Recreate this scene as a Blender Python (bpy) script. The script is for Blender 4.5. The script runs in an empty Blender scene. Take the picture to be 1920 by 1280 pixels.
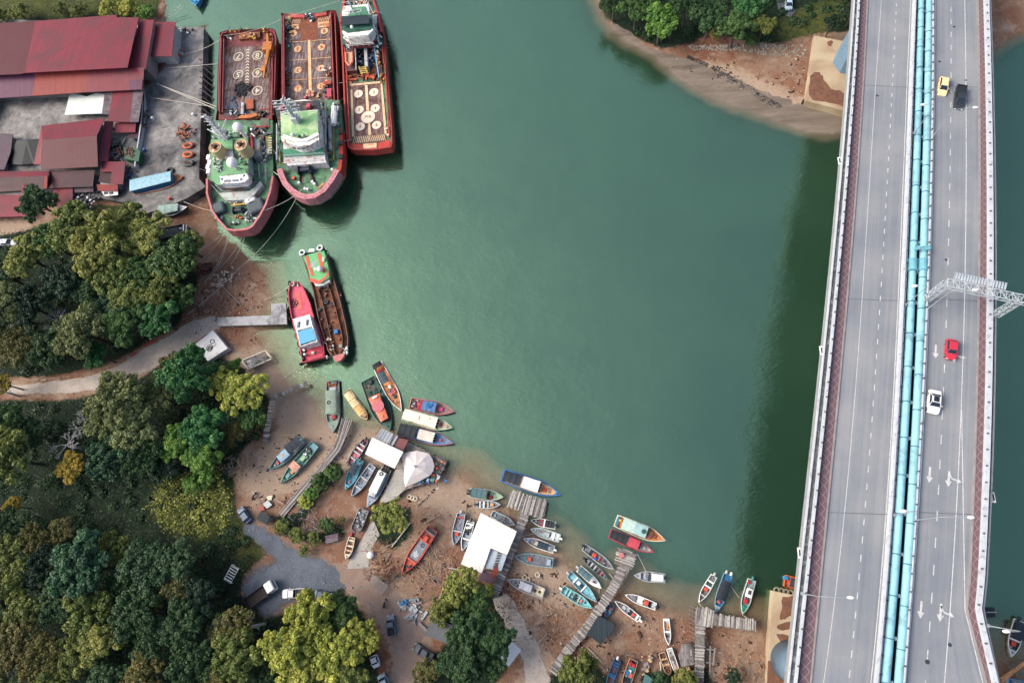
import bpy, math, random
import numpy as np
from mathutils import Vector, Matrix, noise as mnoise
from mathutils.geometry import delaunay_2d_cdt

sc = bpy.context.scene
COL = sc.collection
# ---------------------------------------------------------------- camera
FPX = 1240.0; NA, NB = 170.0, 405.0; CH = 140.0
d = Vector((NA, -NB, -FPX)).normalized()
Q = d.rotation_difference(Vector((0, 0, -1)))
RM = np.array(Q.to_matrix())
cam = bpy.data.objects.new('camera', bpy.data.cameras.new('camera'))
COL.objects.link(cam); sc.camera = cam
cam.location = (0, 0, CH); cam.rotation_mode = 'QUATERNION'; cam.rotation_quaternion = Q
cam.data.sensor_width = 36; cam.data.lens = FPX * 36 / 1920
cam.data.clip_start = 1; cam.data.clip_end = 20000
sc.render.resolution_x = 1024; sc.render.resolution_y = 682
# ---------------------------------------------------------------- light
SUN_EL, SUN_AZ = math.radians(43), math.radians(-90)      # azimuth from +Y towards +X
w = bpy.data.worlds.new('World'); sc.world = w; w.use_nodes = True
nt = w.node_tree; sky = nt.nodes.new('ShaderNodeTexSky'); sky.sky_type = 'NISHITA'
sky.sun_disc = False; sky.sun_elevation = SUN_EL; sky.sun_rotation = SUN_AZ
sky.air_density = 1.0; sky.dust_density = 6.0; sky.ozone_density = 1.0
bg = nt.nodes['Background']; bg.inputs['Strength'].default_value = 0.15
nt.links.new(sky.outputs[0], bg.inputs['Color'])
sl = bpy.data.lights.new('sun', 'SUN'); sl.energy = 1.3; sl.angle = math.radians(32); sl.color = (1.0, .95, .87)
sun = bpy.data.objects.new('sun', sl); COL.objects.link(sun)
sd = Vector((math.sin(SUN_AZ) * math.cos(SUN_EL), math.cos(SUN_AZ) * math.cos(SUN_EL), math.sin(SUN_EL)))
sun.rotation_mode = 'QUATERNION'; sun.rotation_quaternion = sd.to_track_quat('Z', 'Y')
sun.location = (0, 0, 200)
sc.view_settings.view_transform = 'Standard'; sc.view_settings.look = 'None'
sc.view_settings.gamma = 1; sc.view_settings.exposure = 1.05

# ---------------------------------------------------------------- helpers
def P(x, y, h=0.0):
    r = RM @ np.array([x - 960., 640. - y, -FPX])
    t = (h - CH) / r[2]
    return Vector((r[0] * t, r[1] * t, h))
def PA(pts, h=0.0): return [P(x, y, h) for x, y in pts]
def lin(v):
    v = v / 255.
    return v / 12.92 if v < .04045 else ((v + .055) / 1.055) ** 2.4
KA = 0.62
def C(r, g, b, k=1.0): return (lin(r) * KA * k, lin(g) * KA * k, lin(b) * KA * k)
PAL = dict(white=C(252, 252, 248, 1.15), cream=C(235, 225, 195), lgrey=C(196, 203, 208), grey=C(128, 134, 140), dgrey=C(70, 75, 82), black=C(28, 32, 38), navy=C(32, 48, 64),
           blue=C(40, 120, 175), lblue=C(140, 195, 220), pblue=C(165, 190, 205), teal=C(60, 140, 140), mint=C(165, 215, 205), dgreen=C(42, 92, 82), green=C(95, 165, 115), lgreen=C(165, 200, 160),
           ggreen=C(140, 160, 145), tgreen=C(75, 120, 122), red=C(190, 45, 60), orange=C(235, 105, 70), ored=C(215, 85, 65), pink=C(215, 120, 125), dpink=C(200, 80, 100), wood=C(215, 155, 105), tan=C(215, 180, 140), brown=C(115, 75, 60), rust=C(150, 85, 50),
           maroon=C(120, 50, 55), mauve=C(125, 100, 115), yellow=C(235, 190, 80), lyel=C(240, 220, 172), wwood=C(150, 146, 146), hull=C(170, 62, 62), purple=C(110, 60, 90), aqua=C(95, 190, 200))
MATS = {}
def ramp2(nt, fac, c0, c1, p0=.3, p1=.7):
    r = nt.nodes.new('ShaderNodeValToRGB'); e = r.color_ramp.elements
    e[0].position = p0; e[0].color = (*c0, 1); e[1].position = p1; e[1].color = (*c1, 1)
    nt.links.new(fac, r.inputs[0]); return r.outputs[0]
def noise_n(nt, scale, detail=4, rough=.6, vec=None, dist=0):
    n = nt.nodes.new('ShaderNodeTexNoise'); n.inputs['Scale'].default_value = scale
    n.inputs['Detail'].default_value = detail; n.inputs['Roughness'].default_value = rough
    n.inputs['Distortion'].default_value = dist
    if vec is not None: nt.links.new(vec, n.inputs['Vector'])
    return n
def math_n(nt, op, a, b=None, c=None, clamp=False):
    m = nt.nodes.new('ShaderNodeMath'); m.operation = op; m.use_clamp = clamp
    for i, v in enumerate((a, b, c)):
        if v is None: continue
        if isinstance(v, (int, float)): m.inputs[i].default_value = v
        else: nt.links.new(v, m.inputs[i])
    return m.outputs[0]
def mix_n(nt, fac, a, b, mode='MIX'):
    m = nt.nodes.new('ShaderNodeMix'); m.data_type = 'RGBA'; m.blend_type = mode
    for i, v in ((0, fac), (6, a), (7, b)):
        if isinstance(v, (int, float)): m.inputs[i].default_value = v
        elif isinstance(v, tuple): m.inputs[i].default_value = (*v, 1)
        else: nt.links.new(v, m.inputs[i])
    return m.outputs[2]
def newmat(name):
    m = bpy.data.materials.new(name); m.use_nodes = True
    nt = m.node_tree; return m, nt, nt.nodes['Principled BSDF']
def objvec(nt):
    return nt.nodes.new('ShaderNodeTexCoord').outputs['Object']
def bump_n(nt, h, bs, strength=.4, dist=.05):
    b = nt.nodes.new('ShaderNodeBump'); b.inputs['Strength'].default_value = strength; b.inputs['Distance'].default_value = dist
    nt.links.new(h, b.inputs['Height']); nt.links.new(b.outputs[0], bs.inputs['Normal'])
def M(col, rough=.6, var=.25, scale=1.2, dirt=None, damt=.4, dscale=.8, metal=0, bump=0.15, key=None, spec=.4):
    """weathered painted surface"""
    if isinstance(col, str): nm = col; col = PAL[col]
    else: nm = 'c_%d_%d_%d' % tuple(int(v * 999) for v in col)
    key = (nm, rough, var, scale, dirt, damt, dscale, metal)
    if key in MATS: return MATS[key]
    m, nt, bs = newmat('paint_' + nm)
    v = objvec(nt)
    n = noise_n(nt, scale, 5, .65, v)
    c = ramp2(nt, n.outputs[0], tuple(x * (1 - var) for x in col), tuple(min(.9, x * (1 + var * .6)) for x in col), .3, .7)
    n2 = noise_n(nt, scale * 9, 3, .7, v)
    c = mix_n(nt, math_n(nt, 'MULTIPLY', n2.outputs[0], .35), c, tuple(x * .55 for x in col))
    if dirt:
        dc = PAL[dirt] if isinstance(dirt, str) else dirt
        n3 = noise_n(nt, dscale, 6, .75, v, .6)
        f = ramp2(nt, n3.outputs[0], (0, 0, 0), (1, 1, 1), .62 - damt * .35, .72 - damt * .25)
        c = mix_n(nt, f, c, dc)
    nt.links.new(c, bs.inputs['Base Color'])
    bs.inputs['Roughness'].default_value = rough; bs.inputs['Metallic'].default_value = metal
    bs.inputs['Specular IOR Level'].default_value = spec
    if bump: bump_n(nt, n2.outputs[0], bs, bump, .03)
    MATS[key] = m; return m
def glassy(col=C(30, 42, 55), name='dark_glass'):
    if name in MATS: return MATS[name]
    m, nt, bs = newmat(name); bs.inputs['Base Color'].default_value = (*col, 1)
    bs.inputs['Roughness'].default_value = .08; bs.inputs['Specular IOR Level'].default_value = .7
    MATS[name] = m; return m
def striped(name, c0, c1, period, axis=0, ang=0, rough=.6, dirt=None, damt=.4, dscale=.4, duty=.5, bumpd=.04, var=.3, cell=None):
    """corrugated sheet / plank surfaces: bands across object x (axis 0) or y, turned by ang"""
    if name in MATS: return MATS[name]
    m, nt, bs = newmat(name)
    tc = objvec(nt); mp = nt.nodes.new('ShaderNodeMapping'); mp.inputs['Rotation'].default_value = (0, 0, ang)
    nt.links.new(tc, mp.inputs[0]); sp = nt.nodes.new('ShaderNodeSeparateXYZ'); nt.links.new(mp.outputs[0], sp.inputs[0])
    u = sp.outputs[axis]; vv = sp.outputs[1 - axis]
    f = math_n(nt, 'FRACT', math_n(nt, 'MULTIPLY', u, 1 / period))
    tri = math_n(nt, 'ABSOLUTE', math_n(nt, 'SUBTRACT', f, .5))
    idx = math_n(nt, 'FLOOR', math_n(nt, 'MULTIPLY', u, 1 / period))
    wn = nt.nodes.new('ShaderNodeTexWhiteNoise'); wn.noise_dimensions = '2D'
    cb = nt.nodes.new('ShaderNodeCombineXYZ'); nt.links.new(idx, cb.inputs[0])
    if cell:
        off = math_n(nt, 'MULTIPLY', idx, .37)
        nt.links.new(math_n(nt, 'FLOOR', math_n(nt, 'ADD', math_n(nt, 'MULTIPLY', vv, 1 / cell), off)), cb.inputs[1])
    nt.links.new(cb.outputs[0], wn.inputs['Vector'])
    col = mix_n(nt, wn.outputs[0], c0, c1)
    gap = math_n(nt, 'GREATER_THAN', tri, .5 - .5 * (1 - duty) * .5)
    col = mix_n(nt, math_n(nt, 'MULTIPLY', gap, .75), col, tuple(x * .3 for x in c0))
    n = noise_n(nt, .5, 6, .7, tc)
    col = mix_n(nt, math_n(nt, 'MULTIPLY', n.outputs[0], var * 2), col, tuple(x * .45 for x in c0))
    if dirt:
        n3 = noise_n(nt, dscale, 7, .75, tc, .5)
        fr = ramp2(nt, n3.outputs[0], (0, 0, 0), (1, 1, 1), .62 - damt * .35, .75 - damt * .25)
        col = mix_n(nt, fr, col, dirt)
    nt.links.new(col, bs.inputs['Base Color']); bs.inputs['Roughness'].default_value = rough
    bs.inputs['Specular IOR Level'].default_value = .15
    bump_n(nt, tri, bs, .6, bumpd); MATS[name] = m; return m

META = {}
class MB:
    def __init__(s): s.v = []; s.f = []
    def add(s, vs, fs):
        o = len(s.v); s.v += [Vector(v) for v in vs]; s.f += [[i + o for i in f] for f in fs]; return s
    def box(s, c, sz, rz=0.0, taper=1.0, tilt=None):
        cx, cy, cz = c; a, b, h = sz[0] / 2, sz[1] / 2, sz[2] / 2
        ca, sa = math.cos(rz), math.sin(rz); vs = []
        for z, k in ((-h, 1), (h, taper)):
            for x, y in ((-a, -b), (a, -b), (a, b), (-a, b)):
                vs.append(Vector((cx + (x * ca - y * sa) * k, cy + (x * sa + y * ca) * k, cz + z)))
        return s.add(vs, [(3, 2, 1, 0), (4, 5, 6, 7), (0, 1, 5, 4), (1, 2, 6, 5), (2, 3, 7, 6), (3, 0, 4, 7)])
    def rbox(s, c, sz, rz=0.0, r=.1):
        """box with chamfered vertical and top edges"""
        cx, cy, cz = c; a, b, h = sz[0] / 2, sz[1] / 2, sz[2]; r = min(r, a * .8, b * .8, h * .6)
        def ring(i, z):
            aa, bb = a - i, b - i; q = r * .7
            pts = [(-aa + q, -bb), (aa - q, -bb), (aa, -bb + q), (aa, bb - q), (aa - q, bb), (-aa + q, bb), (-aa, bb - q), (-aa, -bb + q)]
            ca, sa = math.cos(rz), math.sin(rz)
            return [(cx + x * ca - y * sa, cy + x * sa + y * ca, z) for x, y in pts]
        return s.loft([ring(0, cz - h / 2), ring(0, cz + h / 2 - r), ring(r * .35, cz + h / 2 - r * .3), ring(r, cz + h / 2)], cap=True)
    def loft(s, rings, cap=True, closed=True):
        n = len(rings[0]); vs = [v for r in rings for v in r]; fs = []
        for i in range(len(rings) - 1):
            for j in range(n if closed else n - 1):
                k = (j + 1) % n
                fs.append((i * n + j, i * n + k, (i + 1) * n + k, (i + 1) * n + j))
        if cap: fs.append(tuple(reversed(range(n)))); fs.append(tuple(range((len(rings) - 1) * n, len(rings) * n)))
        return s.add(vs, fs)
    def prism(s, top, z0):
        """top: list of 3-d points; walls straight down to z0"""
        n = len(top); top = [Vector(p) for p in top]
        bot = [Vector((p.x, p.y, z0)) for p in top]
        return s.add(bot + top, [tuple(reversed(range(n))), tuple(range(n, 2 * n))] + [(i, (i + 1) % n, n + (i + 1) % n, n + i) for i in range(n)])
    def slab(s, top, th):
        n = len(top); top = [Vector(p) for p in top]; bot = [p - Vector((0, 0, th)) for p in top]
        return s.add(bot + top, [tuple(reversed(range(n))), tuple(range(n, 2 * n))] + [(i, (i + 1) % n, n + (i + 1) % n, n + i) for i in range(n)])
    def tube(s, pts, r, n=8, r1=None, cap=True):
        pts = [Vector(p) for p in pts]; rings = []; m = len(pts)
        for i, p in enumerate(pts):
            t = (pts[min(i + 1, m - 1)] - pts[max(i - 1, 0)]).normalized()
            a = Vector((0, 0, 1)) if abs(t.z) < .9 else Vector((1, 0, 0))
            u = t.cross(a).normalized(); v = t.cross(u)
            rr = r if r1 is None else r + (r1 - r) * i / (m - 1)
            rings.append([p + (u * math.cos(2 * math.pi * j / n) + v * math.sin(2 * math.pi * j / n)) * rr for j in range(n)])
        return s.loft(rings, cap)
    def cyl(s, c, r, z0, z1, n=16, r1=None):
        r1 = r if r1 is None else r1
        return s.loft([[(c[0] + q * math.cos(2 * math.pi * j / n), c[1] + q * math.sin(2 * math.pi * j / n), z) for j in range(n)] for q, z in ((r, z0), (r1, z1))])
    def ball(s, c, r, n=12, m=8, sz=1.0):
        rings = []
        for i in range(m + 1):
            a = -math.pi / 2 + math.pi * i / m; q = max(r * math.cos(a), r * .02)
            rings.append([(c[0] + q * math.cos(2 * math.pi * j / n), c[1] + q * math.sin(2 * math.pi * j / n), c[2] + r * sz * math.sin(a)) for j in range(n)])
        return s.loft(rings)
    def torus(s, c, R, r, n=18, m=8, wob=0):
        vs = []; fs = []
        for i in range(n):
            a = 2 * math.pi * i / n
            for j in range(m):
                b = 2 * math.pi * j / m; q = R + r * math.cos(b)
                vs.append((c[0] + q * math.cos(a), c[1] + q * math.sin(a) * (1 + wob), c[2] + r * math.sin(b)))
                fs.append((i * m + j, ((i + 1) % n) * m + j, ((i + 1) % n) * m + (j + 1) % m, i * m + (j + 1) % m))
        return s.add(vs, fs)
    def grid(s, rows):
        """open sheet from rows of points"""
        n = len(rows[0]); return s.add([v for r in rows for v in r], [(i * n + j, i * n + j + 1, (i + 1) * n + j + 1, (i + 1) * n + j) for i in range(len(rows) - 1) for j in range(n - 1)])
    def build(s, name, mat, parent=None, local=False, smooth=False):
        me = bpy.data.meshes.new(name)
        vs = s.v
        if parent is not None and not local:
            mi = META[parent.name]; vs = [mi @ v for v in vs]
        elif parent is None and vs and not local:
            pass
        me.from_pydata([tuple(v) for v in vs], [], s.f)
        if smooth: me.polygons.foreach_set('use_smooth', [True] * len(me.polygons))
        me.update()
        if isinstance(mat, str): mat = M(mat)
        me.materials.append(mat)
        o = bpy.data.objects.new(name, me); COL.objects.link(o)
        if parent is not None:
            o.parent = parent; META[o.name] = META.get(parent.name, Matrix())
        return o
def tag(o, label=None, cat=None, group=None, kind=None):
    for k, v in (('label', label), ('category', cat), ('group', group), ('kind', kind)):
        if v: o[k] = v
    return o
def thing(name, label, cat, loc, rz=0.0, group=None):
    o = bpy.data.objects.new(name, None); COL.objects.link(o); o.empty_display_size = .5
    o.location = loc; o.rotation_euler = (0, 0, rz)
    META[o.name] = (Matrix.Translation(loc) @ Matrix.Rotation(rz, 4, 'Z')).inverted()
    return tag(o, label, cat, group)
def solo(mb, name, mat, label, cat, loc, group=None, kind=None, smooth=False):
    """top-level thing of one mesh (world coords in mb), origin moved to loc"""
    loc = Vector(loc); mb.v = [v - loc for v in mb.v]
    o = mb.build(name, mat, None, local=True, smooth=smooth); o.location = loc
    return tag(o, label, cat, group, kind)
def text(parent, s, size, mat, loc, rz, name='lettering', local=True):
    cu = bpy.data.curves.new('t', 'FONT'); cu.body = s; cu.size = size; cu.align_x = 'CENTER'; cu.align_y = 'CENTER'; cu.extrude = .01; cu.offset = size * .018
    t = bpy.data.objects.new('t', cu); COL.objects.link(t)
    dg = bpy.context.evaluated_depsgraph_get(); me = bpy.data.meshes.new_from_object(t.evaluated_get(dg))
    bpy.data.objects.remove(t); me.name = name
    me.transform(Matrix.Translation(loc) @ Matrix.Rotation(rz, 4, 'Z'))
    if not local: me.transform(META[parent.name])
    me.materials.clear(); me.materials.append(mat)
    o = bpy.data.objects.new(name, me); COL.objects.link(o); o.parent = parent; META[o.name] = META[parent.name]
    return o
def heading(p0, p1, h=0.0):
    a = P(*p0, h); b = P(*p1, h); return math.atan2(b.y - a.y, b.x - a.x)
R = random.Random(7)

# ---------------------------------------------------------------- terrain
def poly_sd(px, py, poly):
    """signed distance, + inside (numpy arrays)"""
    d2 = np.full(px.shape, 1e18); ins = np.zeros(px.shape, bool); n = len(poly)
    for i in range(n):
        ax, ay = poly[i][:2]; bx, by = poly[(i + 1) % n][:2]
        ex, ey = bx - ax, by - ay; L = ex * ex + ey * ey + 1e-9
        t = np.clip(((px - ax) * ex + (py - ay) * ey) / L, 0, 1)
        d2 = np.minimum(d2, (px - ax - t * ex) ** 2 + (py - ay - t * ey) ** 2)
        c = (ay > py) != (by > py)
        xi = (bx - ax) * (py - ay) / (by - ay + 1e-12) + ax
        ins ^= c & (px < xi)
    return np.where(ins, 1, -1) * np.sqrt(d2)
SHORE_W = [(300, -80), (312, 5), (322, 48), (384, 52), (382, 200), (376, 335), (388, 352), (398, 400), (420, 436), (446, 458), (462, 492), (486, 520), (496, 560), (492, 600), (484, 628), (500, 650), (512, 676), (524, 705),
           (552, 728), (588, 752), (604, 790), (640, 800), (690, 806), (735, 812), (772, 840), (808, 872), (830, 896), (868, 900), (892, 925), (920, 945), (955, 968), (1000, 1000), (1050, 1040), (1085, 1092), (1130, 1118),
           (1165, 1098), (1205, 1132), (1262, 1156), (1300, 1168), (1420, 1192), (1480, 1222), (1560, 1238), (1700, 1262), (1840, 1238), (1880, 1236), (1910, 1290), (1990, 1320)]
SHORE_E = [(1080, -90), (1105, -15), (1118, 14), (1136, 38), (1160, 64), (1190, 92), (1225, 113), (1262, 134), (1300, 158), (1345, 184), (1400, 210), (1450, 232), (1490, 245), (1540, 252), (1590, 248), (1660, 190), (1800, 120), (1880, 76), (1940, 40), (2060, -20)]
wW = [tuple(P(*p)[:2]) for p in SHORE_W] + [(300, -140), (3000, -400), (3000, -6000), (-6000, -6000), (-6000, 6000), (-400, 3000), (-200, 500)]
wE = [tuple(P(*p)[:2]) for p in SHORE_E] + [(400, 300), (3000, 900), (3000, 6000), (200, 6000), (-60, 2000), (-30, 500)]
def height(x, y, fine=True):
    x = np.asarray(x, float); y = np.asarray(y, float)
    sw = poly_sd(x, y, wW); se = poly_sd(x, y, wE); s = np.maximum(sw, se)
    w = np.sin(x * .11 + np.sin(y * .13) * 1.7) * np.cos(y * .12 + 1.3) * 1.1 + np.sin(x * .37 + y * .21) * .45 + np.sin(x * .9 - y * .7) * .18
    s = s + w * np.clip(1.2 - np.abs(s) / 14, 0, 1)
    out = np.where(s < 0, -(.06 * np.minimum(-s, 6) + .2 * np.maximum(-s - 6, 0)), .075 * np.minimum(s, 14) + .03 * np.clip(s - 14, 0, 30))
    out = np.where((s < 0) & (se > sw), np.maximum(s, -9) * .2, out)
    # dredged berth beside the quay
    b = (x < -40) & (y > 68)
    out = np.where(b & (s < 0), s * .8 - .3, out)
    return np.clip(out, -8, 2.2)
def gz(x, y): return float(height(np.array([x]), np.array([y]))[0])
def axis(lo, hi, step, far):
    a = list(np.arange(lo, hi, step)); g = step; v = hi; up = []
    while v < far: up.append(v); g *= 1.35; v += g
    g = step; v = lo; dn = []
    while v > -far: g *= 1.35; v -= g; dn.append(v)
    return np.array(dn[::-1] + a + up)
def wpoly(pts, h=1.0): return [tuple(P(x, y, h)[:2]) for x, y in pts]
FOREST = [[(-300, 500), (30, 440), (90, 425), (200, 402), (290, 420), (345, 450), (375, 500), (368, 545), (335, 610), (285, 640), (240, 668), (190, 690), (100, 708), (-300, 715)],
          [(-300, 750), (120, 752), (190, 742), (260, 715), (330, 665), (365, 655), (420, 670), (455, 690), (505, 745), (500, 800), (450, 850), (440, 900), (445, 960), (500, 1040), (465, 1070), (455, 1110), (500, 1160), (560, 1140), (640, 1100), (700, 1170), (710, 1240), (730, 1400), (-300, 1500)],
          [(1100, -300), (1130, 25), (1180, 60), (1240, 88), (1300, 80), (1330, 60), (1400, 78), (1460, 84), (1530, 65), (1600, 60), (1640, -300)],
          [(-300, -100), (310, -100), (292, 30), (230, 38), (-100, 50)],
          [(820, 1120), (900, 1090), (940, 1110), (965, 1190), (950, 1260), (900, 1300), (780, 1300), (790, 1250), (840, 1200)],
          [(560, 960), (600, 870), (640, 868), (645, 890), (600, 930), (560, 1000), (600, 1000), (640, 980), (650, 1000), (590, 1020), (520, 1000), (515, 970)],
          [(700, 950), (770, 950), (775, 1000), (740, 1030), (700, 1010)], [(1030, 1262), (1100, 1225), (1160, 1290), (1030, 1300)], [(1200, 1262), (1330, 1250), (1340, 1300), (1200, 1300)],
          [(190, 385), (250, 388), (290, 400), (260, 430), (150, 420), (140, 400)]]
BRIGHT = [[(300, 900), (420, 880), (440, 920), (440, 990), (400, 1010), (330, 1000), (290, 960)], [(-100, -60), (300, -60), (290, 36), (200, 30), (-100, 46)], [(1440, 60), (1480, 30), (1560, 0), (1600, 20), (1540, 66), (1480, 86)], [(190, 385), (250, 388), (290, 400), (260, 430), (150, 420), (140, 400)], [(440, 960), (500, 1040), (460, 1065), (425, 1000)]]
GREY = [[(452, 975), (480, 978), (525, 1010), (565, 1035), (605, 1048), (650, 1068), (655, 1100), (620, 1120), (545, 1128), (510, 1160), (470, 1150), (452, 1090), (490, 1062), (520, 1050), (490, 1025), (462, 1000)]]
SAND = [[(640, 1060), (700, 1055), (740, 1105), (800, 1150), (815, 1190), (800, 1240), (790, 1300), (720, 1300), (740, 1230), (705, 1160), (650, 1110)], [(930, 1110), (985, 1160), (1040, 1240), (1050, 1300), (960, 1300), (990, 1230), (940, 1150)],
        [(35, 722), (120, 716), (190, 705), (250, 675), (320, 625), (390, 592), (410, 612), (345, 660), (280, 705), (190, 735), (40, 742)], [(-100, 420), (70, 415), (60, 500), (-100, 520)],
        [(420, 660), (500, 640), (640, 780), (700, 800), (760, 850), (860, 900), (1000, 1000), (1120, 1100), (1120, 1140), (1000, 1140), (930, 1000), (820, 960), (700, 900), (620, 900), (480, 940), (440, 900), (520, 800)],
        [(1250, 150), (1300, 110), (1400, 130), (1500, 180), (1600, 190), (1600, 260), (1480, 255), (1380, 235), (1290, 185)], [(180, 395), (260, 385), (240, 415), (180, 420)]]
def zone(x, y, polys, soft=1.6):
    r = np.zeros(x.shape)
    for p in polys:
        r = np.maximum(r, np.clip(poly_sd(x, y, wpoly(p)) / soft * .5 + .5, 0, 1))
    return r
def gridmesh(name, X, Y, zf, attrs, mat):
    nx, ny = len(X), len(Y); gx, gy = np.meshgrid(X, Y)
    z = zf(gx, gy); co = np.stack([gx, gy, z], -1).reshape(-1, 3)
    idx = np.arange(nx * ny).reshape(ny, nx)
    q = np.stack([idx[:-1, :-1], idx[:-1, 1:], idx[1:, 1:], idx[1:, :-1]], -1).reshape(-1, 4)
    me = bpy.data.meshes.new(name); me.vertices.add(len(co)); me.vertices.foreach_set('co', co.ravel())
    me.loops.add(q.size); me.loops.foreach_set('vertex_index', q.ravel())
    me.polygons.add(len(q)); me.polygons.foreach_set('loop_start', np.arange(0, q.size, 4)); me.polygons.foreach_set('loop_total', np.full(len(q), 4))
    me.update(calc_edges=True); me.polygons.foreach_set('use_smooth', [True] * len(q))
    for k, f in attrs.items():
        a = me.attributes.new(k, 'FLOAT', 'POINT'); a.data.foreach_set('value', f(gx, gy).ravel().astype(np.float32))
    me.materials.append(mat); o = bpy.data.objects.new(name, me); COL.objects.link(o)
    o['kind'] = 'structure'; return o
def attr(nt, n):
    a = nt.nodes.new('ShaderNodeAttribute'); a.attribute_name = n; return a.outputs['Fac']
# ground material
gm, nt, bs = newmat('ground_soil'); v = objvec(nt)
n1 = noise_n(nt, .06, 8, .65, v, .4).outputs[0]; n2 = noise_n(nt, .9, 8, .75, v, .3).outputs[0]; n3 = noise_n(nt, 5, 4, .8, v).outputs[0]
mud = mix_n(nt, ramp2(nt, n1, (0, 0, 0), (1, 1, 1), .36, .64), C(146, 94, 70), C(180, 156, 134))
mud = mix_n(nt, math_n(nt, 'MULTIPLY', n2, .75), mud, C(118, 88, 72))
def edge(a, amt=.9):
    s = math_n(nt, 'ADD', attr(nt, a), math_n(nt, 'MULTIPLY', math_n(nt, 'SUBTRACT', n2, .5), amt))
    return ramp2(nt, s, (0, 0, 0), (1, 1, 1), .38, .62)
ch = noise_n(nt, .09, 5, .55, v, 1.2).outputs[0]; chm = math_n(nt, 'LESS_THAN', math_n(nt, 'ABSOLUTE', math_n(nt, 'SUBTRACT', ch, .5)), .006)
mud = mix_n(nt, math_n(nt, 'MULTIPLY', chm, .45), mud, C(84, 60, 50)); pt = noise_n(nt, .2, 6, .7, v, .8).outputs[0]; mud = mix_n(nt, ramp2(nt, pt, (0, 0, 0), (.6, .6, .6), .52, .66), mud, C(188, 168, 150)); mud = mix_n(nt, ramp2(nt, pt, (.5, .5, .5), (0, 0, 0), .36, .44), mud, C(128, 66, 44))
sandc = mix_n(nt, n2, C(200, 182, 162), C(166, 140, 118))
c = mix_n(nt, math_n(nt, 'MULTIPLY', edge('sand', 1.6), .85), mud, sandc)
greyc = mix_n(nt, ramp2(nt, n2, (0, 0, 0), (1, 1, 1), .38, .62), C(72, 80, 94), C(112, 118, 128))
c = mix_n(nt, math_n(nt, 'MULTIPLY', edge('grey', 1.2), .9), c, greyc)
vegd = mix_n(nt, ramp2(nt, n2, (0, 0, 0), (1, 1, 1), .3, .7), C(20, 36, 32), C(44, 60, 38))
vegb = mix_n(nt, ramp2(nt, n2, (0, 0, 0), (1, 1, 1), .35, .7), C(104, 106, 56), C(62, 80, 44))
veg = mix_n(nt, edge('bright', .8), vegd, vegb)
c = mix_n(nt, edge('veg', 1.0), c, veg)
c = mix_n(nt, ramp2(nt, n3, (.0, .0, .0), (.55, .55, .55), .45, .75), c, mix_n(nt, .5, c, (.012, .011, .01)))
speck = nt.nodes.new('ShaderNodeTexVoronoi'); speck.inputs['Scale'].default_value = 1.3; nt.links.new(v, speck.inputs['Vector'])
sf = math_n(nt, 'MULTIPLY', math_n(nt, 'LESS_THAN', speck.outputs['Distance'], .13), math_n(nt, 'GREATER_THAN', noise_n(nt, .12, 4, .6, v).outputs[0], .54))
c = mix_n(nt, math_n(nt, 'MULTIPLY', sf, math_n(nt, 'SUBTRACT', .75, attr(nt, 'veg'), clamp=True)), c, C(205, 190, 175))
wet = ramp2(nt, attr(nt, 'hgt'), (1, 1, 1), (0, 0, 0), .46, .56)
c = mix_n(nt, math_n(nt, 'MULTIPLY', wet, .35), c, C(112, 96, 80))
nt.links.new(c, bs.inputs['Base Color']); bs.inputs['Roughness'].default_value = .95; bs.inputs['Specular IOR Level'].default_value = .15
bump_n(nt, math_n(nt, 'ADD', n2, math_n(nt, 'MULTIPLY', n3, .4)), bs, .8, .35)
gx = axis(-190, 115, .75, 6000); gy = axis(-45, 178, .75, 6000)
gridmesh('ground', gx, gy, height, dict(veg=lambda x, y: zone(x, y, FOREST), bright=lambda x, y: zone(x, y, BRIGHT, 5), grey=lambda x, y: zone(x, y, GREY, 2.5), sand=lambda x, y: zone(x, y, SAND, 4), hgt=lambda x, y: height(x, y) * .5 + .5), gm)
# water: murky sheet, thin over the mud flats
wm, nt, bs = newmat('river_water'); v = objvec(nt)
n1 = noise_n(nt, .012, 5, .6, v, .5).outputs[0]
wc = mix_n(nt, ramp2(nt, n1, (0, 0, 0), (1, 1, 1), .35, .65), C(34, 60, 47), C(50, 78, 59))
wc = mix_n(nt, ramp2(nt, attr(nt, 'depth'), (1, 1, 1), (0, 0, 0), .01, .12), wc, C(140, 130, 104))
nt.links.new(wc, bs.inputs['Base Color']); bs.inputs['Roughness'].default_value = .07; bs.inputs['IOR'].default_value = 1.42
mp = nt.nodes.new('ShaderNodeMapping'); mp.inputs['Rotation'].default_value = (0, 0, .5); mp.inputs['Scale'].default_value = (1, 2.2, 1); nt.links.new(v, mp.inputs[0])
r1 = noise_n(nt, .8, 5, .6, mp.outputs[0], .6).outputs[0]; r2 = noise_n(nt, .1, 3, .5, v).outputs[0]; r3 = noise_n(nt, 3.0, 3, .6, mp.outputs[0]).outputs[0]
hh = math_n(nt, 'ADD', math_n(nt, 'MULTIPLY', math_n(nt, 'ADD', r1, math_n(nt, 'MULTIPLY', r3, .25)), ramp2(nt, r2, (.35, .35, .35), (1, 1, 1), .4, .6)), math_n(nt, 'MULTIPLY', r2, 1.0))
bump_n(nt, hh, bs, .3, .2)
tr = nt.nodes.new('ShaderNodeBsdfTransparent'); ms = nt.nodes.new('ShaderNodeMixShader')
al = math_n(nt, 'SUBTRACT', 1.0, math_n(nt, 'POWER', 2.718, math_n(nt, 'MULTIPLY', attr(nt, 'depth'), -13.0)))
al = math_n(nt, 'ADD', math_n(nt, 'MULTIPLY', al, .93), .07)
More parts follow.
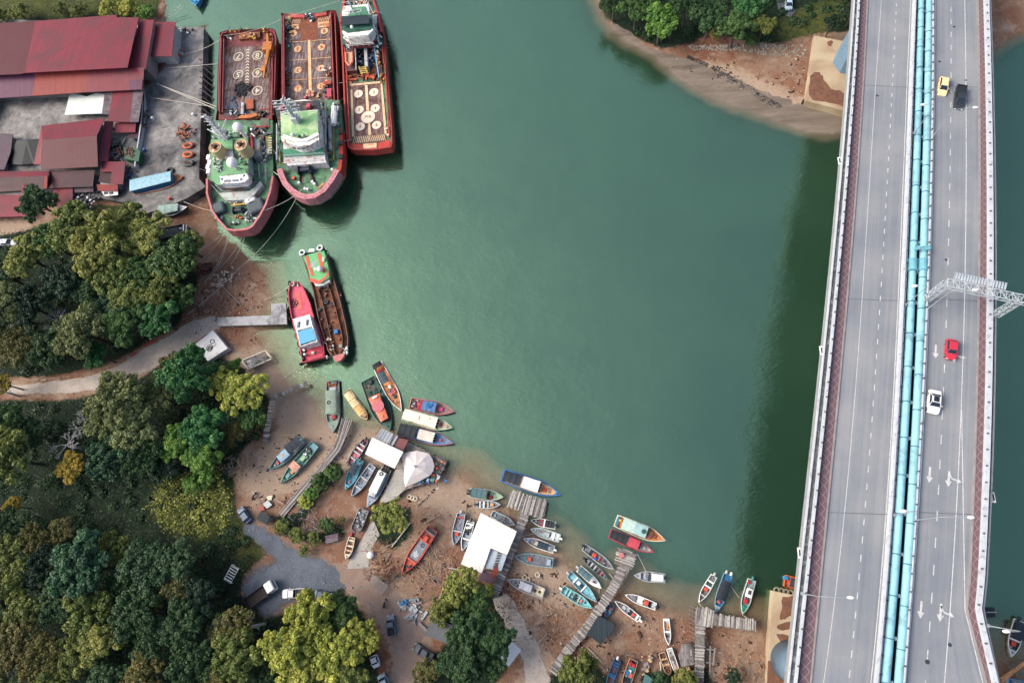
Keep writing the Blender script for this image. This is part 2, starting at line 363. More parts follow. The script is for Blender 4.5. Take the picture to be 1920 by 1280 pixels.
gl = nt.nodes.new('ShaderNodeBsdfGlossy'); gl.inputs['Roughness'].default_value = .05; gl.inputs['Color'].default_value = (.54, .94, .58, 1); nt.links.new(bs.inputs['Normal'].links[0].from_socket, gl.inputs['Normal'])
m2 = nt.nodes.new('ShaderNodeMixShader'); m2.inputs[0].default_value = .185; nt.links.new(bs.outputs[0], m2.inputs[1]); nt.links.new(gl.outputs[0], m2.inputs[2])
nt.links.new(al, ms.inputs[0]); nt.links.new(tr.outputs[0], ms.inputs[1]); nt.links.new(m2.outputs[0], ms.inputs[2])
nt.links.new(ms.outputs[0], nt.nodes['Material Output'].inputs['Surface'])
gridmesh('water', axis(-120, 115, 1.0, 6000), axis(-45, 178, 1.0, 6000), lambda x, y: x * 0, dict(depth=lambda x, y: np.clip(-height(x, y) / 5, 0, 1)), wm)

def drape(name, pts, mat, dz=.03, jit=.25, step=1.2, h=1.0, thick=False):
    """polygon sheet laid over the terrain, edge slightly uneven"""
    rr = random.Random(len(pts) * 7 + int(pts[0][0])); b = []
    W = [P(x, y, h) for x, y in pts]
    for i in range(len(W)):
        a, c = W[i], W[(i + 1) % len(W)]; n = max(1, int((c - a).length / step))
        for k in range(n):
            p = a.lerp(c, k / n); b.append(Vector((p.x + rr.uniform(-jit, jit), p.y + rr.uniform(-jit, jit))))
    xs = np.array([p.x for p in b]); ys = np.array([p.y for p in b])
    gx, gy = np.meshgrid(np.arange(xs.min(), xs.max(), step), np.arange(ys.min(), ys.max(), step))
    s = poly_sd(gx.ravel(), gy.ravel(), [tuple(p) for p in b])
    inner = [Vector((x, y)) for x, y, q in zip(gx.ravel(), gy.ravel(), s) if q > step * .4]
    n = len(b)
    vs, es, fs, _, _, _ = delaunay_2d_cdt(b + inner, [(i, (i + 1) % n) for i in range(n)], [], 1, 1e-4)
    zz = height(np.array([q.x for q in vs]), np.array([q.y for q in vs]))
    mb = MB(); mb.add([(q.x, q.y, (float(z) if z > -.3 or name == 'sandbank' else -.3) + dz) for q, z in zip(vs, zz)], [tuple(f) for f in fs])
    o = mb.build(name, mat, None, local=True); o['kind'] = 'structure'; return o
def ribbon(cl):
    """centreline [(x,y,w)] px -> outline px"""
    L = []; Rr = []
    for i, (x, y, ww) in enumerate(cl):
        x0, y0 = cl[max(i - 1, 0)][:2]; x1, y1 = cl[min(i + 1, len(cl) - 1)][:2]
        l = math.hypot(x1 - x0, y1 - y0); nx, ny = -(y1 - y0) / l, (x1 - x0) / l
        L.append((x + nx * ww / 2, y + ny * ww / 2)); Rr.append((x - nx * ww / 2, y - ny * ww / 2))
    return L + Rr[::-1]
def soil(name, c0, c1, c2, sc1=.4, sc2=4):
    m, nt, bs = newmat(name); v = objvec(nt)
    a = noise_n(nt, sc1, 8, .7, v, .5).outputs[0]; b = noise_n(nt, sc2, 5, .8, v).outputs[0]
    c = mix_n(nt, ramp2(nt, a, (0, 0, 0), (1, 1, 1), .35, .65), c0, c1)
    c = mix_n(nt, ramp2(nt, b, (0, 0, 0), (1, 1, 1), .45, .7), c, c2)
    nt.links.new(c, bs.inputs['Base Color']); bs.inputs['Roughness'].default_value = .95; bs.inputs['Specular IOR Level'].default_value = .15
    bump_n(nt, b, bs, .6, .1); return m
track_m = soil('pale_track_soil', C(208, 198, 188), C(176, 166, 156), C(146, 134, 124))
gravel_m = soil('grey_gravel', C(74, 82, 96), C(104, 111, 124), C(140, 146, 152), .3, 6)
conc_m = soil('stained_concrete', C(172, 168, 164), C(66, 68, 72), C(112, 112, 114), .16, .9)
conc2_m = soil('pale_concrete', C(196, 192, 184), C(170, 168, 160), C(140, 138, 134), .4, 5)
beach_m, nt, bs = newmat('grey_beach_sand'); v = objvec(nt); mp = nt.nodes.new('ShaderNodeMapping'); mp.inputs['Rotation'].default_value = (0, 0, .5); mp.inputs['Scale'].default_value = (.12, 1, 1); nt.links.new(v, mp.inputs[0])
a = noise_n(nt, .45, 7, .7, mp.outputs[0], .3).outputs[0]; b = noise_n(nt, 3, 5, .8, v).outputs[0]
c = mix_n(nt, ramp2(nt, a, (0, 0, 0), (1, 1, 1), .4, .6), C(136, 124, 112), C(100, 90, 80)); c = mix_n(nt, ramp2(nt, a, (0, 0, 0), (1, 1, 1), .6, .68), c, C(60, 58, 56)); c = mix_n(nt, math_n(nt, 'MULTIPLY', b, .5), c, C(110, 96, 84))
nt.links.new(c, bs.inputs['Base Color']); bs.inputs['Roughness'].default_value = .9; bump_n(nt, b, bs, .5, .08)
drape('dirt_road', ribbon([(20, 732, 14), (60, 731, 18), (125, 727, 22), (187, 718, 30), (225, 702, 28), (275, 677, 38), (330, 645, 38), (368, 618, 34), (408, 602, 24)]), track_m)
drape('gravel_road', [(452, 985), (478, 980), (522, 1010), (560, 1035), (600, 1050), (640, 1066), (648, 1092), (620, 1112), (545, 1122), (506, 1150), (474, 1130), (458, 1092), (500, 1066), (522, 1052), (492, 1022), (466, 1002)], gravel_m, jit=.8)
drape('dirt_yard', [(628, 1052), (660, 1062), (692, 1062), (742, 1108), (790, 1150), (806, 1180), (786, 1200), (800, 1232), (790, 1300), (735, 1300), (744, 1220), (706, 1150), (662, 1116), (640, 1090)], soil('pinkish_yard_soil', C(172, 150, 136), C(150, 128, 116), C(120, 104, 96), .2, 4), dz=.045, jit=.5)
drape('footpath', ribbon([(938, 1118, 30), (965, 1165, 34), (992, 1215, 36), (1014, 1290, 44)]), track_m, jit=.4)
drape('sandbank', [(1150, 36), (1196, 70), (1240, 94), (1300, 112), (1350, 128), (1410, 160), (1460, 182), (1512, 196), (1600, 204), (1600, 262), (1530, 262), (1476, 256), (1405, 228), (1340, 200), (1292, 172), (1254, 148), (1212, 124), (1176, 98), (1140, 62)], beach_m, jit=.6)
pathc = drape('concrete_path', [(700, 972), (712, 1002), (694, 1034), (692, 1064), (652, 1066), (658, 1048), (680, 1010)], conc2_m, dz=.08, jit=.05)
# ---------------------------------------------------------------- bridge
def dh(Y):
    if Y < -5: return 27.2
    return max(9.0, 27.2 - .0008 * (Y + 5) ** 2)
def D(x, y, dz=0.0):
    h = 26.0
    for _ in range(6):
        p = P(x, y, h + dz); h = dh(p.y)
    return P(x, y, h + dz)
def interp(tab, y):
    if y <= tab[0][0]: a, b = tab[0], tab[1]
    elif y >= tab[-1][0]: a, b = tab[-2], tab[-1]
    else:
        for i in range(len(tab) - 1):
            if tab[i][0] <= y <= tab[i + 1][0]: a, b = tab[i], tab[i + 1]; break
    return a[1] + (b[1] - a[1]) * (y - a[0]) / (b[0] - a[0])
YS = [0, 293, 573, 793, 1053, 1280]
def T(*xs, extra=None):
    t = list(zip(YS, xs)); return sorted(t + (extra or []))
def sm(tab):
    """smooth the measured edge with a cubic fit"""
    ys = np.array([p[0] for p in tab]); xs = np.array([p[1] for p in tab]); k = np.polyfit(ys / 1000, xs, 3 if len(tab) > 4 else 2)
    return lambda y: float(np.polyval(k, y / 1000))
EDG = dict(
    Lout=sm(T(1601.5, 1579.7, 1552, 1530.4, 1501.8, 1477)), Rout0=sm(T(1858.5, 1867, 1868, 1866, 1853.5, 1838)),
    Lrail=sm(T(1611.5, 1592, 1566, 1545, 1518, 1493)), Lbr0=sm(T(1613, 1594, 1568, 1547, 1520.5, 1496)), Lbr1=sm(T(1625, 1609, 1585, 1564, 1541, 1518)), Lk=sm(T(1628, 1612, 1588.5, 1568, 1545, 1522)),
    Lsh=sm(T(1652, 1636, 1613, 1598, 1576, 1543)), Lda=sm(T(1681, 1667, 1649, 1634.5, 1614, 1591)), Lso=sm(T(1707, 1697, 1682, 1671.5, 1656, 1632)), Lb0=sm(T(1711, 1701, 1686, 1675, 1660, 1638)), Lb1=sm(T(1718.5, 1711, 1696, 1686, 1670.5, 1649)),
    p1a=sm(T(1721.5, 1714, 1700, 1689.5, 1673, 1652)), p1b=sm(T(1732, 1726, 1713, 1702, 1687, 1667)), p2a=sm(T(1736.5, 1732, 1721, 1711, 1695.5, 1677)), p2b=sm(T(1747, 1743, 1733, 1724, 1710, 1692)),
    Rb0=sm(T(1749.5, 1747.5, 1737.5, 1727.5, 1712, 1695)), Rb1=sm(T(1754, 1752, 1742.5, 1732.5, 1718, 1699)), Rda=sm(T(1783, 1782, 1775, 1766, 1752, 1735)), Rso=sm(T(1809, 1811, 1809, 1801, 1787, 1771)),
    Rk=sm(T(1832, 1836, 1834, 1829, 1819.5, 1807)), Rbr0=sm(T(1835.5, 1839.5, 1837, 1832, 1823, 1810)), Rbr1=sm(T(1847, 1854, 1853.5, 1849.5, 1840, 1826)), Rp=sm(T(1855, 1862.5, 1862, 1859, 1849, 1834)))
def flare(y, f):   # slip road: the right-hand edges swing outward near the foot of the picture
    base = EDG[f](min(y, 1140)); k0 = dict(Rk=(1812, 1849), Rbr0=(1815, 1852), Rbr1=(1832.5, 1864), Rp=(1841, 1873), Rout=(1846, 1876))
    if y < 1090: return EDG[f](y)
    s0 = EDG[f](1090); s1 = k0[f][0] if f in k0 else s0
    if y < 1143: return s0 + (s1 - s0) * (y - 1090) / 53
    return s1 + (k0[f][1] - s1) * (y - 1143) / 137
EDG['Rout'] = EDG['Rout0']
for k in ('Rk', 'Rbr0', 'Rbr1', 'Rp', 'Rout'):
    EDG[k + 'f'] = (lambda k: lambda y: flare(y, k))(k)
YR = list(range(-60, 1341, 20))
def ext(pts):
    a = pts[0] - pts[1]; a.z = 0; b = pts[-1] - pts[-2]; b.z = 0; a.normalize(); b.normalize()
    pre = []
    for k in (400, 200, 100, 60, 30):
        q = pts[0] + a * k; q.z = dh(q.y) + (pts[0].z - dh(pts[0].y)); pre.append(q)
    post = []
    for k in (30, 80, 200, 400):
        q = pts[-1] + b * k; q.z = pts[-1].z; post.append(q)
    return pre + pts + post
def line(e, dz=0.0, off=0.0):
    f = EDG[e] if isinstance(e, str) else e
    return ext([D(f(y), y, dz) + Vector((off, 0, 0)) for y in YR])
def strip(mb, A, B, th=0.0):
    if th == 0: return mb.grid([A, B])
    rows = [[p - Vector((0, 0, th)) for p in A], A, B, [p - Vector((0, 0, th)) for p in B], [p - Vector((0, 0, th)) for p in A]]
    return mb.grid(rows)
def uvstrip(o, nrow_len, width):
    me = o.data; uv = me.uv_layers.new(name='m'); s = [0]; vs = me.vertices; n = nrow_len
    for i in range(1, n): s.append(s[-1] + (vs[i].co - vs[i - 1].co).length)
    for l in me.loops:
        i = l.vertex_index; uv.data[l.index].uv = ((i // n) * width, s[i % n])
p0 = D(1690, 793); bridge = thing('road_bridge', 'long grey concrete road bridge with twin carriageways crossing the river on the right', 'bridge', (p0.x, p0.y, 0))
cgrey = M(C(158, 162, 168), .85, .2, .5, dirt=C(110, 114, 118), damt=.2, key='c')
cpale = M(C(206, 214, 222), .8, .15, .6, dirt=C(150, 154, 160), damt=.2)
cdark = M(C(96, 100, 104), .9, .4, .7, dirt=C(160, 162, 164), damt=.3, dscale=1.4)
mb = MB(); strip(mb, line('Lout', -.35), line('Lb1', -.35), 2.2); strip(mb, line('Rb0', -.35), line('Routf', -.35), 2.2); mb.build('deck', cgrey, bridge)
mb = MB(); strip(mb, line('Lb1', -1.6), line('Rb0', -1.6), .5); mb.build('median_trough', M(C(52, 56, 62), .95, .5, 3), bridge)
# box girders below
mb = MB(); strip(mb, line('Lk', -2.5), line('Lb0', -2.5), 1.2); strip(mb, line('Rb1', -2.5), line('Rk', -2.5), 1.2); mb.build('girder', cgrey, bridge)
asph, nt, bs = newmat('asphalt'); uvn = nt.nodes.new('ShaderNodeUVMap'); uvn.uv_map = 'm'
sp = nt.nodes.new('ShaderNodeSeparateXYZ'); nt.links.new(uvn.outputs[0], sp.inputs[0])
ov = objvec(nt); n = noise_n(nt, 3.5, 5, .8, ov).outputs[0]
mp = nt.nodes.new('ShaderNodeMapping'); mp.inputs['Scale'].default_value = (1, .02, 1); nt.links.new(uvn.outputs[0], mp.inputs[0])
n2 = noise_n(nt, 1.1, 4, .6, mp.outputs[0]).outputs[0]; n3 = noise_n(nt, .08, 4, .6, ov).outputs[0]
c = mix_n(nt, ramp2(nt, n2, (0, 0, 0), (1, 1, 1), .35, .65), C(128, 136, 146), C(152, 156, 162))
c = mix_n(nt, math_n(nt, 'MULTIPLY', n, .55), c, C(104, 110, 118)); c = mix_n(nt, ramp2(nt, n3, (0, 0, 0), (.4, .4, .4), .4, .7), c, C(176, 176, 174))
nt.links.new(c, bs.inputs['Base Color']); bs.inputs['Roughness'].default_value = .85; bs.inputs['Specular IOR Level'].default_value = .25
def road(e0, e1, dz, name, mat, wd):
    A = line(e0, dz); B = line(e1, dz); mb = MB(); strip(mb, A, B); o = mb.build(name, mat, bridge); uvstrip(o, len(A), wd); return o
road('Lk', 'Lb0', .0, 'carriageway', asph, 9.9); road('Rb1', 'Rkf', .0, 'carriageway', asph, 9.9)
pav, nt, bs = newmat('brick_paving'); uvn = nt.nodes.new('ShaderNodeUVMap'); uvn.uv_map = 'm'
sp = nt.nodes.new('ShaderNodeSeparateXYZ'); nt.links.new(uvn.outputs[0], sp.inputs[0])
def tri(ph): return math_n(nt, 'MULTIPLY', math_n(nt, 'PINGPONG', math_n(nt, 'ADD', sp.outputs[1], ph), .75), .62 / .75)
def near(u0, ph, sgn):
    d = math_n(nt, 'ABSOLUTE', math_n(nt, 'SUBTRACT', sp.outputs[0], math_n(nt, 'ADD', math_n(nt, 'MULTIPLY', tri(ph), sgn), u0)))
    return math_n(nt, 'LESS_THAN', d, .05)
ln = math_n(nt, 'MAXIMUM', near(.14, 0, 1), near(.86, .75, 1)); 
ln = math_n(nt, 'MAXIMUM', ln, near(1.48 - .05, 0, -.0)) if False else ln
n = noise_n(nt, 2.5, 5, .8, objvec(nt)).outputs[0]
c = mix_n(nt, n, C(126, 96, 102), C(94, 76, 84)); c = mix_n(nt, math_n(nt, 'MULTIPLY', ln, .7), c, C(178, 160, 162))
nt.links.new(c, bs.inputs['Base Color']); bs.inputs['Roughness'].default_value = .9
road('Lbr0', 'Lbr1', .16, 'footway', pav, 1.62); road('Rbr0f', 'Rbr1f', .16, 'footway', pav, 1.62)
for a, b in (('Lbr1', 'Lk'), ('Rkf', 'Rbr0f')):
    mb = MB(); strip(mb, line(a, .2), line(b, .2), .5); mb.build('kerb', M(C(160, 152, 150), .9, .3, .7), bridge)
mb = MB(); strip(mb, line('Lout', .25), line('Lrail', .12), .5); mb.build('ledge', cdark, bridge)
mb = MB(); A = line('Lout', .55); strip(mb, A, [p + Vector((.22, 0, 0)) for p in A], .6); mb.build('coping', cpale, bridge)
for a, b in (('Lrail', 'Lbr0'),):
    A = line(a, 1.0, -.2); mb = MB(); strip(mb, A, [p + Vector((.34, 0, 0)) for p in A], 1.1); mb.build('parapet', cpale, bridge)
mb = MB(); strip(mb, line('Rbr1f', .9), line('Rpf', .9), .95); mb.build('parapet', cpale, bridge)
mb = MB(); A = line('Routf', .3, -.25); strip(mb, A, [p + Vector((.25, 0, 0)) for p in A], .7); mb.build('coping', cgrey, bridge)
mb = MB(); strip(mb, line('Lb0', .25), line('Lb1', .25), 1.5); mb.build('crash_barrier', cpale, bridge)
mb = MB(); A = line(lambda y: EDG['Lb0'](y) + 4, .85); strip(mb, A, [p + Vector((.3, 0, 0)) for p in A], .8); mb.build('crash_barrier', cpale, bridge)
mb = MB(); A = line('Rb0', .8); strip(mb, A, [p + Vector((.16, 0, 0)) for p in A], 1.6); A = line('Rb1', .35, -.22); strip(mb, A, [p + Vector((.2, 0, 0)) for p in A], .7); mb.build('crash_barrier', cpale, bridge)
# baluster posts on the rails
POSTS = []
def posts(e, dz, gap, name='rail_post', n0=-40, off=0):
    A = line(e, dz, off); s = 0
    for i in range(5, len(A) - 5):
        a, b = A[i], A[i + 1]; L = (b - a).length
        while s < L: q = a.lerp(b, s / L); POSTS.append((q.x, q.y, q.z)); s += gap
        s -= L
posts('Lrail', 1.05, 2.6); posts('Rpf', .95, 2.6, off=-.5); posts('Rb0', .85, 2.6); posts('Lb1', .3, 2.6)
POSTS.sort(key=lambda q: q[0] ** 2 + q[1] ** 2); po = None; mo = META[bridge.name]; pmt = M(C(84, 90, 98), .7)
for q in POSTS[:100]:
    if po is None: po = MB().box((0, 0, 0), (.22, .22, .35)).build('rail_post', pmt, bridge, local=True); o = po
    else: o = po.copy(); COL.objects.link(o)
    o.location = mo @ Vector(q)
mb = MB(); [mb.box(q, (.22, .22, .35)) for q in POSTS[100:]]; mb.build('rail_posts', pmt, bridge)['kind'] = 'stuff'
wp = M(C(222, 224, 224), .8, .3, 3, dirt=C(170, 172, 176), damt=.35, dscale=1.5)
def mark(f, w, dz=.012):
    A = line(f, dz, -w / 2); mb = MB(); strip(mb, A, [p + Vector((w, 0, 0)) for p in A]); mb.build('edge_line', wp, bridge)
mark('Lso', .14); mark('Lsh', .1)
RsoA = lambda y: EDG['Rso'](y)
mark(RsoA, .14)
def rs2(y):
    if y < 1143: return 1802.2 + (1808.5 - 1802.2) * (y - 768) / 375
    return 1808.5 + (1842 - 1808.5) * (y - 1143) / 137
A = [D(rs2(y), y, .016) for y in list(range(768, 1144, 15)) + [1143, 1180, 1220, 1260, 1300, 1340]]
mb = MB(); mb.grid([A, [p + Vector((.14, 0, 0)) for p in A]]); mb.build('edge_line', wp, bridge)
def dashes(f, start, pitch, ln, n):
    mb = MB(); A = line(f, .014); A.reverse(); s = start; i = 0; acc = 0; segs = []
    tot = [0]
    for k in range(1, len(A)): tot.append(tot[-1] + (A[k] - A[k - 1]).length)
    def at(s):
        for k in range(1, len(A)):
            if tot[k] >= s: return A[k - 1].lerp(A[k], (s - tot[k - 1]) / (tot[k] - tot[k - 1]))
        return A[-1]
    s = 400 - 60 + start
    while s < tot[-1] - 300:
        a, b = at(s), at(s + ln); u = Vector((.075, 0, 0)); mb = MB(); mb.add([a - u, a + u, b + u, b - u], [(0, 1, 2, 3)]); s += pitch
        if -30 < a.y < 150: mb.build('lane_line', wp, bridge)
def pitch(e, y0, y1): return (D(EDG[e](y0), y0) - D(EDG[e](y1), y1)).length
# pitches measured from dashes in the picture
pl = pitch('Lda', 1157, 1193.5); pr = pitch('Rda', 1118.5, 1172)
dashes('Lda', 1.3, pl, pl * .37, 60); dashes('Rda', 2.2, pr, pr * .38, 60)
def arrow(cx, y0, y1, turn=False):
    a = D(cx[0], y0, .02); b = D(cx[1], y1, .02); u = (b - a).normalized(); n = Vector((-u.y, u.x, 0)); L = (b - a).length; mb = MB()
    h = L * .38; w1, w2 = .16, .5
    mb.add([a - n * w1, a + n * w1, b - u * h + n * w1, b - u * h - n * w1], [(0, 1, 2, 3)])
    mb.add([b - u * h - n * w2, b - u * h + n * w2, b], [(0, 1, 2)])
    if turn:
        m = a + u * L * .12; R_ = n if n.x > 0 else -n; e = m + u * L * .36 + R_ * 1.25
        k = m + R_ * .4 + u * L * .3
        for p, q in ((m, k), (k, e)):
            t = (q - p).normalized(); nn = Vector((-t.y, t.x, 0)) * .11
            mb.add([p - nn, p + nn, q + nn, q - nn], [(0, 1, 2, 3)])
        t = (e - k).normalized(); nn = Vector((-t.y, t.x, 0)) * .42
        mb.add([e - nn, e + nn, e + t * .6], [(0, 1, 2)])
    mb.v = [v + Vector((0, 0, .004)) for v in mb.v]
    mb.build('lane_arrow', wp, bridge)
arrow((1754.6, 1754), 646, 672); arrow((1744, 1742), 875, 905); arrow((1780, 1777.5), 883, 912, True); arrow((1728, 1725.5), 1126, 1159, True if False else False); arrow((1765, 1762), 1131, 1165, True)
arrow((1789, 1788), 655, 680, True)
mb = MB()
for y in range(-40, 1340, 200):
    for a, b in (('Lk', 'Lb0'), ('Rb1', 'Rkf')):
        p = D(EDG[a](y), y, .012); q = D(EDG[b](y), y + 4, .012); t = Vector((0, .07, 0)); 
        if y % 400 == 160: mb.add([p - t, q - t, q + t, p + t], [(0, 1, 2, 3)])
mb.build('expansion_joint', M(C(112, 116, 120)), bridge)
for x, y, r in ((1739, 1240, .35), (1781, 1208, .3), (1762, 116, .3), (1811, 151, .25), (1789, 51, .3), (1645, 180, .3), (1774, 487, .25)): q = D(x, y, .02); mb = MB(); mb.cyl((q.x, q.y), r, q.z - .01, q.z + .004, 9, r * .8); mb.build('oil_stain', M(C(60, 62, 66)), bridge)
# piers
pm = M(C(120, 152, 178), .6, .15, .25, dirt=C(92, 116, 136), damt=.25, dscale=.3)
def pier(x, y, r0, r1, n, under=False):
    c = D(x, y) if under else P(x, y, 1.5); mb = MB(); zt = dh(c.y) - 3.5
    mb.cyl((c.x, c.y), r0, 1.0, zt, n, r1); mb.build('pier', pm, bridge, smooth=n > 12); return c
pier(1592, 122, 4.2, 3.4, 8); pier(1481, 1238, 3.7, 3.5, 32); pier(1752, 1180, 3.7, 3.5, 32, True); pier(1795, 60, 4.2, 3.4, 8, True)
capm, nt, bs = newmat('stained_pile_cap'); v = objvec(nt); a = noise_n(nt, .13, 4, .5, v, .6).outputs[0]; b = noise_n(nt, 2, 5, .7, v).outputs[0]
f = ramp2(nt, a, (0, 0, 0), (.35, .35, .35), .5, .7); c = mix_n(nt, b, C(212, 196, 166), C(180, 164, 138)); c = mix_n(nt, f, c, C(122, 86, 70))
f2 = ramp2(nt, a, (0, 0, 0), (1, 1, 1), .40, .6); c = mix_n(nt, math_n(nt, 'MULTIPLY', f2, .4), c, C(140, 105, 80))
nt.links.new(c, bs.inputs['Base Color']); bs.inputs['Roughness'].default_value = .9; bs.inputs['Specular IOR Level'].default_value = .2
for pts in ([(1526, 67), (1590, 79), (1700, 98), (1700, 240), (1596, 211), (1510, 189)], [(1450, 1107), (1478, 1113), (1560, 1126), (1560, 1330), (1437, 1330), (1440, 1230)]):
    mb = MB(); mb.prism(PA(pts, 2.6), -6); mb.build('pile_cap', capm, bridge)
mudm = M(C(132, 92, 72), .95, .4, .9, dirt=C(104, 72, 58), damt=.4)
for pts in ([(1519, 142), (1526, 135), (1537, 135.6), (1543, 142), (1546, 152), (1558, 167), (1576, 170), (1588, 179), (1610, 184), (1610, 208), (1588, 203), (1567, 195), (1537, 190), (1523.5, 187), (1516.7, 176)], [(1552, 78), (1558, 75.5), (1562, 80), (1559, 88), (1553, 86)],
            [(1467.5, 1118), (1500, 1116), (1500, 1158), (1480, 1154), (1471, 1161), (1462, 1160), (1466, 1142)], [(1457, 1172), (1472, 1166), (1498, 1162), (1498, 1178), (1474, 1180), (1460, 1179)], [(1455.5, 1187), (1476, 1190), (1496, 1191), (1496, 1211), (1467.5, 1211), (1461, 1198)], [(1440, 1238), (1450, 1232), (1470, 1262), (1500, 1280), (1500, 1320), (1438, 1320)]):
    W = PA(pts, 2.64); q = []
    for i in range(len(W)):
        a_, b_ = W[i], W[(i + 1) % len(W)]; q += [a_, a_.lerp(b_, .33) + Vector((R.uniform(-.18, .18), R.uniform(-.18, .18), 0)), a_.lerp(b_, .66) + Vector((R.uniform(-.18, .18), R.uniform(-.18, .18), 0))]
    mb = MB(); mb.slab(q, .06); mb.build('mud_deposit', mudm, bridge)
for k in range(14):
    t = k / 13; p = P(1507 + (1590 - 1507) * t, 190 + 21 * t, 1.4); mb = MB(); mb.cyl((p.x, p.y), .42, -3, 1.6, 8); mb.build('fender_pile', M(C(40, 46, 50)), bridge)
for k in range(4):
    t = k / 4; p = P(1456 + 34 * t, 1106 + 7 * t, 1.4); mb = MB(); mb.torus((p.x, p.y, 1.7), .5, .18); mb.build('tyre_fender', M(C(150, 140, 120)), bridge)
# twin water mains
pipem = M(C(150, 208, 222, 1.1), .7, .15, .3, dirt=C(120, 164, 176), damt=.35, dscale=.25)
pdm = M(C(50, 120, 140), .6); vm = M(C(120, 190, 206), .6)
for nm, ea, eb, lab in (('p1', 'p1a', 'p1b', 'left of the two light blue water pipes along the bridge median'), ('p2', 'p2a', 'p2b', 'right of the two light blue water pipes along the bridge median')):
    A = line(ea, .0); B = line(eb, .0); r = .62; cl = [(a + b) / 2 for a, b in zip(A, B)]
    o = cl[30]; t = thing('water_pipe', lab, 'pipe', (o.x, o.y, o.z), 0, 'blue water pipes on the bridge')
    mb = MB(); mb.tube(cl, r, 14); mb.build('pipe_run', pipem, t, smooth=True)
    s = 3 if nm == 'p1' else 4.2; L = 0
    for i in range(4, len(cl) - 5):
        a, b = cl[i], cl[i + 1]; l = (b - a).length
        while s < l:
            q = a.lerp(b, s / l); u = (b - a).normalized()
            mb = MB(); mb.tube([q - u * .07, q + u * .07], r + .09, 14); mb.build('flange', pdm, t)
            mb = MB(); mb.box((q.x + (r + .25), q.y, q.z - .6), (.5, .5, .9)); mb.build('pipe_support', cpale, t)
            s += 6.1
        s -= l
    yv = 490; q = D((EDG[ea](yv) + EDG[eb](yv)) / 2, yv); q2 = D((EDG[ea](510) + EDG[eb](510)) / 2, 510)
    mb = MB(); u = (q2 - q).normalized(); mb.tube([q, q + u * 1.9], r + .16, 14); mb.tube([q - u * .2, q], r + .3, 14); mb.tube([q + u * 1.9, q + u * 2.1], r + .3, 14); mb.build('coupling', vm, t)
    q = D((EDG[ea](471) + EDG[eb](471)) / 2, 471); mb = MB(); mb.cyl((q.x + .1, q.y), .3, q.z + .4, q.z + 1.5, 10); mb.torus((q.x + .1, q.y, q.z + 1.5), .38, .1); mb.cyl((q.x + .1, q.y), .36, q.z + 1.4, q.z + 1.55, 10); mb.build('air_valve', vm, t)
# street lamps
lampm = M(C(168, 178, 186), .5, .1); headm = M(C(245, 245, 245), .4, .05)
def lamp(x, y, lab, side, arm=2.3, h=8.2, dy=0.0, dz=.3):
    p = D(x, y, dz); t = thing('street_lamp', lab, 'street lamp', p, 0, 'street lamps on the bridge')
    mb = MB(); mb.tube([(0, 0, 0), (0, 0, h)], .1, 8, .05); mb.build('pole', lampm, t, local=True)
    mb = MB(); mb.cyl((0, 0), .3, -.1, .25, 8); mb.build('base', lampm, t, local=True)
    mb = MB(); mb.tube([(0, 0, h), (side * arm * .3, dy * .3, h + .5), (side * arm * .7, dy * .7, h + .65), (side * arm, dy, h + .6)], .045, 6); mb.build('arm', lampm, t, local=True)
    hx = side * (arm + .45); mb = MB(); mb.ball((hx, dy * 1.1, h + .58), .5, 12, 8, .35); mb.v = [Vector((hx + (v.x - hx) * 1.1, dy * 1.1 + (v.y - dy * 1.1) * .5, v.z)) for v in mb.v]; mb.build('lamp_head', headm, t, local=True, smooth=True)
lamp(1714, 250, 'slim street lamp on left median barrier near the top, arm turned left over the pipes', -1, 1.6)
lamp(1747, 259, 'slim street lamp on right median barrier beside the black pickup truck, arm to right', 1, 3)
lamp(1697, 572, 'slim street lamp on left median barrier just left of the gantry foot', -1, 1.6)
lamp(1737, 581, 'slim street lamp on right median barrier just below the gantry foot, arm to right', 1, 3)
lamp(1675, 965, 'slim street lamp on left median barrier below the turn arrows, arm turned left', -1, 1.6)
lamp(1714, 975, 'slim street lamp on right median barrier below the turn arrows, arm reaching right', 1, 3.4)
lamp(1504, 1112, 'street lamp on the left parapet above the tan pile cap and round pier', 1, 3.6)
lamp(1851, 1172, 'street lamp on the right parapet at the start of the slip road', -1, 1.6)
# sign gantry
a = D(1737, 561, .6); b = D(1867, 590, .6); t = thing('sign_gantry', 'pale steel truss sign gantry spanning the right carriageway', 'gantry', a)
gm2 = M(C(196, 208, 216), .6, .15); gh = 7.0
def truss(mb, p, q, w, hh, n, r=.06):
    u = (q - p).normalized(); side = Vector((-u.y, u.x, 0)).normalized() if abs(u.z) < .9 else (b - a).normalized()
    up = Vector((0, 0, 1)) if abs(u.z) < .9 else Vector((0, 1, 0)); s2 = side if abs(u.z) < .9 else side
    cs = [s2 * i * w / 2 + up * j * hh / 2 for i, j in ((-1, -1), (1, -1), (1, 1), (-1, 1))]
    for c in cs: mb.tube([p + c, q + c], r * 1.3, 6)
    for i in range(n):
        A, B = p.lerp(q, i / n), p.lerp(q, (i + 1) / n)
        for k in range(4):
            c0, c1 = cs[k], cs[(k + 1) % 4]; mb.tube([A + c0, B + c1] if i % 2 else [A + c1, B + c0], r * .7, 5); mb.tube([A + c0, A + c1], r * .7, 5)
top = Vector((0, 0, gh)); mb = MB(); truss(mb, a + top, b + top + (b - a).normalized() * 1.2, 1.3, .9, 14); mb.build('truss_beam', gm2, t)
for q in (a, b): mb = MB(); truss(mb, q.copy(), q + top, .8, .8, 8); mb.build('truss_leg', gm2, t)
mb = MB(); u = (b - a); nrm = Vector((-u.y, u.x, 0)).normalized()
P0 = a + u * .08 + nrm * .9 + top; P1 = a + u * .78 + nrm * .9 + top
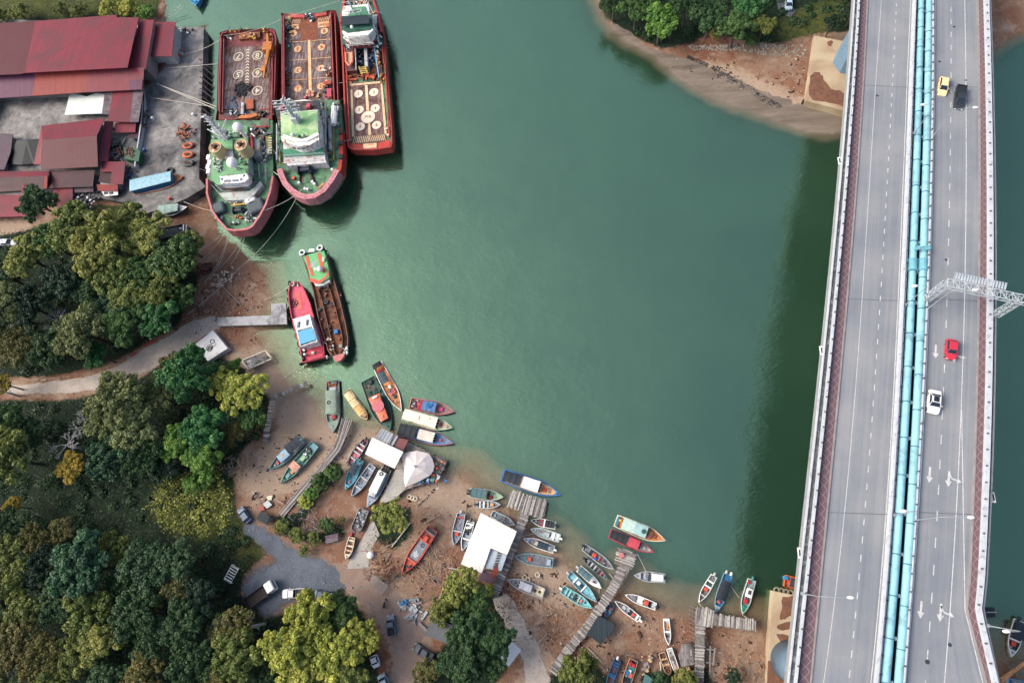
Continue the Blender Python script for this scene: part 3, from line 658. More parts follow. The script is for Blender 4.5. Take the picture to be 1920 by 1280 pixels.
for k in range(18): q = P0.lerp(P1, (k + .5) / 18); w_ = (P1 - P0) / 18 * .36; mb.slab([q - w_ + Vector((0, 0, .4)), q + w_ + Vector((0, 0, .4)), q + w_ + nrm * 1.1 + Vector((0, 0, .6)), q - w_ + nrm * 1.1 + Vector((0, 0, .7))], .05)
mb.build('sign_board', gm2, t)
mb = MB()
for k in range(10): q = P0.lerp(P1, k / 9); mb.tube([q + Vector((0, 0, .2)), q + nrm * 1.2 + Vector((0, 0, .5))], .05, 4)
mb.build('sign_frame', lampm, t)
# small navigation brackets hung off the left coping
for x, y, lab in ((1574, 302, 'small white bracket on the bridge edge nearest the top pile cap'), (1540, 657, 'small white bracket on the left bridge edge level with the red car'), (1499, 1036, 'small white bracket on the left bridge edge above the orange boat'), (1862, 932, 'thin white lamp bracket on the right bridge edge')):
    p = D(x, y, -.6); q = D(EDG['Lout'](y) if x < 1700 else EDG['Rout'](y), y, -.2); tb = thing('bracket', lab, 'bracket', q)
    mb = MB(); mb.tube([q, p], .06, 6); mb.build('arm', lampm, tb); mb = MB(); mb.box(p, (.5, 1.6, .2)); mb.build('frame', M('white'), tb); mb = MB(); mb.box((p.x, p.y, p.z + .13), (.22, 1.0, .06)); mb.build('lamp_glass', glassy(), tb)

# ---------------------------------------------------------------- quay and yard
Q2 = 2.6
mb = MB(); mb.prism(PA([(-90, 30), (100, 40), (328, 50), (382, 52), (380, 130), (377, 210), (373, 335), (386, 350), (350, 372), (300, 392), (248, 408), (236, 380), (190, 372), (-90, 392)], Q2), -7)
mb.build('quay', conc_m, None)['kind'] = 'structure'
redA = dict(dirt=C(92, 52, 64), damt=.2)
def rf(name, c, per=.38, ang=0.0, axis=0, dirt=C(78, 46, 52), damt=.25, var=.12): return striped(name, c, tuple(x * .84 for x in c), per, axis, ang, .55, dirt, damt, .15, .7, .05, var)
roof_n = rf('red_corrugated_roof', C(144, 58, 72), damt=.45, dirt=C(104, 58, 66)); roof_old = rf('weathered_red_roof', C(108, 48, 58), damt=.75, dirt=C(96, 52, 58)); roof_pu = rf('purple_roof', C(112, 62, 94)); roof_or = rf('orange_red_roof', C(160, 66, 62))
roof_dk = rf('dark_maroon_roof', C(92, 56, 64), damt=.6, dirt=C(64, 44, 50)); roof_gr = striped('grey_patchy_roof', C(150, 140, 146), C(110, 100, 108), .5, 1, 0, .8, C(90, 70, 80), .5, .6)
wallm = M(C(150, 140, 138), .85, .3, .4)
def bldg(name, lab, cat, roofs, walls, wm=None):
    """roofs: (pts[(x,y,z)], material, name); walls: px outline at z"""
    q = P(*walls[0][:2], walls[0][2]); t = thing(name, lab, cat, (q.x, q.y, Q2))
    wp_ = [P(x, y, z) for x, y, z in walls]; c = sum(wp_, Vector()) / len(wp_)
    tp = [c + (p - c) * .96 for p in wp_]
    mb = MB(); mb.prism([(p.x, p.y, p.z - .15) for p in tp], 0.5); mb.build('wall', wm or wallm, t)
    for r in roofs:
        mb = MB(); mb.slab([P(x, y, z) for x, y, z in r[0]], .12); mb.build(r[2] if len(r) > 2 else 'roof', r[1], t)
    return t
def z(pts, h): return [(x, y, h) for x, y in pts]
bldg('warehouse', 'largest red roofed warehouse along the top of the boatyard', 'warehouse',
     [([(-120, 52, 9), (0, 44, 9), (66, 40, 9), (46, 137, 10.2), (39, 139, 10.2), (-120, 146, 10.2)], roof_old), ([(66, 40, 9.1), (218, 28, 9.1), (219, 33, 9.1), (260, 33, 9.1), (239, 127, 10.3), (46, 137, 10.3)], roof_n),
      ([(-120, 146, 8.6), (66, 137, 8.6), (60, 180, 6.6), (-120, 192, 6.6)], roof_pu, 'lean_to_roof'), ([(66, 136, 8.6), (166, 131, 8.6), (161, 173, 6.6), (60, 180, 6.6)], roof_or, 'lean_to_roof'), ([(166, 131, 8.6), (270, 127, 8.6), (268, 168, 6.6), (161, 173, 6.6)], roof_n, 'lean_to_roof'),
      ([(243, 150, 7.65), (267, 149.5, 7.65), (266, 168, 6.72), (242, 169, 6.72)], roof_pu, 'roof_patch')],
     z([(-118, 60), (255, 40), (262, 160), (-118, 180)], 6.3))
bldg('annex', 'narrow red roofed annex against the east end of the warehouse', 'building', [(z([(261, 37), (289, 37.5), (273, 131.4), (241, 131)], 8.0), roof_n)], z([(262, 39), (288, 39), (272, 129), (243, 129)], 7.8))
bldg('shed', 'red roofed square shed at the quay end of the building row', 'shed', [(z([(290, 41.7), (329, 41.7), (322, 106), (278.5, 106)], 6.6), roof_n)], z([(291, 43), (327, 43), (321, 104), (280, 104)], 6.4), M(C(190, 190, 190), .8))
bldg('canopy', 'white twin panel canopy below the warehouse', 'canopy', [(z([(130, 177), (138, 175), (163, 181), (159, 214), (121, 216)], 4.6), M(C(222, 232, 226), .6, .06)), (z([(163, 181), (180, 174.5), (196, 176), (191, 213), (159, 214)], 4.6), M(C(226, 236, 230), .6, .06))], z([(133, 184), (190, 182), (186, 205), (126, 208)], 4.0), M(C(90, 92, 96)))
bldg('workshop', 'red roofed workshop with weathered grey side strips near the quay wall', 'building', [(z([(211.7, 172), (250, 170), (244, 229), (202, 228)], 5.6), roof_n), (z([(250, 170), (269, 169), (259.6, 229), (244, 229)], 5.6), roof_gr, 'side_roof'), (z([(196, 175), (211.7, 172), (205, 215), (191, 214)], 5.3), roof_gr, 'side_roof'),
     (z([(216, 231), (255, 230.5), (253.4, 248), (215, 249)], 4.6), roof_n, 'porch_roof'), (z([(262, 205), (270, 172), (269, 232), (262, 262), (236, 256), (254, 250)], 4.0), roof_dk, 'lean_to_roof')], z([(208, 176), (264, 174), (252, 246), (206, 240)], 4.2))
bldg('hall', 'red gabled hall with sooty ridge in the middle of the boatyard', 'building', [([(78, 236, 6.8), (196, 222, 6.8), (181.4, 255, 8.4), (79, 262.6, 8.4)], roof_n), ([(79, 262.6, 8.4), (181.4, 255, 8.4), (183.5, 312.6, 6.2), (77, 318, 6.2)], roof_old),
     ([(78, 236, 6.6), (79, 262, 7.8), (77, 308, 6.0), (62.6, 308.4, 5.2)], roof_n, 'side_roof'), ([(196, 227, 6.2), (212.7, 227, 5.0), (202.3, 302, 5.0), (183.5, 302, 6.0)], roof_n, 'side_roof')], z([(80, 240), (190, 228), (182, 300), (80, 306)], 5.4))
bldg('house', 'small red roofed house with a broken dark corner beside the green tank', 'house', [(z([(192, 303), (235, 303), (230.5, 346), (207, 344), (209, 322), (190, 322)], 5.0), roof_n), (z([(181, 346), (221, 346), (221, 358), (183.5, 357.5)], 4.6), roof_or, 'porch_roof'), (z([(190, 322), (209, 322), (207, 344), (184, 340)], 4.4), roof_dk, 'inner_roof')], z([(186, 306), (232, 306), (222, 352), (186, 352)], 4.2))
bldg('long_house', 'long dark maroon roofed row house along the lower edge of the boatyard', 'house', [([(-110, 322, 5.4), (92.8, 321, 5.4), (88.6, 330.3, 6.2), (-110, 336, 6.2)], roof_n), ([(-110, 336, 6.2), (88.6, 330.3, 6.2), (87.6, 354, 5.0), (-110, 367, 5.0)], roof_dk),
     ([(92.8, 320, 5.2), (177.3, 319, 5.2), (174, 350, 4.8), (89.7, 353, 4.8)], roof_dk), (z([(-110, 367), (52, 365), (50, 405.4), (-110, 410)], 4.2), roof_n, 'lean_to_roof'), (z([(40, 345), (46, 345), (46, 362), (41, 363)], 6.0), roof_n, 'roof_patch'), (z([(84, 331), (89, 330), (88, 353), (82, 353)], 6.25), roof_or, 'roof_patch')], z([(-105, 326), (172, 322), (168, 346), (48, 360), (46, 396), (-105, 400)], 4.0))
bldg('lean_to', 'red tin lean to right of the round dark tree', 'shed', [(z([(100, 352), (136.6, 352), (135.6, 383.5), (112, 394), (100, 380)], 4.2), roof_n)], z([(102, 354), (134, 354), (133, 381), (104, 380)], 4.0))
bldg('porch', 'grey corrugated porch roof over clutter at the lower yard edge', 'porch', [(z([(135.6, 351), (175, 347), (175, 359.5), (137.6, 361.6)], 3.9), roof_gr)], z([(140, 352), (170, 349), (170, 357), (140, 359)], 3.6))
bldg('glass_shelter', 'white framed panel shelter at the lower right of the small house', 'shelter', [(z([(190, 358.5), (221, 356), (221, 365.5), (196, 367.5)], 4.0), M('white'))] + [(z([(x, 360.2), (x + 8, 359.6), (x + 8.5, 364.6), (x + 1, 365.2)], 4.06), glassy(), 'pane') for x in (194, 204)], z([(194, 360), (218, 358), (218, 363), (198, 365)], 3.6))
bldg('tarpaulin_shelter', 'black tarpaulin shelter left of the gabled hall', 'shelter', [([(15.6, 296, 3.6), (31, 263.6, 4.2), (50, 262, 4.5), (72, 260.5, 4.0), (64.6, 306.4, 3.6), (40, 309, 4.1), (14, 308, 3.2)], M(C(28, 38, 42), .7, .4))], z([(22, 292), (36, 270), (66, 268), (60, 302)], 3.1), M(C(50, 50, 54)))
bldg('mauve_building', 'plain mauve flat roof at the left edge of the yard', 'building', [(z([(-60, 250), (24, 251), (20, 285), (8, 318), (-60, 320)], 4.4), M(C(96, 78, 90), .8, .3))], z([(-58, 252), (22, 253), (6, 316), (-58, 318)], 4.2))
# tank, boats and gear standing in the yard
q = P(246, 288, 4); t = thing('green_tank', 'open green skip filled with debris beside the broken house', 'skip', (q.x, q.y, Q2)); mb = MB(); mb.prism(PA([(232, 277), (253, 276), (263, 284), (259.6, 303), (234, 298)], 4.4), Q2); mb.build('tank_body', M(C(40, 92, 66)), t)
mb = MB(); rr = random.Random(3)
for _ in range(22): u = P(rr.uniform(234, 250), rr.uniform(279, 292), 4.5); mb.box(u, (rr.uniform(.3, 1.6), .2, .2), rr.uniform(0, 3))
mb.build('debris', M('brown'), t)
for y, c, lab in ((273, C(200, 92, 50), 'orange and black inflatable life raft, upper one of three on the quay'), (290, C(225, 110, 55), 'bright orange inflatable life raft, middle one of three on the quay'), (306, C(60, 74, 82), 'dark grey inflatable life raft, lowest of three on the quay')):
    q = P(353, y, 3); t = thing('life_raft', lab, 'life raft', (q.x, q.y, Q2), 0, 'life rafts on the quay'); mb = MB(); mb.torus((0, 0, .35), .8, .36, 20, 8); mb.v = [Vector((v.x * 1.55, v.y * .9, v.z)) for v in mb.v]; mb.build('raft_tube', M(c, .5, .5, 2, dirt='black', damt=.4), t, local=True, smooth=True)
    mb = MB(); mb.ball((0, 0, .3), .8, 10, 6, .3); mb.build('raft_floor', M(C(44, 36, 36), .7, .6, 3), t, local=True)
    for k in range(5): mb = MB(); mb.box((-1 + k * .5, rr.uniform(-.3, .3), .55), (.3, .3, .3), k); mb.build('pack', M('rust'), t, local=True)
# ---------------------------------------------------------------- yard clutter
def heap(x, y, lab, cat, name, cols, n, sx, sy, zb=Q2, size=.6, seed=1, group=None, long=1.0):
    rr = random.Random(seed); q = P(x, y, zb); t = thing(name, lab, cat, (q.x, q.y, zb), 0, group)
    for ci, c in enumerate(cols):
        mb = MB()
        for _ in range(n // len(cols)):
            s = size * rr.uniform(.5, 1.3)
            mb.box((rr.gauss(0, sx / 2.4), rr.gauss(0, sy / 2.4), rr.uniform(.1, .7)), (s * rr.uniform(.6, 1.4) * long, s * .6, s * .5), rr.uniform(0, 3.1))
        mb.build('scrap', M(c), t, local=True)
    return t
heap(345, 250, 'rusty brown scrap frame above the orange life rafts', 'scrap', 'scrap_pile', ['rust', C(180, 90, 50), 'brown'], 30, 2.6, 2.6, seed=2, long=2)
heap(280, 143, 'rusty orange machinery frame beside the white covered boat', 'scrap', 'scrap_pile', ['rust', C(150, 70, 45), 'dgrey'], 30, 2.2, 3.2, seed=3, long=3)
heap(296, 128, 'tangle of rusty pipes below the square shed', 'scrap', 'scrap_pile', ['brown', 'maroon', 'dgrey'], 26, 3, 2, seed=4, long=3)
heap(222, 283, 'brown timber scrap behind the green skip', 'scrap', 'scrap_pile', ['brown', 'black', 'wwood'], 40, 4, 4, seed=5, long=3)
heap(242, 333, 'dark scrap heap right of the small house', 'scrap', 'scrap_pile', ['black', 'dgrey', 'blue'], 30, 3, 3.4, seed=6)
heap(155, 372, 'black and white clutter heap beside the lean to', 'scrap', 'scrap_pile', ['black', 'dgrey', 'white'], 70, 5, 4.5, seed=7, size=.6)
heap(155, 391, 'crumpled pale tarpaulin pile at the yard foot', 'tarpaulin', 'tarpaulin_pile', ['wwood', 'grey'], 24, 3.6, 1.4, seed=8, size=1.1)
heap(268, 230, 'dark rusty bars stacked along the quay wall', 'scrap', 'scrap_pile', ['black', 'brown', 'wwood'], 34, 1.4, 5, seed=9, long=2.5)
heap(338, 62, 'blue and black gear at the top corner of the quay', 'gear', 'gear_pile', ['navy', 'dgrey', 'blue', 'white'], 26, 5, 1.5, seed=10)
for i, (x, y) in enumerate([(328 + a * 3.6, 100 + b * 3.4 - a * 1.5) for a in range(5) for b in range(3)]):
    q = P(x, y, 3.2); t = MB(); t.cyl((0, 0), .26, 0, .9, 10); t.torus((0, 0, .9), .24, .03, 10, 4); t.torus((0, 0, .5), .26, .03, 10, 4); o = t.build('drum', M(['orange', 'teal', 'lgrey', 'wood'][i % 4]), None, local=True); o.location = (q.x, q.y, Q2)
    tag(o, ['dull orange drum in the cluster at the quay shed corner', 'teal drum in the cluster at the quay shed corner', 'pale grey drum in the cluster at the quay shed corner', 'tan drum in the cluster at the quay shed corner'][i % 4], 'drum', 'drum cluster beside the square shed, ' + ['orange', 'teal', 'grey', 'tan'][i % 4])
for x, y, c, lab in ((286, 222, 'white', 'white bollard drum on the quay left of the crane wires'), (362, 215, 'white', 'white bollard near the quay edge'), (271, 281, 'blue', 'blue drum against the quay wall'), (253, 261, 'blue', 'blue drum behind the workshop'), (318, 372, 'orange', 'orange buoy beside the long blue roofed boat')):
    q = P(x, y, Q2 + .5); mb = MB(); mb.cyl((0, 0), .36, 0, .8, 12); mb.cyl((0, 0), .26, .8, .95, 12); o = mb.build('drum', M(c), None, local=True); o.location = (q.x, q.y, Q2); tag(o, lab, 'drum')
q = P(320, 322, Q2); solo(MB().torus((q.x, q.y, Q2 + .25), .85, .3, 20, 8), 'tractor_tyre', M('black'), 'large black tyre lying above the long blue roofed boat', 'tyre', (q.x, q.y, Q2), smooth=True)
q = P(273, 260, Q2); a = [P(*p, Q2) for p in ((270, 168), (274, 200), (272, 232), (268, 262), (262, 300), (260, 318))]
mb = MB()
for i in range(5): u = (a[i + 1] - a[i]).normalized(); n = Vector((-u.y, u.x, 0)) * .15; mb.prism([a[i] - n + Vector((0, 0, 1.6)), a[i] + n + Vector((0, 0, 1.6)), a[i + 1] + n + Vector((0, 0, 1.6)), a[i + 1] - n + Vector((0, 0, 1.6))], 1)
solo(mb, 'yard_wall', M('lgrey'), 'low white wall dividing the quay from the workshops', 'wall', q)
for i in range(10):
    x, y = 379 + (i % 2) * 2, 118 + i * 11; a = P(x - 1, y, Q2 - .4); b = a + Vector((2.6, -1.0, -2.7)); mb = MB(); mb.tube([a + Vector((-.4, .6, .9)), b], .2, 8, .17)
    solo(mb, 'raking_pile', M('wwood'), 'grey raking timber pile leaning off the quay face beside the left ship', 'pile', a, 'raking piles along the quay face')
# ---------------------------------------------------------------- jetties
plank = striped('weathered_planks', C(168, 164, 164), C(110, 106, 108), .32, 0, 0, .9, C(82, 72, 66), .35, .9, .75, .05, .2, 3.0)
def deckwork(name, lab, cat, pts, zt, mat=None, th=.22, npile=10, ang=0.0, seed=0, piles=True, parts=None):
    c = sum((P(x, y, zt) for x, y in pts), Vector()) / len(pts); t = thing(name, lab, cat, (c.x, c.y, 0), ang)
    top = PA(pts, zt)
    # planked top is cut into boards in the mesh: one slab plus raised boards
    mb = MB(); mb.slab(top, th); mb.build('deck', mat or plank, t)
    if piles:
        rr = random.Random(seed + 5); n = len(top)
        per = [(top[i], top[(i + 1) % n]) for i in range(n)]; tot = sum((b - a).length for a, b in per); k = 0
        for a, b in per:
            m = max(1, int(npile * (b - a).length / tot))
            for j in range(m):
                p = a.lerp(b, (j + .5) / m); g = gz(p.x, p.y); mb = MB(); mb.tube([(p.x, p.y, min(g, 0) - 1), (p.x + rr.uniform(-.15, .15), p.y + rr.uniform(-.15, .15), zt + rr.uniform(.05, .9))], .12, 6, .09); mb.build('pile', 'wwood', t)
    return t
def boards(t, cl, zt, w, gap=.26, seed=0, mat='wwood', jit=.3, th=.06):
    """loose cross boards along a centreline, all one part"""
    rr = random.Random(seed); Wl = [P(x, y, zt) for x, y in cl]; mbs = [MB(), MB(), MB()]
    for a, b in zip(Wl[:-1], Wl[1:]):
        L = (b - a).length; u = (b - a) / L; ang = math.atan2(u.y, u.x); s = 0
        while s < L:
            p = a + u * s; mbs[rr.randrange(3)].box((p.x + rr.uniform(-.1, .1), p.y + rr.uniform(-.1, .1), zt + rr.uniform(.02, .09)), (gap * rr.uniform(.6, .95), w * rr.uniform(.9, 1.0 + jit * .3), th), ang + rr.gauss(0, .05 * jit)); s += gap
    for m_, c in zip(mbs, (C(172, 168, 164), C(134, 128, 126), C(196, 192, 186))): m_.build('boards', M(c, .9, .35, 2), t)
PIER2 = [(1161, 1027.5), (1177, 1033), (1194, 1039), (1173, 1082), (1146, 1124), (1101, 1184), (1070, 1220), (1041, 1263), (1033, 1256), (1062, 1214), (1091, 1179), (1131, 1119), (1151, 1083), (1164, 1058)]
t = deckwork('wooden_pier', 'long narrow grey plank pier running diagonally to the red canopy boat', 'pier', PIER2, 2.0, npile=34, seed=1); boards(t, [(1178, 1032), (1168, 1060), (1160, 1082), (1138, 1121), (1096, 1182), (1066, 1217), (1037, 1260)], 2.05, 1.75, seed=2)
boards(t, [(1176, 1034), (1168, 1062)], 2.1, 3.8, seed=12)
q = P(1166, 1041, 2.4); solo(MB().rbox((q.x, q.y, 2.4), (1.0, .8, .5), .5), 'crate', M('pink'), 'pink crate on the head of the long diagonal pier', 'crate', q)
t = deckwork('pier_platform', 'broad grey plank pier head and walkway below the blue rimmed boat', 'pier', [(957, 920.5), (979.6, 927.8), (1005.7, 935), (1026.6, 939), (1020, 969.5), (993, 961), (992, 967.4), (929, 1121), (922, 1112), (975, 962), (975.5, 956), (952.5, 945.5)], 2.0, npile=40, seed=3)
boards(t, [(984, 966), (926, 1115)], 2.05, 1.8, seed=4, gap=.28); boards(t, [(958, 934), (978, 941)], 2.06, 3.6, seed=5, gap=.3); boards(t, [(983, 944), (1022, 955)], 2.1, 3.8, seed=6, gap=.3)
t = deckwork('wooden_pier', 'T shaped grey plank pier left of the tan pile cap', 'pier', [(1304, 1140), (1337, 1142.5), (1337, 1153.7), (1418, 1163), (1417, 1183), (1323, 1170), (1319, 1290), (1303, 1290)], 2.0, npile=34, seed=7)
boards(t, [(1306, 1152), (1340, 1160)], 2.06, 3.3, seed=8); boards(t, [(1340, 1160), (1417, 1172)], 2.06, 2.0, seed=9); boards(t, [(1313, 1165), (1311, 1270)], 2.06, 1.6, seed=10)
for k in range(14):   # piles leaning out on the left flank
    p = P(1302, 1140 + k * 8, 2); mb = MB(); mb.tube([(p.x + .3, p.y, 1.7), (p.x - .9, p.y + .5, 2.1)], .09, 6); mb.build('strut', 'wwood', t)
t = thing('pole_rack', 'open timber pole rack right of the T shaped pier', 'rack', P(1334, 1233, 1)); 
for x0, y0, x1, y1 in ((1320, 1209, 1319, 1258), (1332, 1210, 1331, 1262), (1341, 1214, 1337, 1247), (1321, 1216, 1342, 1218), (1321, 1241, 1341, 1243)):
    mb = MB(); mb.tube([P(x0, y0, 1.6), P(x1, y1, 1.6)], .12, 6); mb.build('pole', 'wwood', t)
# bamboo walkway
t = thing('bamboo_walkway', 'rickety grey bamboo walkway curving down from the mud flat', 'walkway', P(600, 880, 0))
cl = [(651, 786, 2.4), (640, 822, 1.9), (632, 842, 1.7), (600, 880, 1.5), (562, 925, 1.4), (528, 966, 1.1)]; rr = random.Random(11)
for k in range(7):
    mb = MB(); off = (k - 3) / 3.2; pts = []
    for i, (x, y, wd) in enumerate(cl):
        p = P(x, y, 1.5); a, b = cl[max(i - 1, 0)], cl[min(i + 1, 5)]; u = (P(b[0], b[1], 1.5) - P(a[0], a[1], 1.5)).normalized(); n = Vector((-u.y, u.x, 0)); pts.append(p + n * off * wd / 2 + Vector((rr.uniform(-.12, .12), rr.uniform(-.12, .12), rr.uniform(0, .1))))
    mb.tube(pts, .13, 6); mb.build('pole', M([C(168, 162, 160), C(126, 120, 118), C(186, 180, 172)][k % 3]), t)
Wl = [P(x, y, 1.3) for x, y, w_ in cl]
for i in range(5):
    for s in range(5):
        p = Wl[i].lerp(Wl[i + 1], s / 5); u = (Wl[i + 1] - Wl[i]).normalized(); n = Vector((-u.y, u.x, 0)) * rr.uniform(1.0, 1.7)
        mb = MB(); mb.tube([p - n + Vector((0, 0, -.1)), p + n], .07, 5); mb.build('cross_pole', 'wwood', t)
        mb = MB(); mb.tube([p - n * .7 + Vector((0, 0, -1.8)), p - n * .7 + Vector((rr.uniform(-.2, .2), 0, .6))], .07, 5); mb.build('stake', 'brown', t)
t = thing('plank_jetty', 'thin bent plank jetty at the mud flat edge below the barge wreck', 'jetty', P(514, 744, 0)); boards(t, [(573, 719), (514, 744)], 1.5, 1.0, gap=.9, seed=13, jit=.2); boards(t, [(513, 745), (505, 785), (497, 832)], 1.5, 1.15, gap=.3, seed=14, jit=1.5)
for k in range(12):
    x, y = (573 - k * 9.5, 719 + k * 4) if k < 6 else (513 - (k - 6) * 2.6, 748 + (k - 6) * 15); p = P(x, y, 1.3); mb = MB(); mb.tube([(p.x, p.y + .4, -1), (p.x + .2, p.y - .3, 1.8)], .08, 5); mb.build('pile', 'wwood', t)
jm = M(C(188, 188, 190), .85, .25, .35, dirt=C(120, 122, 126), damt=.4, dscale=.3)
t = deckwork('concrete_jetty', 'grey concrete jetty with square head beside the pink tugboat', 'jetty', [(407, 595), (508.5, 591), (508.5, 569.3), (536, 568), (538, 607.5), (408, 611)], 1.9, jm, .5, piles=False)
for x in (420, 445, 470, 495, 520): p = P(x, 602, .5); mb = MB(); mb.cyl((p.x, p.y), .35, -4, 1.5, 10); mb.build('pile', 'lgrey', t)
pts = [(364.6, 646.5), (399, 619), (427, 652.7), (389.6, 676.7)]; c = P(395, 648, 2)
t = thing('concrete_slab', 'square white concrete slab with black scribbles and tyre rings', 'slab', (c.x, c.y, 1)); mb = MB(); mb.prism(PA(pts, 2.3), .5); mb.build('slab', M(C(226, 228, 230), .8, .1), t)
sm_ = M(C(40, 42, 46))
for x, y, r in ((393, 652, .75), (393.5, 653, .5), (394, 652, .3), (398, 640, .5)): p = P(x, y, 2.3); mb = MB(); mb.torus((p.x, p.y, 2.31), r, .1, 18, 6); mb.build('tyre', sm_, t)
for k in range(9):
    x, y = rr.uniform(378, 412), rr.uniform(634, 664); p = P(x, y, 2.32); mb = MB(); mb.tube([p, p + Vector((rr.uniform(-.8, .8), rr.uniform(-.5, .5), 0)), p + Vector((rr.uniform(-1, 1), rr.uniform(-.8, .8), 0))], .04, 4); mb.build('scribble', sm_, t)
# floating stage in the middle with the white roofs
zt = 1.8
t = deckwork('market_platform', 'grey concrete stage beside the round white tent at the water edge', 'platform', [(742, 816), (838.7, 864.4), (824, 891.5), (800, 905), (764, 916), (716, 946), (712, 938), (742, 878), (700, 850), (712, 812)], zt, M(C(172, 162, 152), .85, .3, .4, dirt=C(110, 100, 92), damt=.5), .35, npile=26, seed=20)
mb = MB(); mb.slab(PA([(757, 864), (770, 905), (744, 932), (716, 946), (713, 940), (743, 880)], zt + .12), .2); mb.build('ramp', conc2_m, t)
def roofed(name, lab, cat, pts, zt, mat, z0=1.5, th=.12, posts=True):
    c = sum((P(x, y, h) for x, y, h in pts), Vector()) / len(pts); t = thing(name, lab, cat, (c.x, c.y, z0)); mb = MB(); tp = [P(x, y, h) for x, y, h in pts]; mb.slab(tp, th); mb.build('roof', mat, t)
    if posts:
        for p in tp: q = p.lerp(c, .08); mb = MB(); mb.tube([(q.x, q.y, min(gz(q.x, q.y), z0)), (q.x, q.y, p.z - .05)], .09, 6); mb.build('post', 'grey', t)
    return t, c
wr = striped('white_sheet_roof', C(250, 248, 240), C(240, 240, 236), .9, 0, 0, .6, C(206, 200, 186), .3, .3, .92, .02, .03)
roofed('white_roof_shelter', 'square white roofed shelter left of the round white tent', 'shelter', z([(698, 819.5), (756, 846.6), (739.6, 878), (684.4, 850.8)], 4.6), 4.6, wr)
roofed('grey_shed', 'small grey panel roof shed above the square white roof', 'shed', z([(715.7, 802), (738.6, 814), (730, 833), (704, 820.6)], 4.2), 4.2, striped('grey_panel_roof', C(150, 158, 168), C(190, 196, 202), .7, 0, .5, .6))
roofed('maroon_shed', 'small maroon roof shed between the grey shed and the tent', 'shed', z([(749, 820.6), (765.7, 824.8), (755, 845.6), (740, 838)], 3.8), 3.8, M(C(120, 58, 60)))
roofed('striped_awning', 'purple and white striped awning between grey and maroon sheds', 'awning', z([(738, 813), (746, 818), (736, 836), (728, 834)], 4.0), 4.0, striped('purple_stripes', C(90, 70, 92), C(210, 205, 210), .6, 0, .5))
# round tent
rim = [(752, 853), (758, 849), (770, 846.5), (781, 844.6), (794, 847), (805, 850.5), (811, 861), (814.7, 872.7), (812, 883), (806, 891), (784, 903), (760, 912.5), (757, 900), (758, 880)]
c = P(779, 874, 4.5); t = thing('round_tent', 'large round white fabric tent with folds to a centre point', 'tent', (c.x, c.y, zt)); mb = MB(); rp = []
for i, (x, y) in enumerate(rim): rp.append(P(x, y, 3.0 + (.06 if i % 2 else 0)))
rings = [rp, [p.lerp(c, .45) + Vector((0, 0, .15 + (.03 if i % 2 else -.03))) for i, p in enumerate(rp)], [p.lerp(c, .9) for p in rp], [p.lerp(c, .985) + Vector((0, 0, .2)) for p in rp]]; mb.loft(rings, cap=False); mb.build('tent_fabric', M(C(232, 222, 220), .7, .06, 1.5), t, smooth=False)
mb = MB(); mb.tube([(c.x, c.y, zt), (c.x, c.y, 5.6)], .1, 6); mb.build('pole', 'dgrey', t)
# white shed with patched extension
roofed('white_shed', 'big white tin roof shed straddling the plank walkway', 'shed', [(901.4, 961, 5.0), (935, 978, 5.3), (969, 995.6, 5.0), (950.5, 1040, 4.6), (920, 1027, 4.6), (903.5, 1073.8, 4.2), (864, 1057, 4.2), (885, 1003, 5.0)], 5, wr)
sh, c = roofed('tin_extension', 'pale blue tin extension with rust streak below the big white roof', 'shed', z([(920, 1028), (950, 1041), (940, 1070), (907.7, 1064.4)], 3.9), 4, M(C(186, 200, 212), .6, .12))
mb = MB()
for k in range(12): p = P(935 + (k % 2) * 4 - (k // 2) * 1.6, 1036 + (k // 2) * 5, 4.0); mb.box(p, (.5, .22, .12), .5)
mb.build('vent', M('dgrey'), sh); mb = MB(); mb.slab(PA([(926, 1060), (933, 1056), (934, 1070), (930, 1080), (920, 1084)], 3.98), .05); mb.build('rusty_sheet', M(C(160, 72, 52), .8, .5, 2), sh)
roofed('mauve_shed', 'mauve tin roof shed just above the lime tree by the walkway', 'shed', z([(905.6, 1068.6), (932.7, 1079), (920, 1093.6), (895, 1085)], 3.4), 3, M(C(112, 82, 98), .7, .3))
roofed('net_roof', 'dark grey netting roof attached to the diagonal pier', 'shelter', z([(1121.9, 1153.4), (1151.6, 1169), (1150, 1180), (1126.6, 1208), (1100, 1187.8)], 2.6), 2, striped('dark_netting', C(56, 68, 76), C(70, 82, 90), .3, 0, 0, .9))
roofed('grey_roof_shed', 'grey flat roofed shed half under the big dark tree', 'shed', z([(811, 1158), (850, 1172), (838, 1206), (796, 1190)], 3.6), 3, M(C(100, 104, 110), .8, .2), z0=1)
roofed('white_roof_hut', 'white roofed hut at the lower right of the big dark tree', 'hut', z([(960, 1202), (978, 1218), (954, 1249), (938, 1232), (950, 1215)], 3.2), 3, M(C(225, 232, 238), .6, .06), z0=1)
roofed('wooden_hut', 'small grey wooden roof hut among bushes left of the ramp', 'hut', z([(609, 1004), (634, 999), (634, 1013), (611, 1019)], 2.6), 2, roof_gr, z0=1)
roofed('tarpaulin_stall', 'black tarpaulin stall beside the blue hatchback', 'stall', [(489, 957, 2.6), (505, 967, 2.8), (512, 972, 2.4), (500, 984, 2.4), (480, 972, 2.5)], 2, M(C(36, 48, 54), .8, .4), z0=1)
roofed('plank_shelter', 'collapsed grey plank shelter left of the T shaped pier', 'shelter', [(1279, 1206, 2.2), (1294, 1207, 2.4), (1301, 1214, 2.0), (1302, 1245, 1.8), (1277, 1250, 1.6), (1272, 1228, 1.8)], 2, plank, z0=1)
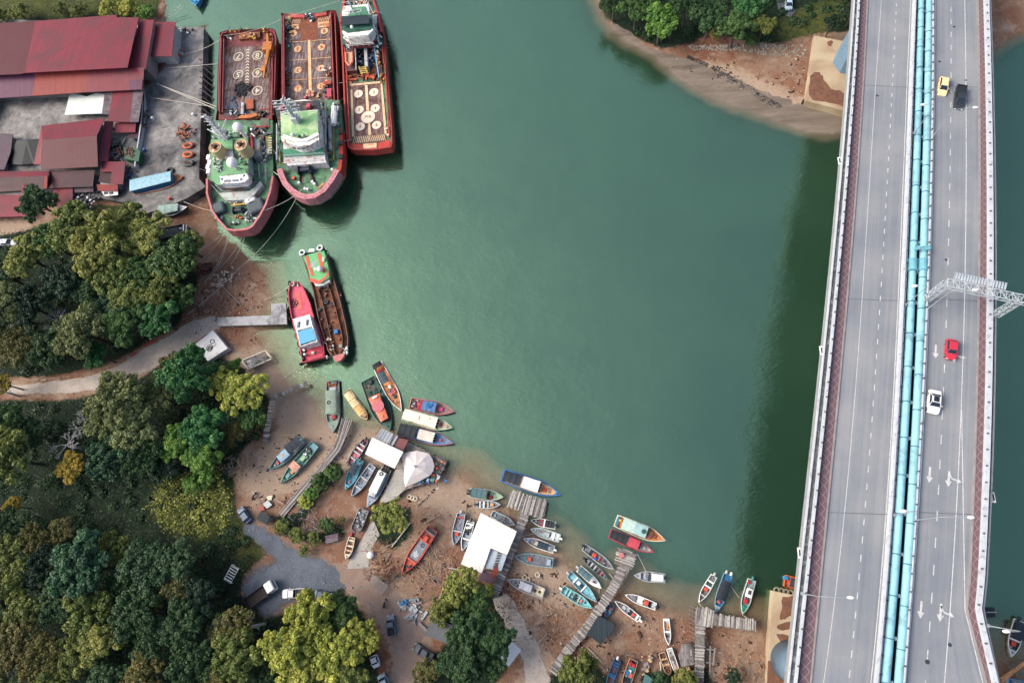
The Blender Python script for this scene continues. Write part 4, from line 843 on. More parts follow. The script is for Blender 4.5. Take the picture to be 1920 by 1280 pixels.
roofed('blue_sheet_shelter', 'teal sheet roof at the bottom edge beside the mixed coloured boat', 'shelter', z([(1209, 1262), (1224, 1272), (1219, 1300), (1200, 1300)], 2.4), 2, M('tgreen'), z0=1)
t, c = roofed('white_table', 'small white square table beside the tarpaulin stall', 'table', z([(493, 944), (502, 937), (510, 946), (500, 953)], 1.9), 1, M('lgrey'), z0=1)
t, c = roofed('white_awning', 'cream square sheet nearest the parked motorbike', 'table', z([(500, 930), (511, 928), (509, 937), (499, 938)], 1.5), 1, M('cream'), z0=1)
roofed('red_crate', 'red crate beside the tarpaulin stall', 'crate', z([(487, 952), (494, 950), (496, 955), (490, 957)], 1.8), 1, M('red'), z0=1)
# barge wreck
t = thing('barge_wreck', 'broken white framed barge wreck with loose timbers on the mud', 'wreck', P(482, 672, .5)); f = PA([(454, 676), (498, 657), (510, 672), (466, 692)], 1.6)
for a, b in ((0, 1), (1, 2), (2, 3), (3, 0)):
    mb = MB(); mb.tube([f[a], f[b]], .22, 6); mb.build('frame_beam', M('cream'), t)
mb = MB(); mb.slab([f[0] + Vector((.2, 0, -.2)), f[0].lerp(f[1], .55) + Vector((0, 0, -.2)), f[3].lerp(f[2], .4) + Vector((0, 0, -.2)), f[3] + Vector((0, .2, -.2))], .3); mb.build('hull_plate', M(C(216, 214, 205), .7, .3, .6, dirt='dgrey', damt=.5), t)
for k in range(16): a = f[0].lerp(f[1], rr.uniform(.3, 1)); b = f[3].lerp(f[2], rr.uniform(.2, 1)); mb = MB(); mb.tube([a, b + Vector((0, 0, rr.uniform(0, .4)))], .1, 5); mb.build('timber', 'wwood', t)
# stacks, racks and drift timber
def rack(x, y, w_, l_, ang, lab, bars, c='wwood', h=1.0):
    q = P(x, y, 1.4); t = thing('rack', lab, 'rack', (q.x, q.y, gz(q.x, q.y)), math.radians(ang)); mb = MB()
    for s in (-1, 1): mb.tube([(-l_ / 2, s * w_ / 2, h), (l_ / 2, s * w_ / 2, h)], .06, 5); mb.tube([(s * l_ / 2, -w_ / 2, h), (s * l_ / 2, w_ / 2, h)], .06, 5)
    for s in (-1, 1):
        for r_ in (-1, 1): mb.tube([(s * l_ / 2, r_ * w_ / 2, 0), (s * l_ / 2, r_ * w_ / 2, h)], .06, 5)
    mb.build('frame', c, t, local=True)
    for k in range(bars): mb = MB(); mb.box((-l_ / 2 + (k + .5) * l_ / bars, 0, h), (l_ / bars * .35, w_, .08)); mb.build('slat', c, t, local=True)
rack(440, 1075, 1.8, 3.2, 65, 'white metal rack with loose boards on dark grass', 6, 'white'); rack(712, 1096, 2.0, 3.4, -35, 'grey slatted pallet rack on the dirt yard by the ramp foot', 9, 'wwood')
heap(775, 1145, 'flattened grey pallets and sheets left of the grey shed', 'pallets', 'pallet_pile', ['wwood', 'grey', 'lgrey'], 34, 4.2, 3.0, 1.2, .9, 31, long=1.7)
heap(760, 1128, 'bright blue tarpaulin bundle at the yard edge', 'tarpaulin', 'tarpaulin_bundle', ['blue', C(60, 130, 180)], 10, 1.2, 1, 1.2, .8, 32)
heap(450, 1128, 'white and red junk heap behind the dark truck bed', 'junk', 'junk_heap', ['white', 'dgrey', 'orange'], 24, 2.4, 1.6, 1.1, .6, 33)
heap(665, 1000, 'small red crate heap between grey wreck and beige boat', 'crates', 'crate_heap', ['red', 'maroon'], 6, .8, .8, 1.0, .7, 34)
heap(821, 880, 'crates and orange gear stacked along the tent side', 'gear', 'gear_pile', ['orange', 'brown', 'dgrey', 'wood'], 30, 1.6, 3.4, 1.9, .6, 35)
heap(808, 900, 'blue and green crates at the lower tent edge', 'crates', 'crate_heap', ['blue', 'teal', 'lgrey', 'dgreen'], 22, 3.2, 1.6, 1.9, .8, 36)
heap(420, 528, 'broken white concrete pieces scattered on the red mud', 'rubble', 'rubble', [C(205, 190, 170), C(180, 150, 130)], 34, 4.6, 3.6, .6, .55, 37, long=2)
heap(390, 505, 'dark brown tangle of roots on the red bank', 'driftwood', 'driftwood', ['brown', 'maroon', 'black'], 40, 3.0, 2.4, .9, .5, 38, long=3)
heap(1285, 1265, 'pale driftwood lumps at the bottom edge near the white wreck', 'driftwood', 'driftwood', ['wood', 'tan'], 16, 4, 1.4, .9, .8, 39)
heap(1210, 1200 + 50, 'tan timber offcuts beside the mixed coloured boat', 'driftwood', 'driftwood', ['tan', 'wwood'], 14, 1.2, 2.6, .9, .7, 40)
def brush(x, y, lab, n, sx, sy, cols, seed, ln=2.2):
    rr = random.Random(seed); q = P(x, y, .8); t = thing('brushwood', lab, 'brushwood', (q.x, q.y, gz(q.x, q.y)))
    for c in cols:
        mb = MB()
        for _ in range(n // len(cols)):
            a = rr.uniform(0, 3.14); l = ln * rr.uniform(.3, 1); px, py = rr.gauss(0, sx / 2.2), rr.gauss(0, sy / 2.2); zz = rr.uniform(.05, .6)
            mb.tube([(px, py, zz), (px + l * math.cos(a) * .5, py + l * math.sin(a) * .5, zz + rr.uniform(-.05, .25)), (px + l * math.cos(a + .2), py + l * math.sin(a + .2), zz)], .045, 4)
        mb.build('sticks', M(c), t, local=True)
brush(455, 877, 'pale brushwood heap at the forest edge above the grey slope', 90, 4.6, 2.2, ['wwood', 'tan'], 1)
brush(430, 890, 'smaller pale brushwood strip left of the brushwood heap', 50, 3, 1.4, ['wwood', 'tan'], 2)
brush(815, 1070, 'pale broken driftwood field right of the orange red boat', 150, 5.4, 5, ['tan', C(190, 160, 145), 'wwood'], 3, 3)
brush(715, 1062, 'reddish timber scrap field right of the concrete path', 110, 3.6, 4.6, ['brown', C(165, 110, 90), 'tan'], 4, 2.4)
brush(590, 985, 'dry grey brushwood among shrubs below the walkway end', 100, 6, 3.4, ['wwood', 'brown', 'lgrey'], 5, 2.2)
brush(970, 1122, 'pale rubble and sticks below the grey cabin boat', 110, 3.6, 5, ['tan', 'wwood', C(150, 90, 70)], 6, 1.2)
brush(1030, 1180, 'scattered sticks and stones on the slope left of the diagonal pier', 130, 6, 7, ['tan', 'wwood', 'brown'], 7, 1.0)
brush(1420, 1262, 'grey debris bank beside the tan pile cap', 150, 8, 3.4, ['wwood', 'tan', 'brown'], 8, 1.2)
brush(400, 580, 'dry sticks and roots on the bank above the jetty', 120, 7, 4, ['tan', 'wwood', 'brown'], 9, 2.0)
brush(740, 1080, 'thin dark timber litter at the yard corner', 60, 3, 2, ['brown', 'dgrey'], 10, 1.6)
LOGS = [((526, 817), (553, 815), 'pale log lying on the mud flat above the teal boats'), ((655, 857), (662, 872), 'log under the pink striped boat'), ((648, 868), (666, 830), 'long pale timber beside the pink striped boat'), ((725, 1052), (733, 1037), 'short thick log beside the ramp'), ((736, 1025), (770, 980), 'weathered trunk right of the round lime tree'), ((722, 1027), (742, 1017), 'broken pale trunk below the lime tree'),
        ((780, 949), (800, 930), 'thin pole below the tent'), ((795, 982), (825, 964), 'dark thin pole on the mud right of the lime tree'), ((829, 969), (848, 971), 'pale pole near the grey red hatched boat'), ((842, 1064), (857, 1067), 'short pink log left of the big white shed'), ((824, 1125), (830, 1107), 'thin post in the olive bush'), ((1085, 1213), (1134, 1254), 'longest bamboo pole below the dark net roof'), ((1090, 1212), (1112, 1230), 'short bamboo pole beside the longest pole'), ((1101, 1213), (1128, 1240), 'bamboo pole right of the pair below the net roof'),
        ((1009, 1207), (1026, 1186), 'pale pole leaning at the edge of the right footpath'), ((1048, 1133), (1062, 1139), 'short pale stick on the sand below the blue boats'), ((1238, 1240), (1239, 1262), 'upright timber plank left of the brown wreck'), ((1142, 1074), (1152, 1088), 'narrow boards leaning on the upper pier'), ((582, 983), (596, 991), 'pale plank among the shrubs'), ((519, 937), (535, 945), 'grey plank at the walkway foot'), ((1123, 1112), (1124, 1090), 'thin upright rod between the blue boats'), ((410, 530), (450, 570), 'white snapped trunk on the red mud'), ((1190, 1228), (1174, 1227), 'crossed stick at the mixed coloured boat'), ((960, 1010), (1000, 1000), 'pole under the boats by the walkway'),
        ((68, 715), (80, 714), 'white post lying on left track verge'), ((85, 715), (94, 715), 'second white post lying on the left track verge'), ((100, 712), (122, 712), 'longer white post heap on the left track verge'), ((225, 685), (232, 681), 'pale plank right of the track bend')]
for (x0, y0), (x1, y1), lab in LOGS:
    a, b = P(x0, y0, .9), P(x1, y1, .9); a.z = max(gz(a.x, a.y), 0) + .25; b.z = max(gz(b.x, b.y), 0) + .3; mb = MB(); mb.tube([a, a.lerp(b, .5) + Vector((.05, .05, .04)), b], .17 if 'log' in lab or 'trunk' in lab or 'timber' in lab else .09, 7, .1 if 'pole' in lab else .12)
    solo(mb, 'log' if 'pole' not in lab and 'plank' not in lab else 'pole', M([C(190, 170, 150), C(160, 140, 130), C(205, 195, 180)][len(lab) % 3]), lab, 'log' if 'pole' not in lab else 'pole', a)
# kayaks and tyre rings
for (x0, y0), (x1, y1), lab in (((272, 650), (295, 637), 'long red kayak lying at the tree edge above the track'), ((247, 668), (257, 664), 'short red kayak half hidden under trees')):
    a, b = P(x0, y0, 1.2), P(x1, y1, 1.2); mb = MB(); L = (b - a).length; ang = math.atan2(b.y - a.y, b.x - a.x)
    mb.loft([[(L * t, s * .32 * math.sin(math.pi * min(max(t, .04), .96)) , zz) for s, zz in ((0, 0), (1, .18), (.5, .34), (-.5, .34), (-1, .18))] for t in (0, .15, .35, .5, .65, .85, 1)])
    o = mb.build('kayak', M('red'), None, local=True); o.location = (a.x, a.y, gz(a.x, a.y) + .1); o.rotation_euler = (0, 0, ang); tag(o, lab, 'kayak')
for i, (x, y, lab) in enumerate(((768, 931, 'white tyre ring, left of three below the tent'), (773.5, 933, 'white tyre ring, middle of three below the tent'), (779, 934.5, 'white tyre ring, right of three below the tent'), (984, 1082, 'cream tyre ring against the grey cabin boat, upper'), (990, 1086, 'cream tyre ring against the grey cabin boat, lower'), (1008, 1077, 'small pale tyre ring alone on sand above the cabin boat'))):
    q = P(x, y, .6); g = max(gz(q.x, q.y), 0); mb = MB(); mb.torus((q.x, q.y, g + .12), .42, .13, 16, 6); solo(mb, 'tyre_ring', M('cream'), lab, 'tyre', (q.x, q.y, g), 'pale tyre rings on the mud', smooth=True)
q = P(697.5, 1041, 1); 
q = P(696, 1040, 1.3); solo(MB().ball((q.x, q.y, 1.7), .8, 12, 8, .8), 'water_tank', M('white'), 'round white tank beside the ramp foot', 'tank', (q.x, q.y, 1), smooth=True)
# ---------------------------------------------------------------- boats
def wfun(t, sw=.82, bp=2.2, mid=.55):
    if t < mid: return sw + (1 - sw) * math.sin(math.pi / 2 * t / mid)
    u = (t - mid) / (1 - mid); return max(1 - u ** bp, .02)
def hull_parts(t, L, W, F, hull, rim, deck, sw, bp, draft=.5, rimw=.12, well=.45, sheer=.35, tm=.55):
    N = 22; ts = [i / N for i in range(N + 1)]
    def zz(q): return F + sheer * max(0, (q - .45) / .55) ** 2
    half = [W / 2 * wfun(q, sw, bp, tm) for q in ts]
    rings = []
    for q, hw in zip(ts, half):
        x = q * L; k = max(hw, .03); xb = x if q < .9 else L * (.9 + (q - .9) * .4)
        rings.append([(x, -k, zz(q)), (x - .0, -k * .93, zz(q) * .35), (xb, -k * .6, -draft * .7), (xb, 0, -draft), (xb, k * .6, -draft * .7), (x, k * .93, zz(q) * .35), (x, k, zz(q))])
    mb = MB(); mb.loft(rings, cap=False, closed=False); mb.add(rings[0], [tuple(range(7))]); mb.build('hull', M(hull, .5, .3, .9, dirt='wwood', damt=.4), t, local=True)
    ins = []
    for q, hw in zip(ts, half): ins.append(max(hw - rimw, .015))
    mb = MB(); A = [(q * L, -h, zz(q) + .02) for q, h in zip(ts, half)]; B = [(min(q * L + (rimw if i == 0 else 0), L * .985), -h, zz(q) + .04) for i, (q, h) in enumerate(zip(ts, ins))]
    A2 = [(x, -y, z_) for x, y, z_ in A]; B2 = [(x, -y, z_) for x, y, z_ in B]
    mb.grid([A, B]); mb.grid([B2, A2]); mb.add([A[0], B[0], B2[0], A2[0]], [(0, 1, 2, 3)])
    mb.grid([[(x, y, z_ - .09) for x, y, z_ in A], A]); mb.grid([A2, [(x, y, z_ - .09) for x, y, z_ in A2]])
    mb.build('gunwale', M(rim, .5, .2, 1.5), t, local=True)
    mb = MB(); fl = [(x, y * .97, z_ - well) for x, y, z_ in B]; fl2 = [(x, -y, z_) for x, y, z_ in fl]
    mb.grid([B, fl]); mb.grid([fl, fl2]); mb.grid([fl2, B2]); mb.add([B[0], fl[0], fl2[0], B2[0]], [(3, 2, 1, 0)])
    mb.build('deck', M(deck, .75, .35, 1.6, dirt='brown', damt=.3), t, local=True)
    return zz, lambda q: W / 2 * wfun(q, sw, bp, tm)
BOATS = {}
def boat(lab, s, b, wpx, hull, rim, deck, feats, F=None, sw=.82, bp=2.2, name='fishing_boat', cat='boat', group=None, zofs=0.0, rimw=.12, well=.45, tm=.55, tilt=0.0):
    hu = 1.0; a, e = P(*s, hu), P(*b, hu); L = (e - a).length; ang = math.atan2(e.y - a.y, e.x - a.x)
    dx, dy = b[0] - s[0], b[1] - s[1]; l = math.hypot(dx, dy); m = ((s[0] + b[0]) / 2, (s[1] + b[1]) / 2); n = (-dy / l * wpx / 2, dx / l * wpx / 2)
    W = (P(m[0] + n[0], m[1] + n[1], hu) - P(m[0] - n[0], m[1] - n[1], hu)).length
    c = (a + e) / 2; g = gz(c.x, c.y); z0 = max(0.0, g + .32) + zofs
    F = F or (.45 + L * .025)
    t = thing(name, lab, cat, (a.x, a.y, z0), ang, group); t.rotation_euler = (tilt, 0, ang)
    zz, hw = hull_parts(t, L, W, F, hull, rim, deck, sw, bp, rimw=rimw, well=well, tm=tm)
    fl = F - well; rr = random.Random(int(s[0] * 7 + s[1]))
    for ft in feats:
        k = ft[0]
        if k in ('can', 'cab', 'mat'):
            t0, t1, wf, col = ft[1:5]; x0, x1 = t0 * L, t1 * L; h = ft[5] if len(ft) > 5 else (F + 1.5 if k == 'can' else F + 1.1)
            w0, w1 = hw(t0 + .02) * wf, min(hw(t1) * min(wf + .04, 1), hw(t0 + .02) * wf * 1.05)
            if k == 'mat': mb = MB(); mb.prism([(x0, -w0, fl + .12), (x1, -w1, fl + .12), (x1, w1, fl + .12), (x0, w0, fl + .12)], fl - .02); mb.build('floor_mat', M(col, .8, .4, 2), t, local=True); continue
            mb = MB()
            xs = [x0 + (x1 - x0) * i / 6 for i in range(7)]; rows = []
            for i, x in enumerate(xs):
                ww = w0 + (w1 - w0) * i / 6; sag = (.04 if i % 2 else 0) if k == 'can' else 0
                rows.append([(x, y * ww, h + (.16 if k == 'can' else .1) * (1 - y * y) - sag) for y in (-1, -.6, -.2, .2, .6, 1)])
            mb.grid(rows); mb.grid([[(x, y, z_ - .08) for x, y, z_ in r][::-1] for r in rows])
            ed = [r[0] for r in rows]; mb.grid([[(x, y, z_ - .1) for x, y, z_ in ed], ed]); ed = [r[-1] for r in rows]; mb.grid([ed, [(x, y, z_ - .1) for x, y, z_ in ed]]); mb.grid([rows[0], [(x, y, z_ - .1) for x, y, z_ in rows[0]]]); mb.grid([[(x, y, z_ - .1) for x, y, z_ in rows[-1]], rows[-1]])
            roof = mb.build('canopy' if k == 'can' else 'cabin_roof', M(col, .75 if k == 'can' else .5, .3, 1.3, dirt='brown' if k == 'cab' and (t1 - t0) > .3 else None, damt=.12), t, local=True)
            if k == 'can':
                for x, ww in ((x0 + .12, w0), (x1 - .12, w1)):
                    for sgn in (-1, 1): mb = MB(); mb.tube([(x, sgn * (ww - .08), fl), (x, sgn * (ww - .08), h)], .035, 5); mb.build('canopy_post', 'lgrey', t, local=True)
                for xx in (x0 + (x1 - x0) * .35, x0 + (x1 - x0) * .7): mb = MB(); mb.tube([(xx, -w1 * .97, h + .03), (xx, 0, h + .19), (xx, w1 * .97, h + .03)], .03, 4); mb.build('canopy_rib', M(col), roof, local=True)
            else:
                wc = ft[6] if len(ft) > 6 else 'white'; i0 = .16
                mb = MB(); mb.prism([(x0 + i0, -w0 + i0, h - .06), (x1 - i0, -w1 + i0, h - .06), (x1 - i0, w1 - i0, h - .06), (x0 + i0, w0 - i0, h - .06)], fl); mb.build('cabin', M(wc), t, local=True)
                mb = MB(); n_ = 2 if w1 < 1 else 3
                for i in range(n_):
                    ya, yb = -w1 + .2 + (2 * w1 - .4) * i / n_ + .05, -w1 + .2 + (2 * w1 - .4) * (i + 1) / n_ - .05
                    mb.add([(x1 - .1, ya, h - .12), (x1 - .1, yb, h - .12), (x1 + .28, yb, h - .62), (x1 + .28, ya, h - .62)], [(0, 1, 2, 3)])
                mb.build('windscreen', glassy(), t, local=True)
        elif k == 'box':
            q, v, sx, sy, col = ft[1:6]; hh = ft[6] if len(ft) > 6 else .45; zb = ft[7] if len(ft) > 7 else fl
            mb = MB(); mb.rbox((q * L, v * hw(q), zb + hh / 2), (sx, sy, hh), rr.uniform(-.05, .05)); bx = mb.build(ft[8] if len(ft) > 8 else 'hatch', M(col, .6, .2, 2), t, local=True)
            if sx > .8: mb = MB(); mb.rbox((q * L, v * hw(q), zb + hh + .03), (sx * .8, sy * .8, .07), 0, .03); mb.build('lid', M(col, .6, .2, 2), bx, local=True)
        elif k == 'seat':
            q = ft[1]; mb = MB(); mb.box((q * L, 0, zz(q) - .14), (.3, 2 * hw(q) - .16, .06)); mb.build('seat', M(ft[2]), t, local=True)
        elif k == 'mot':
            v = ft[1]; col = ft[2] if len(ft) > 2 else 'dgrey'; y = v * hw(0)
            mb = MB(); mb.rbox((-.25, y, F + .42), (.7, .42, .5), 0, .12); mo = mb.build('outboard_motor', M(col, .35, .1), t, local=True)
            mb = MB(); mb.tube([(-.3, y, F + .2), (-.42, y, -.5)], .09, 6); mb.box((.0, y, F + .1), (.3, .3, .3)); mb.build('motor_leg', 'dgrey', mo, local=True)
        elif k == 'tyre':
            mb = MB(); mb.torus((ft[1] * L, ft[2] * hw(ft[1]), (ft[3] if len(ft) > 3 else fl) + .1), .34, .1, 14, 6); mb.build('tyre', 'black', t, local=True, smooth=True)
        elif k == 'net':
            q, v, r, col = ft[1:5]; mb = MB(); zb = ft[5] if len(ft) > 5 else fl
            for _ in range(9): mb.ball((q * L + rr.gauss(0, r * .4), v * hw(q) + rr.gauss(0, r * .35), zb + .1), r * rr.uniform(.3, .55), 7, 5, .5)
            mb.build('net_pile', M(col, .9, .5, 4), t, local=True)
        elif k == 'junk':
            t0, t1, cols = ft[1:4]
            for cc in cols:
                mb = MB()
                for _ in range(5): q = rr.uniform(t0, t1); mb.rbox((q * L, rr.uniform(-.7, .7) * hw(q), fl + .2), (rr.uniform(.2, .6), rr.uniform(.2, .5), .4), rr.uniform(0, 3), .05)
                mb.build('gear', M(cc, .7, .4, 3), t, local=True)
        elif k == 'disc':
            q, r, col, zb = ft[1:5]; mb = MB(); mb.cyl((q * L, 0), r, zb, zb + .12, 20); mb.build('round_hatch', M(col, .7, .4, 3), t, local=True)
        elif k == 'bow':
            q, col = ft[1:3]; xs = [q + (1 - q) * i / 8 for i in range(9)]; mb = MB()
            mb.grid([[(x * L, -hw(x) + .06, zz(x) + .02) for x in xs], [(x * L, hw(x) - .06, zz(x) + .02) for x in xs]]); mb.build('foredeck', M(col, .6, .3, 1.5), t, local=True)
            mb = MB(); mb.rbox(((q + (1 - q) * .45) * L, 0, zz(q) + .12), (.25, .25, .25)); mb.build('bollard', 'dgrey', t, local=True)
    for cc in ('grey', 'brown', 'lgrey'):
        mb = MB()
        for _ in range(4): q = rr.uniform(.06, .85); x, y = q * L, rr.uniform(-.75, .75) * hw(q); k = rr.random(); mb.rbox((x, y, fl + .12), (rr.uniform(.12, .4), rr.uniform(.1, .3), .25), rr.uniform(0, 3), .04) if k < .6 else mb.tube([(x, y, fl + .1), (x + rr.uniform(.3, .9), y * .8, fl + .14)], .035, 4)
        mb.build('gear', M(cc, .8, .4, 3), t, local=True)
    mb = MB(); mb.rbox((L * .93, 0, zz(.93) + .1), (.18, .18, .3)); mb.build('bow_post', M(rim), t, local=True)
    return t
B = boat
J3 = ['dgrey', 'lgrey', 'brown']
B('grey green houseboat with long pale canopy, bow pointing down on the mud', (623, 713), (625, 811), 27, 'dgrey', 'grey', 'ggreen', [('can', .22, .66, .72, C(150, 168, 150)), ('junk', 0, .12, ['rust', 'orange', 'dgrey']), ('box', .16, 0, .9, 1.6, 'lgrey'), ('box', .7, .1, .9, 1.0, 'red'), ('bow', .78, 'ggreen'), ('tyre', .45, -.2, 2.3), ('junk', .74, .95, J3)], sw=.88, bp=2.6)
B('cream roofed boat with three dark joint lines beside the green trawler', (648, 732), (688.5, 786), 18, 'brown', 'lyel', 'tan', [('can', .12, .36, .8, 'lyel'), ('can', .38, .58, .8, 'lyel'), ('can', .6, .86, .8, C(235, 190, 120)), ('box', .05, .2, .5, .6, 'dgrey'), ('box', .9, 0, .5, .5, 'dgrey')], sw=.9, bp=4)
B('dark green trawler with big orange deck and round white hatch', (688.5, 710), (732, 807), 37, 'dgreen', 'dgreen', 'dgreen', [('cab', .36, .82, .62, C(238, 118, 80), 2.2, 'dgreen'), ('disc', .56, 1.35, 'pink', 2.33), ('box', .4, .1, .4, 1.2, 'white', .5, 2.2), ('tyre', .06, .5), ('tyre', .06, -.4), ('box', .08, .2, .9, .8, 'black'), ('bow', .84, 'dgreen'), ('junk', .1, .3, ['dgreen', 'dgreen']), ('box', .74, 0, .3, .3, 'cream', .3, 2.2)], sw=.78, bp=2.0, well=.3)
B('long white rimmed boat with orange wooden deck and dark mesh stern', (706, 681), (753, 770.5), 25, 'white', 'white', C(222, 150, 90), [('can', 0.01, .1, .9, 'black', 1.6), ('can', .22, .44, .62, C(62, 84, 92)), ('box', .14, -.1, .5, 1.8, 'red'), ('box', .5, .1, .9, .6, 'white'), ('box', .6, .1, 1.3, 1.4, 'pink'), ('tyre', .57, -.2, 1.2), ('box', .7, .1, .8, .7, 'navy'), ('mat', .74, .82, .6, C(150, 130, 175)), ('mat', .84, .9, .6, C(160, 130, 165))], sw=.8, bp=1.9)
B('worn pink wooden boat with blue tarpaulin, upper of the three moored at right', (768, 755), (852, 771.5), 25, 'maroon', 'pink', C(150, 120, 118), [('can', .3, .6, .75, C(82, 128, 180), 1.5), ('mat', .2, .3, .8, 'red'), ('mat', .1, .2, .5, 'dpink'), ('box', .68, 0, 1.4, .9, C(215, 80, 130)), ('junk', 0, .15, J3), ('net', .45, 0, .7, 'blue', 1.6)], sw=.85, bp=1.9)
B('mint rimmed boat with long cream roof, middle of the three moored at right', (755, 776), (849, 802), 28, C(110, 180, 160), C(130, 200, 175), 'cream', [('cab', .04, .7, .84, C(252, 244, 222), 2.0), ('box', .36, 0, .2, .9, 'red', .1, 2.05), ('box', .56, .3, .3, .3, 'wood', .2, 2.0), ('box', .76, .1, .6, .8, 'red'), ('tyre', .84, .1), ('box', .3, .8, .9, .5, 'wood')], sw=.8, bp=2.0)
B('blue boat with black canopy and red stripe, lower of the three moored at right', (747, 804), (851, 831), 27, C(60, 110, 160), C(180, 70, 90), C(110, 160, 205), [('can', .04, .34, .92, C(30, 42, 50)), ('cab', .38, .66, .72, C(225, 220, 205), 1.9), ('box', .75, 0, .7, .7, 'pink'), ('net', .36, 0, .6, 'lgrey')], sw=.85, bp=1.9)
B('teal boat with black canopy, left of the pair beached on the mud', (570, 825), (509, 881), 21, C(80, 165, 170), C(90, 180, 180), C(140, 150, 150), [('can', .02, .4, .88, 'navy'), ('cab', .42, .68, .7, C(160, 200, 225), 1.5), ('box', .55, 0, .7, .7, 'tan', .1, 1.55), ('box', .77, 0, .6, .9, 'pink'), ('box', .85, 0, .4, .4, 'cream')], sw=.85, bp=1.9)
B('green wooden boat with pink square roof, right of the pair beached on the mud', (594, 833), (530, 907), 21, C(120, 90, 85), C(110, 160, 150), C(96, 165, 150), [('can', .5, .66, .85, C(226, 170, 150), 1.3), ('mat', 0, .12, .9, C(130, 180, 190)), ('junk', .14, .34, ['dgreen', 'black', 'white']), ('box', .36, 0, 1.4, 1.0, 'lgreen'), ('tyre', .4, .2), ('box', .7, .2, .8, .7, 'wood'), ('box', .8, 0, 1.2, .9, C(110, 165, 165)), ('bow', .9, 'teal')], sw=.8, bp=1.8)
B('narrow grey boat with pink stripes beside the square white roof', (686.5, 825), (653, 873), 17, 'grey', 'grey', C(170, 90, 105), [('seat', .2, 'lgrey'), ('seat', .35, 'white'), ('seat', .5, 'lgrey'), ('mat', .52, .72, .75, 'pink'), ('seat', .72, 'lgrey'), ('net', .1, 0, .5, 'black'), ('mot', 0)], sw=.7, bp=1.9)
B('small light blue boat with navy canopy and pink hatch by the bamboo walkway', (677, 862), (650, 918.6), 19, C(80, 175, 205), C(110, 195, 215), C(90, 185, 210), [('can', .16, .48, .82, C(36, 56, 72), 1.7), ('box', .74, 0, .5, .5, 'pink'), ('mot', .3), ('junk', 0, .14, ['lblue', 'black']), ('bow', .84, C(110, 195, 215))], sw=.8, bp=1.8)
B('pale blue grey open boat between light blue boat and white cruiser', (701, 872.7), (661.5, 932), 17, 'pblue', 'lgrey', C(150, 168, 185), [('seat', .42, 'lgrey'), ('seat', .7, 'lgrey'), ('box', .32, -.1, .6, .3, 'blue'), ('seat', .12, 'lgrey')], sw=.8, bp=1.9)
B('white cabin cruiser with long roof and grey foredeck beside the ramp', (727, 879), (691, 951.6), 22, C(140, 160, 178), 'lgrey', 'pblue', [('cab', .1, .62, .72, 'white', 2.2), ('cab', .6, .72, .62, 'lgrey', 1.9), ('tyre', .16, 0, 2.3), ('bow', .74, C(150, 168, 188)), ('mot', -.5, 'black'), ('mot', 0, 'black'), ('mot', .5, 'black'), ('mat', 0, .1, .9, 'black')], sw=.86, bp=1.9)
B('weathered grey punt wreck on the sand left of the ramp', (686, 955), (669, 997), 20, 'wwood', 'grey', 'wwood', [('net', .3, 0, .8, 'grey'), ('net', .7, .1, .8, 'dgrey'), ('junk', .1, .9, ['lgrey', 'wwood'])], sw=.95, bp=9, name='punt')
B('slim beige rowing boat below the grey punt wreck', (664, 1007), (653.4, 1048.5), 14, 'cream', 'cream', 'tan', [('seat', .15, 'cream'), ('seat', .4, 'cream'), ('seat', .6, 'tan'), ('bow', .75, 'cream'), ('junk', .3, .7, ['brown'])], sw=.85, bp=2.2, name='rowing_boat')
B('orange red wooden boat lying on red mud, grey floor amidships', (814, 991), (756.5, 1076), 26, C(190, 70, 55), C(205, 90, 75), C(200, 90, 70), [('mat', .3, .68, .7, C(140, 148, 158)), ('tyre', .36, .1), ('net', .55, 0, .7, 'lgrey'), ('mat', 0, .08, .8, 'dgrey'), ('seat', .1, 'grey'), ('seat', .28, 'ored'), ('seat', .7, 'ored'), ('junk', .78, .95, ['dgrey', 'black']), ('box', .22, 0, 1.2, .9, 'ored')], sw=.82, bp=1.8)
B('blue rimmed boat with tan deck, navy canopy and white roof moored at the pier head', (941, 890), (1052.6, 927.8), 30, C(25, 85, 140), C(30, 105, 170), C(238, 200, 155), [('can', .05, .34, .74, C(32, 46, 58), 2.6), ('cab', .36, .64, .72, C(250, 246, 240), 2.4), ('box', .72, 0, .95, .95, 'orange', .3), ('box', .05, -.5, .5, .5, 'rust'), ('bow', .9, 'blue')], sw=.85, bp=2.0, rimw=.3)
B('boat with dark teal canopy above the small open grey boat', (880.6, 922.6), (945, 932), 21, 'ggreen', 'lgrey', 'lgreen', [('can', .08, .5, .88, C(82, 118, 122)), ('box', .62, -.3, .7, .6, 'red'), ('mot', -.3, 'black'), ('mot', .3, 'dgrey'), ('mat', .5, .58, .7, 'black')], sw=.85, bp=1.7)
B('small open grey boat with orange box by the thin gangplank', (894, 945.5), (940, 945.5), 15, 'lgrey', 'lgrey', 'pblue', [('seat', .12, 'white'), ('seat', .28, 'white'), ('box', .62, 0, .7, .7, C(235, 170, 110)), ('mot', 0), ('seat', .45, 'lgrey')], sw=.85, bp=1.6)
B('grey boat with red box pointing down, left of the big white roof', (866, 962), (852.4, 1022.7), 19, 'grey', 'lgrey', C(150, 158, 175), [('seat', .14, 'red'), ('seat', .56, 'lgrey'), ('box', .64, 0, .7, .8, 'ored'), ('mot', 0, 'lgrey')], sw=.82, bp=1.9)
B('pale boat with motor gear pressed against the big white roof', (883.7, 976.8), (868, 1033), 17, 'lgrey', 'white', 'pblue', [('seat', .1, 'white'), ('junk', .15, .4, ['dgrey', 'white']), ('net', .42, 0, .5, 'black'), ('mot', 0), ('seat', .6, 'white')], sw=.82, bp=1.9)
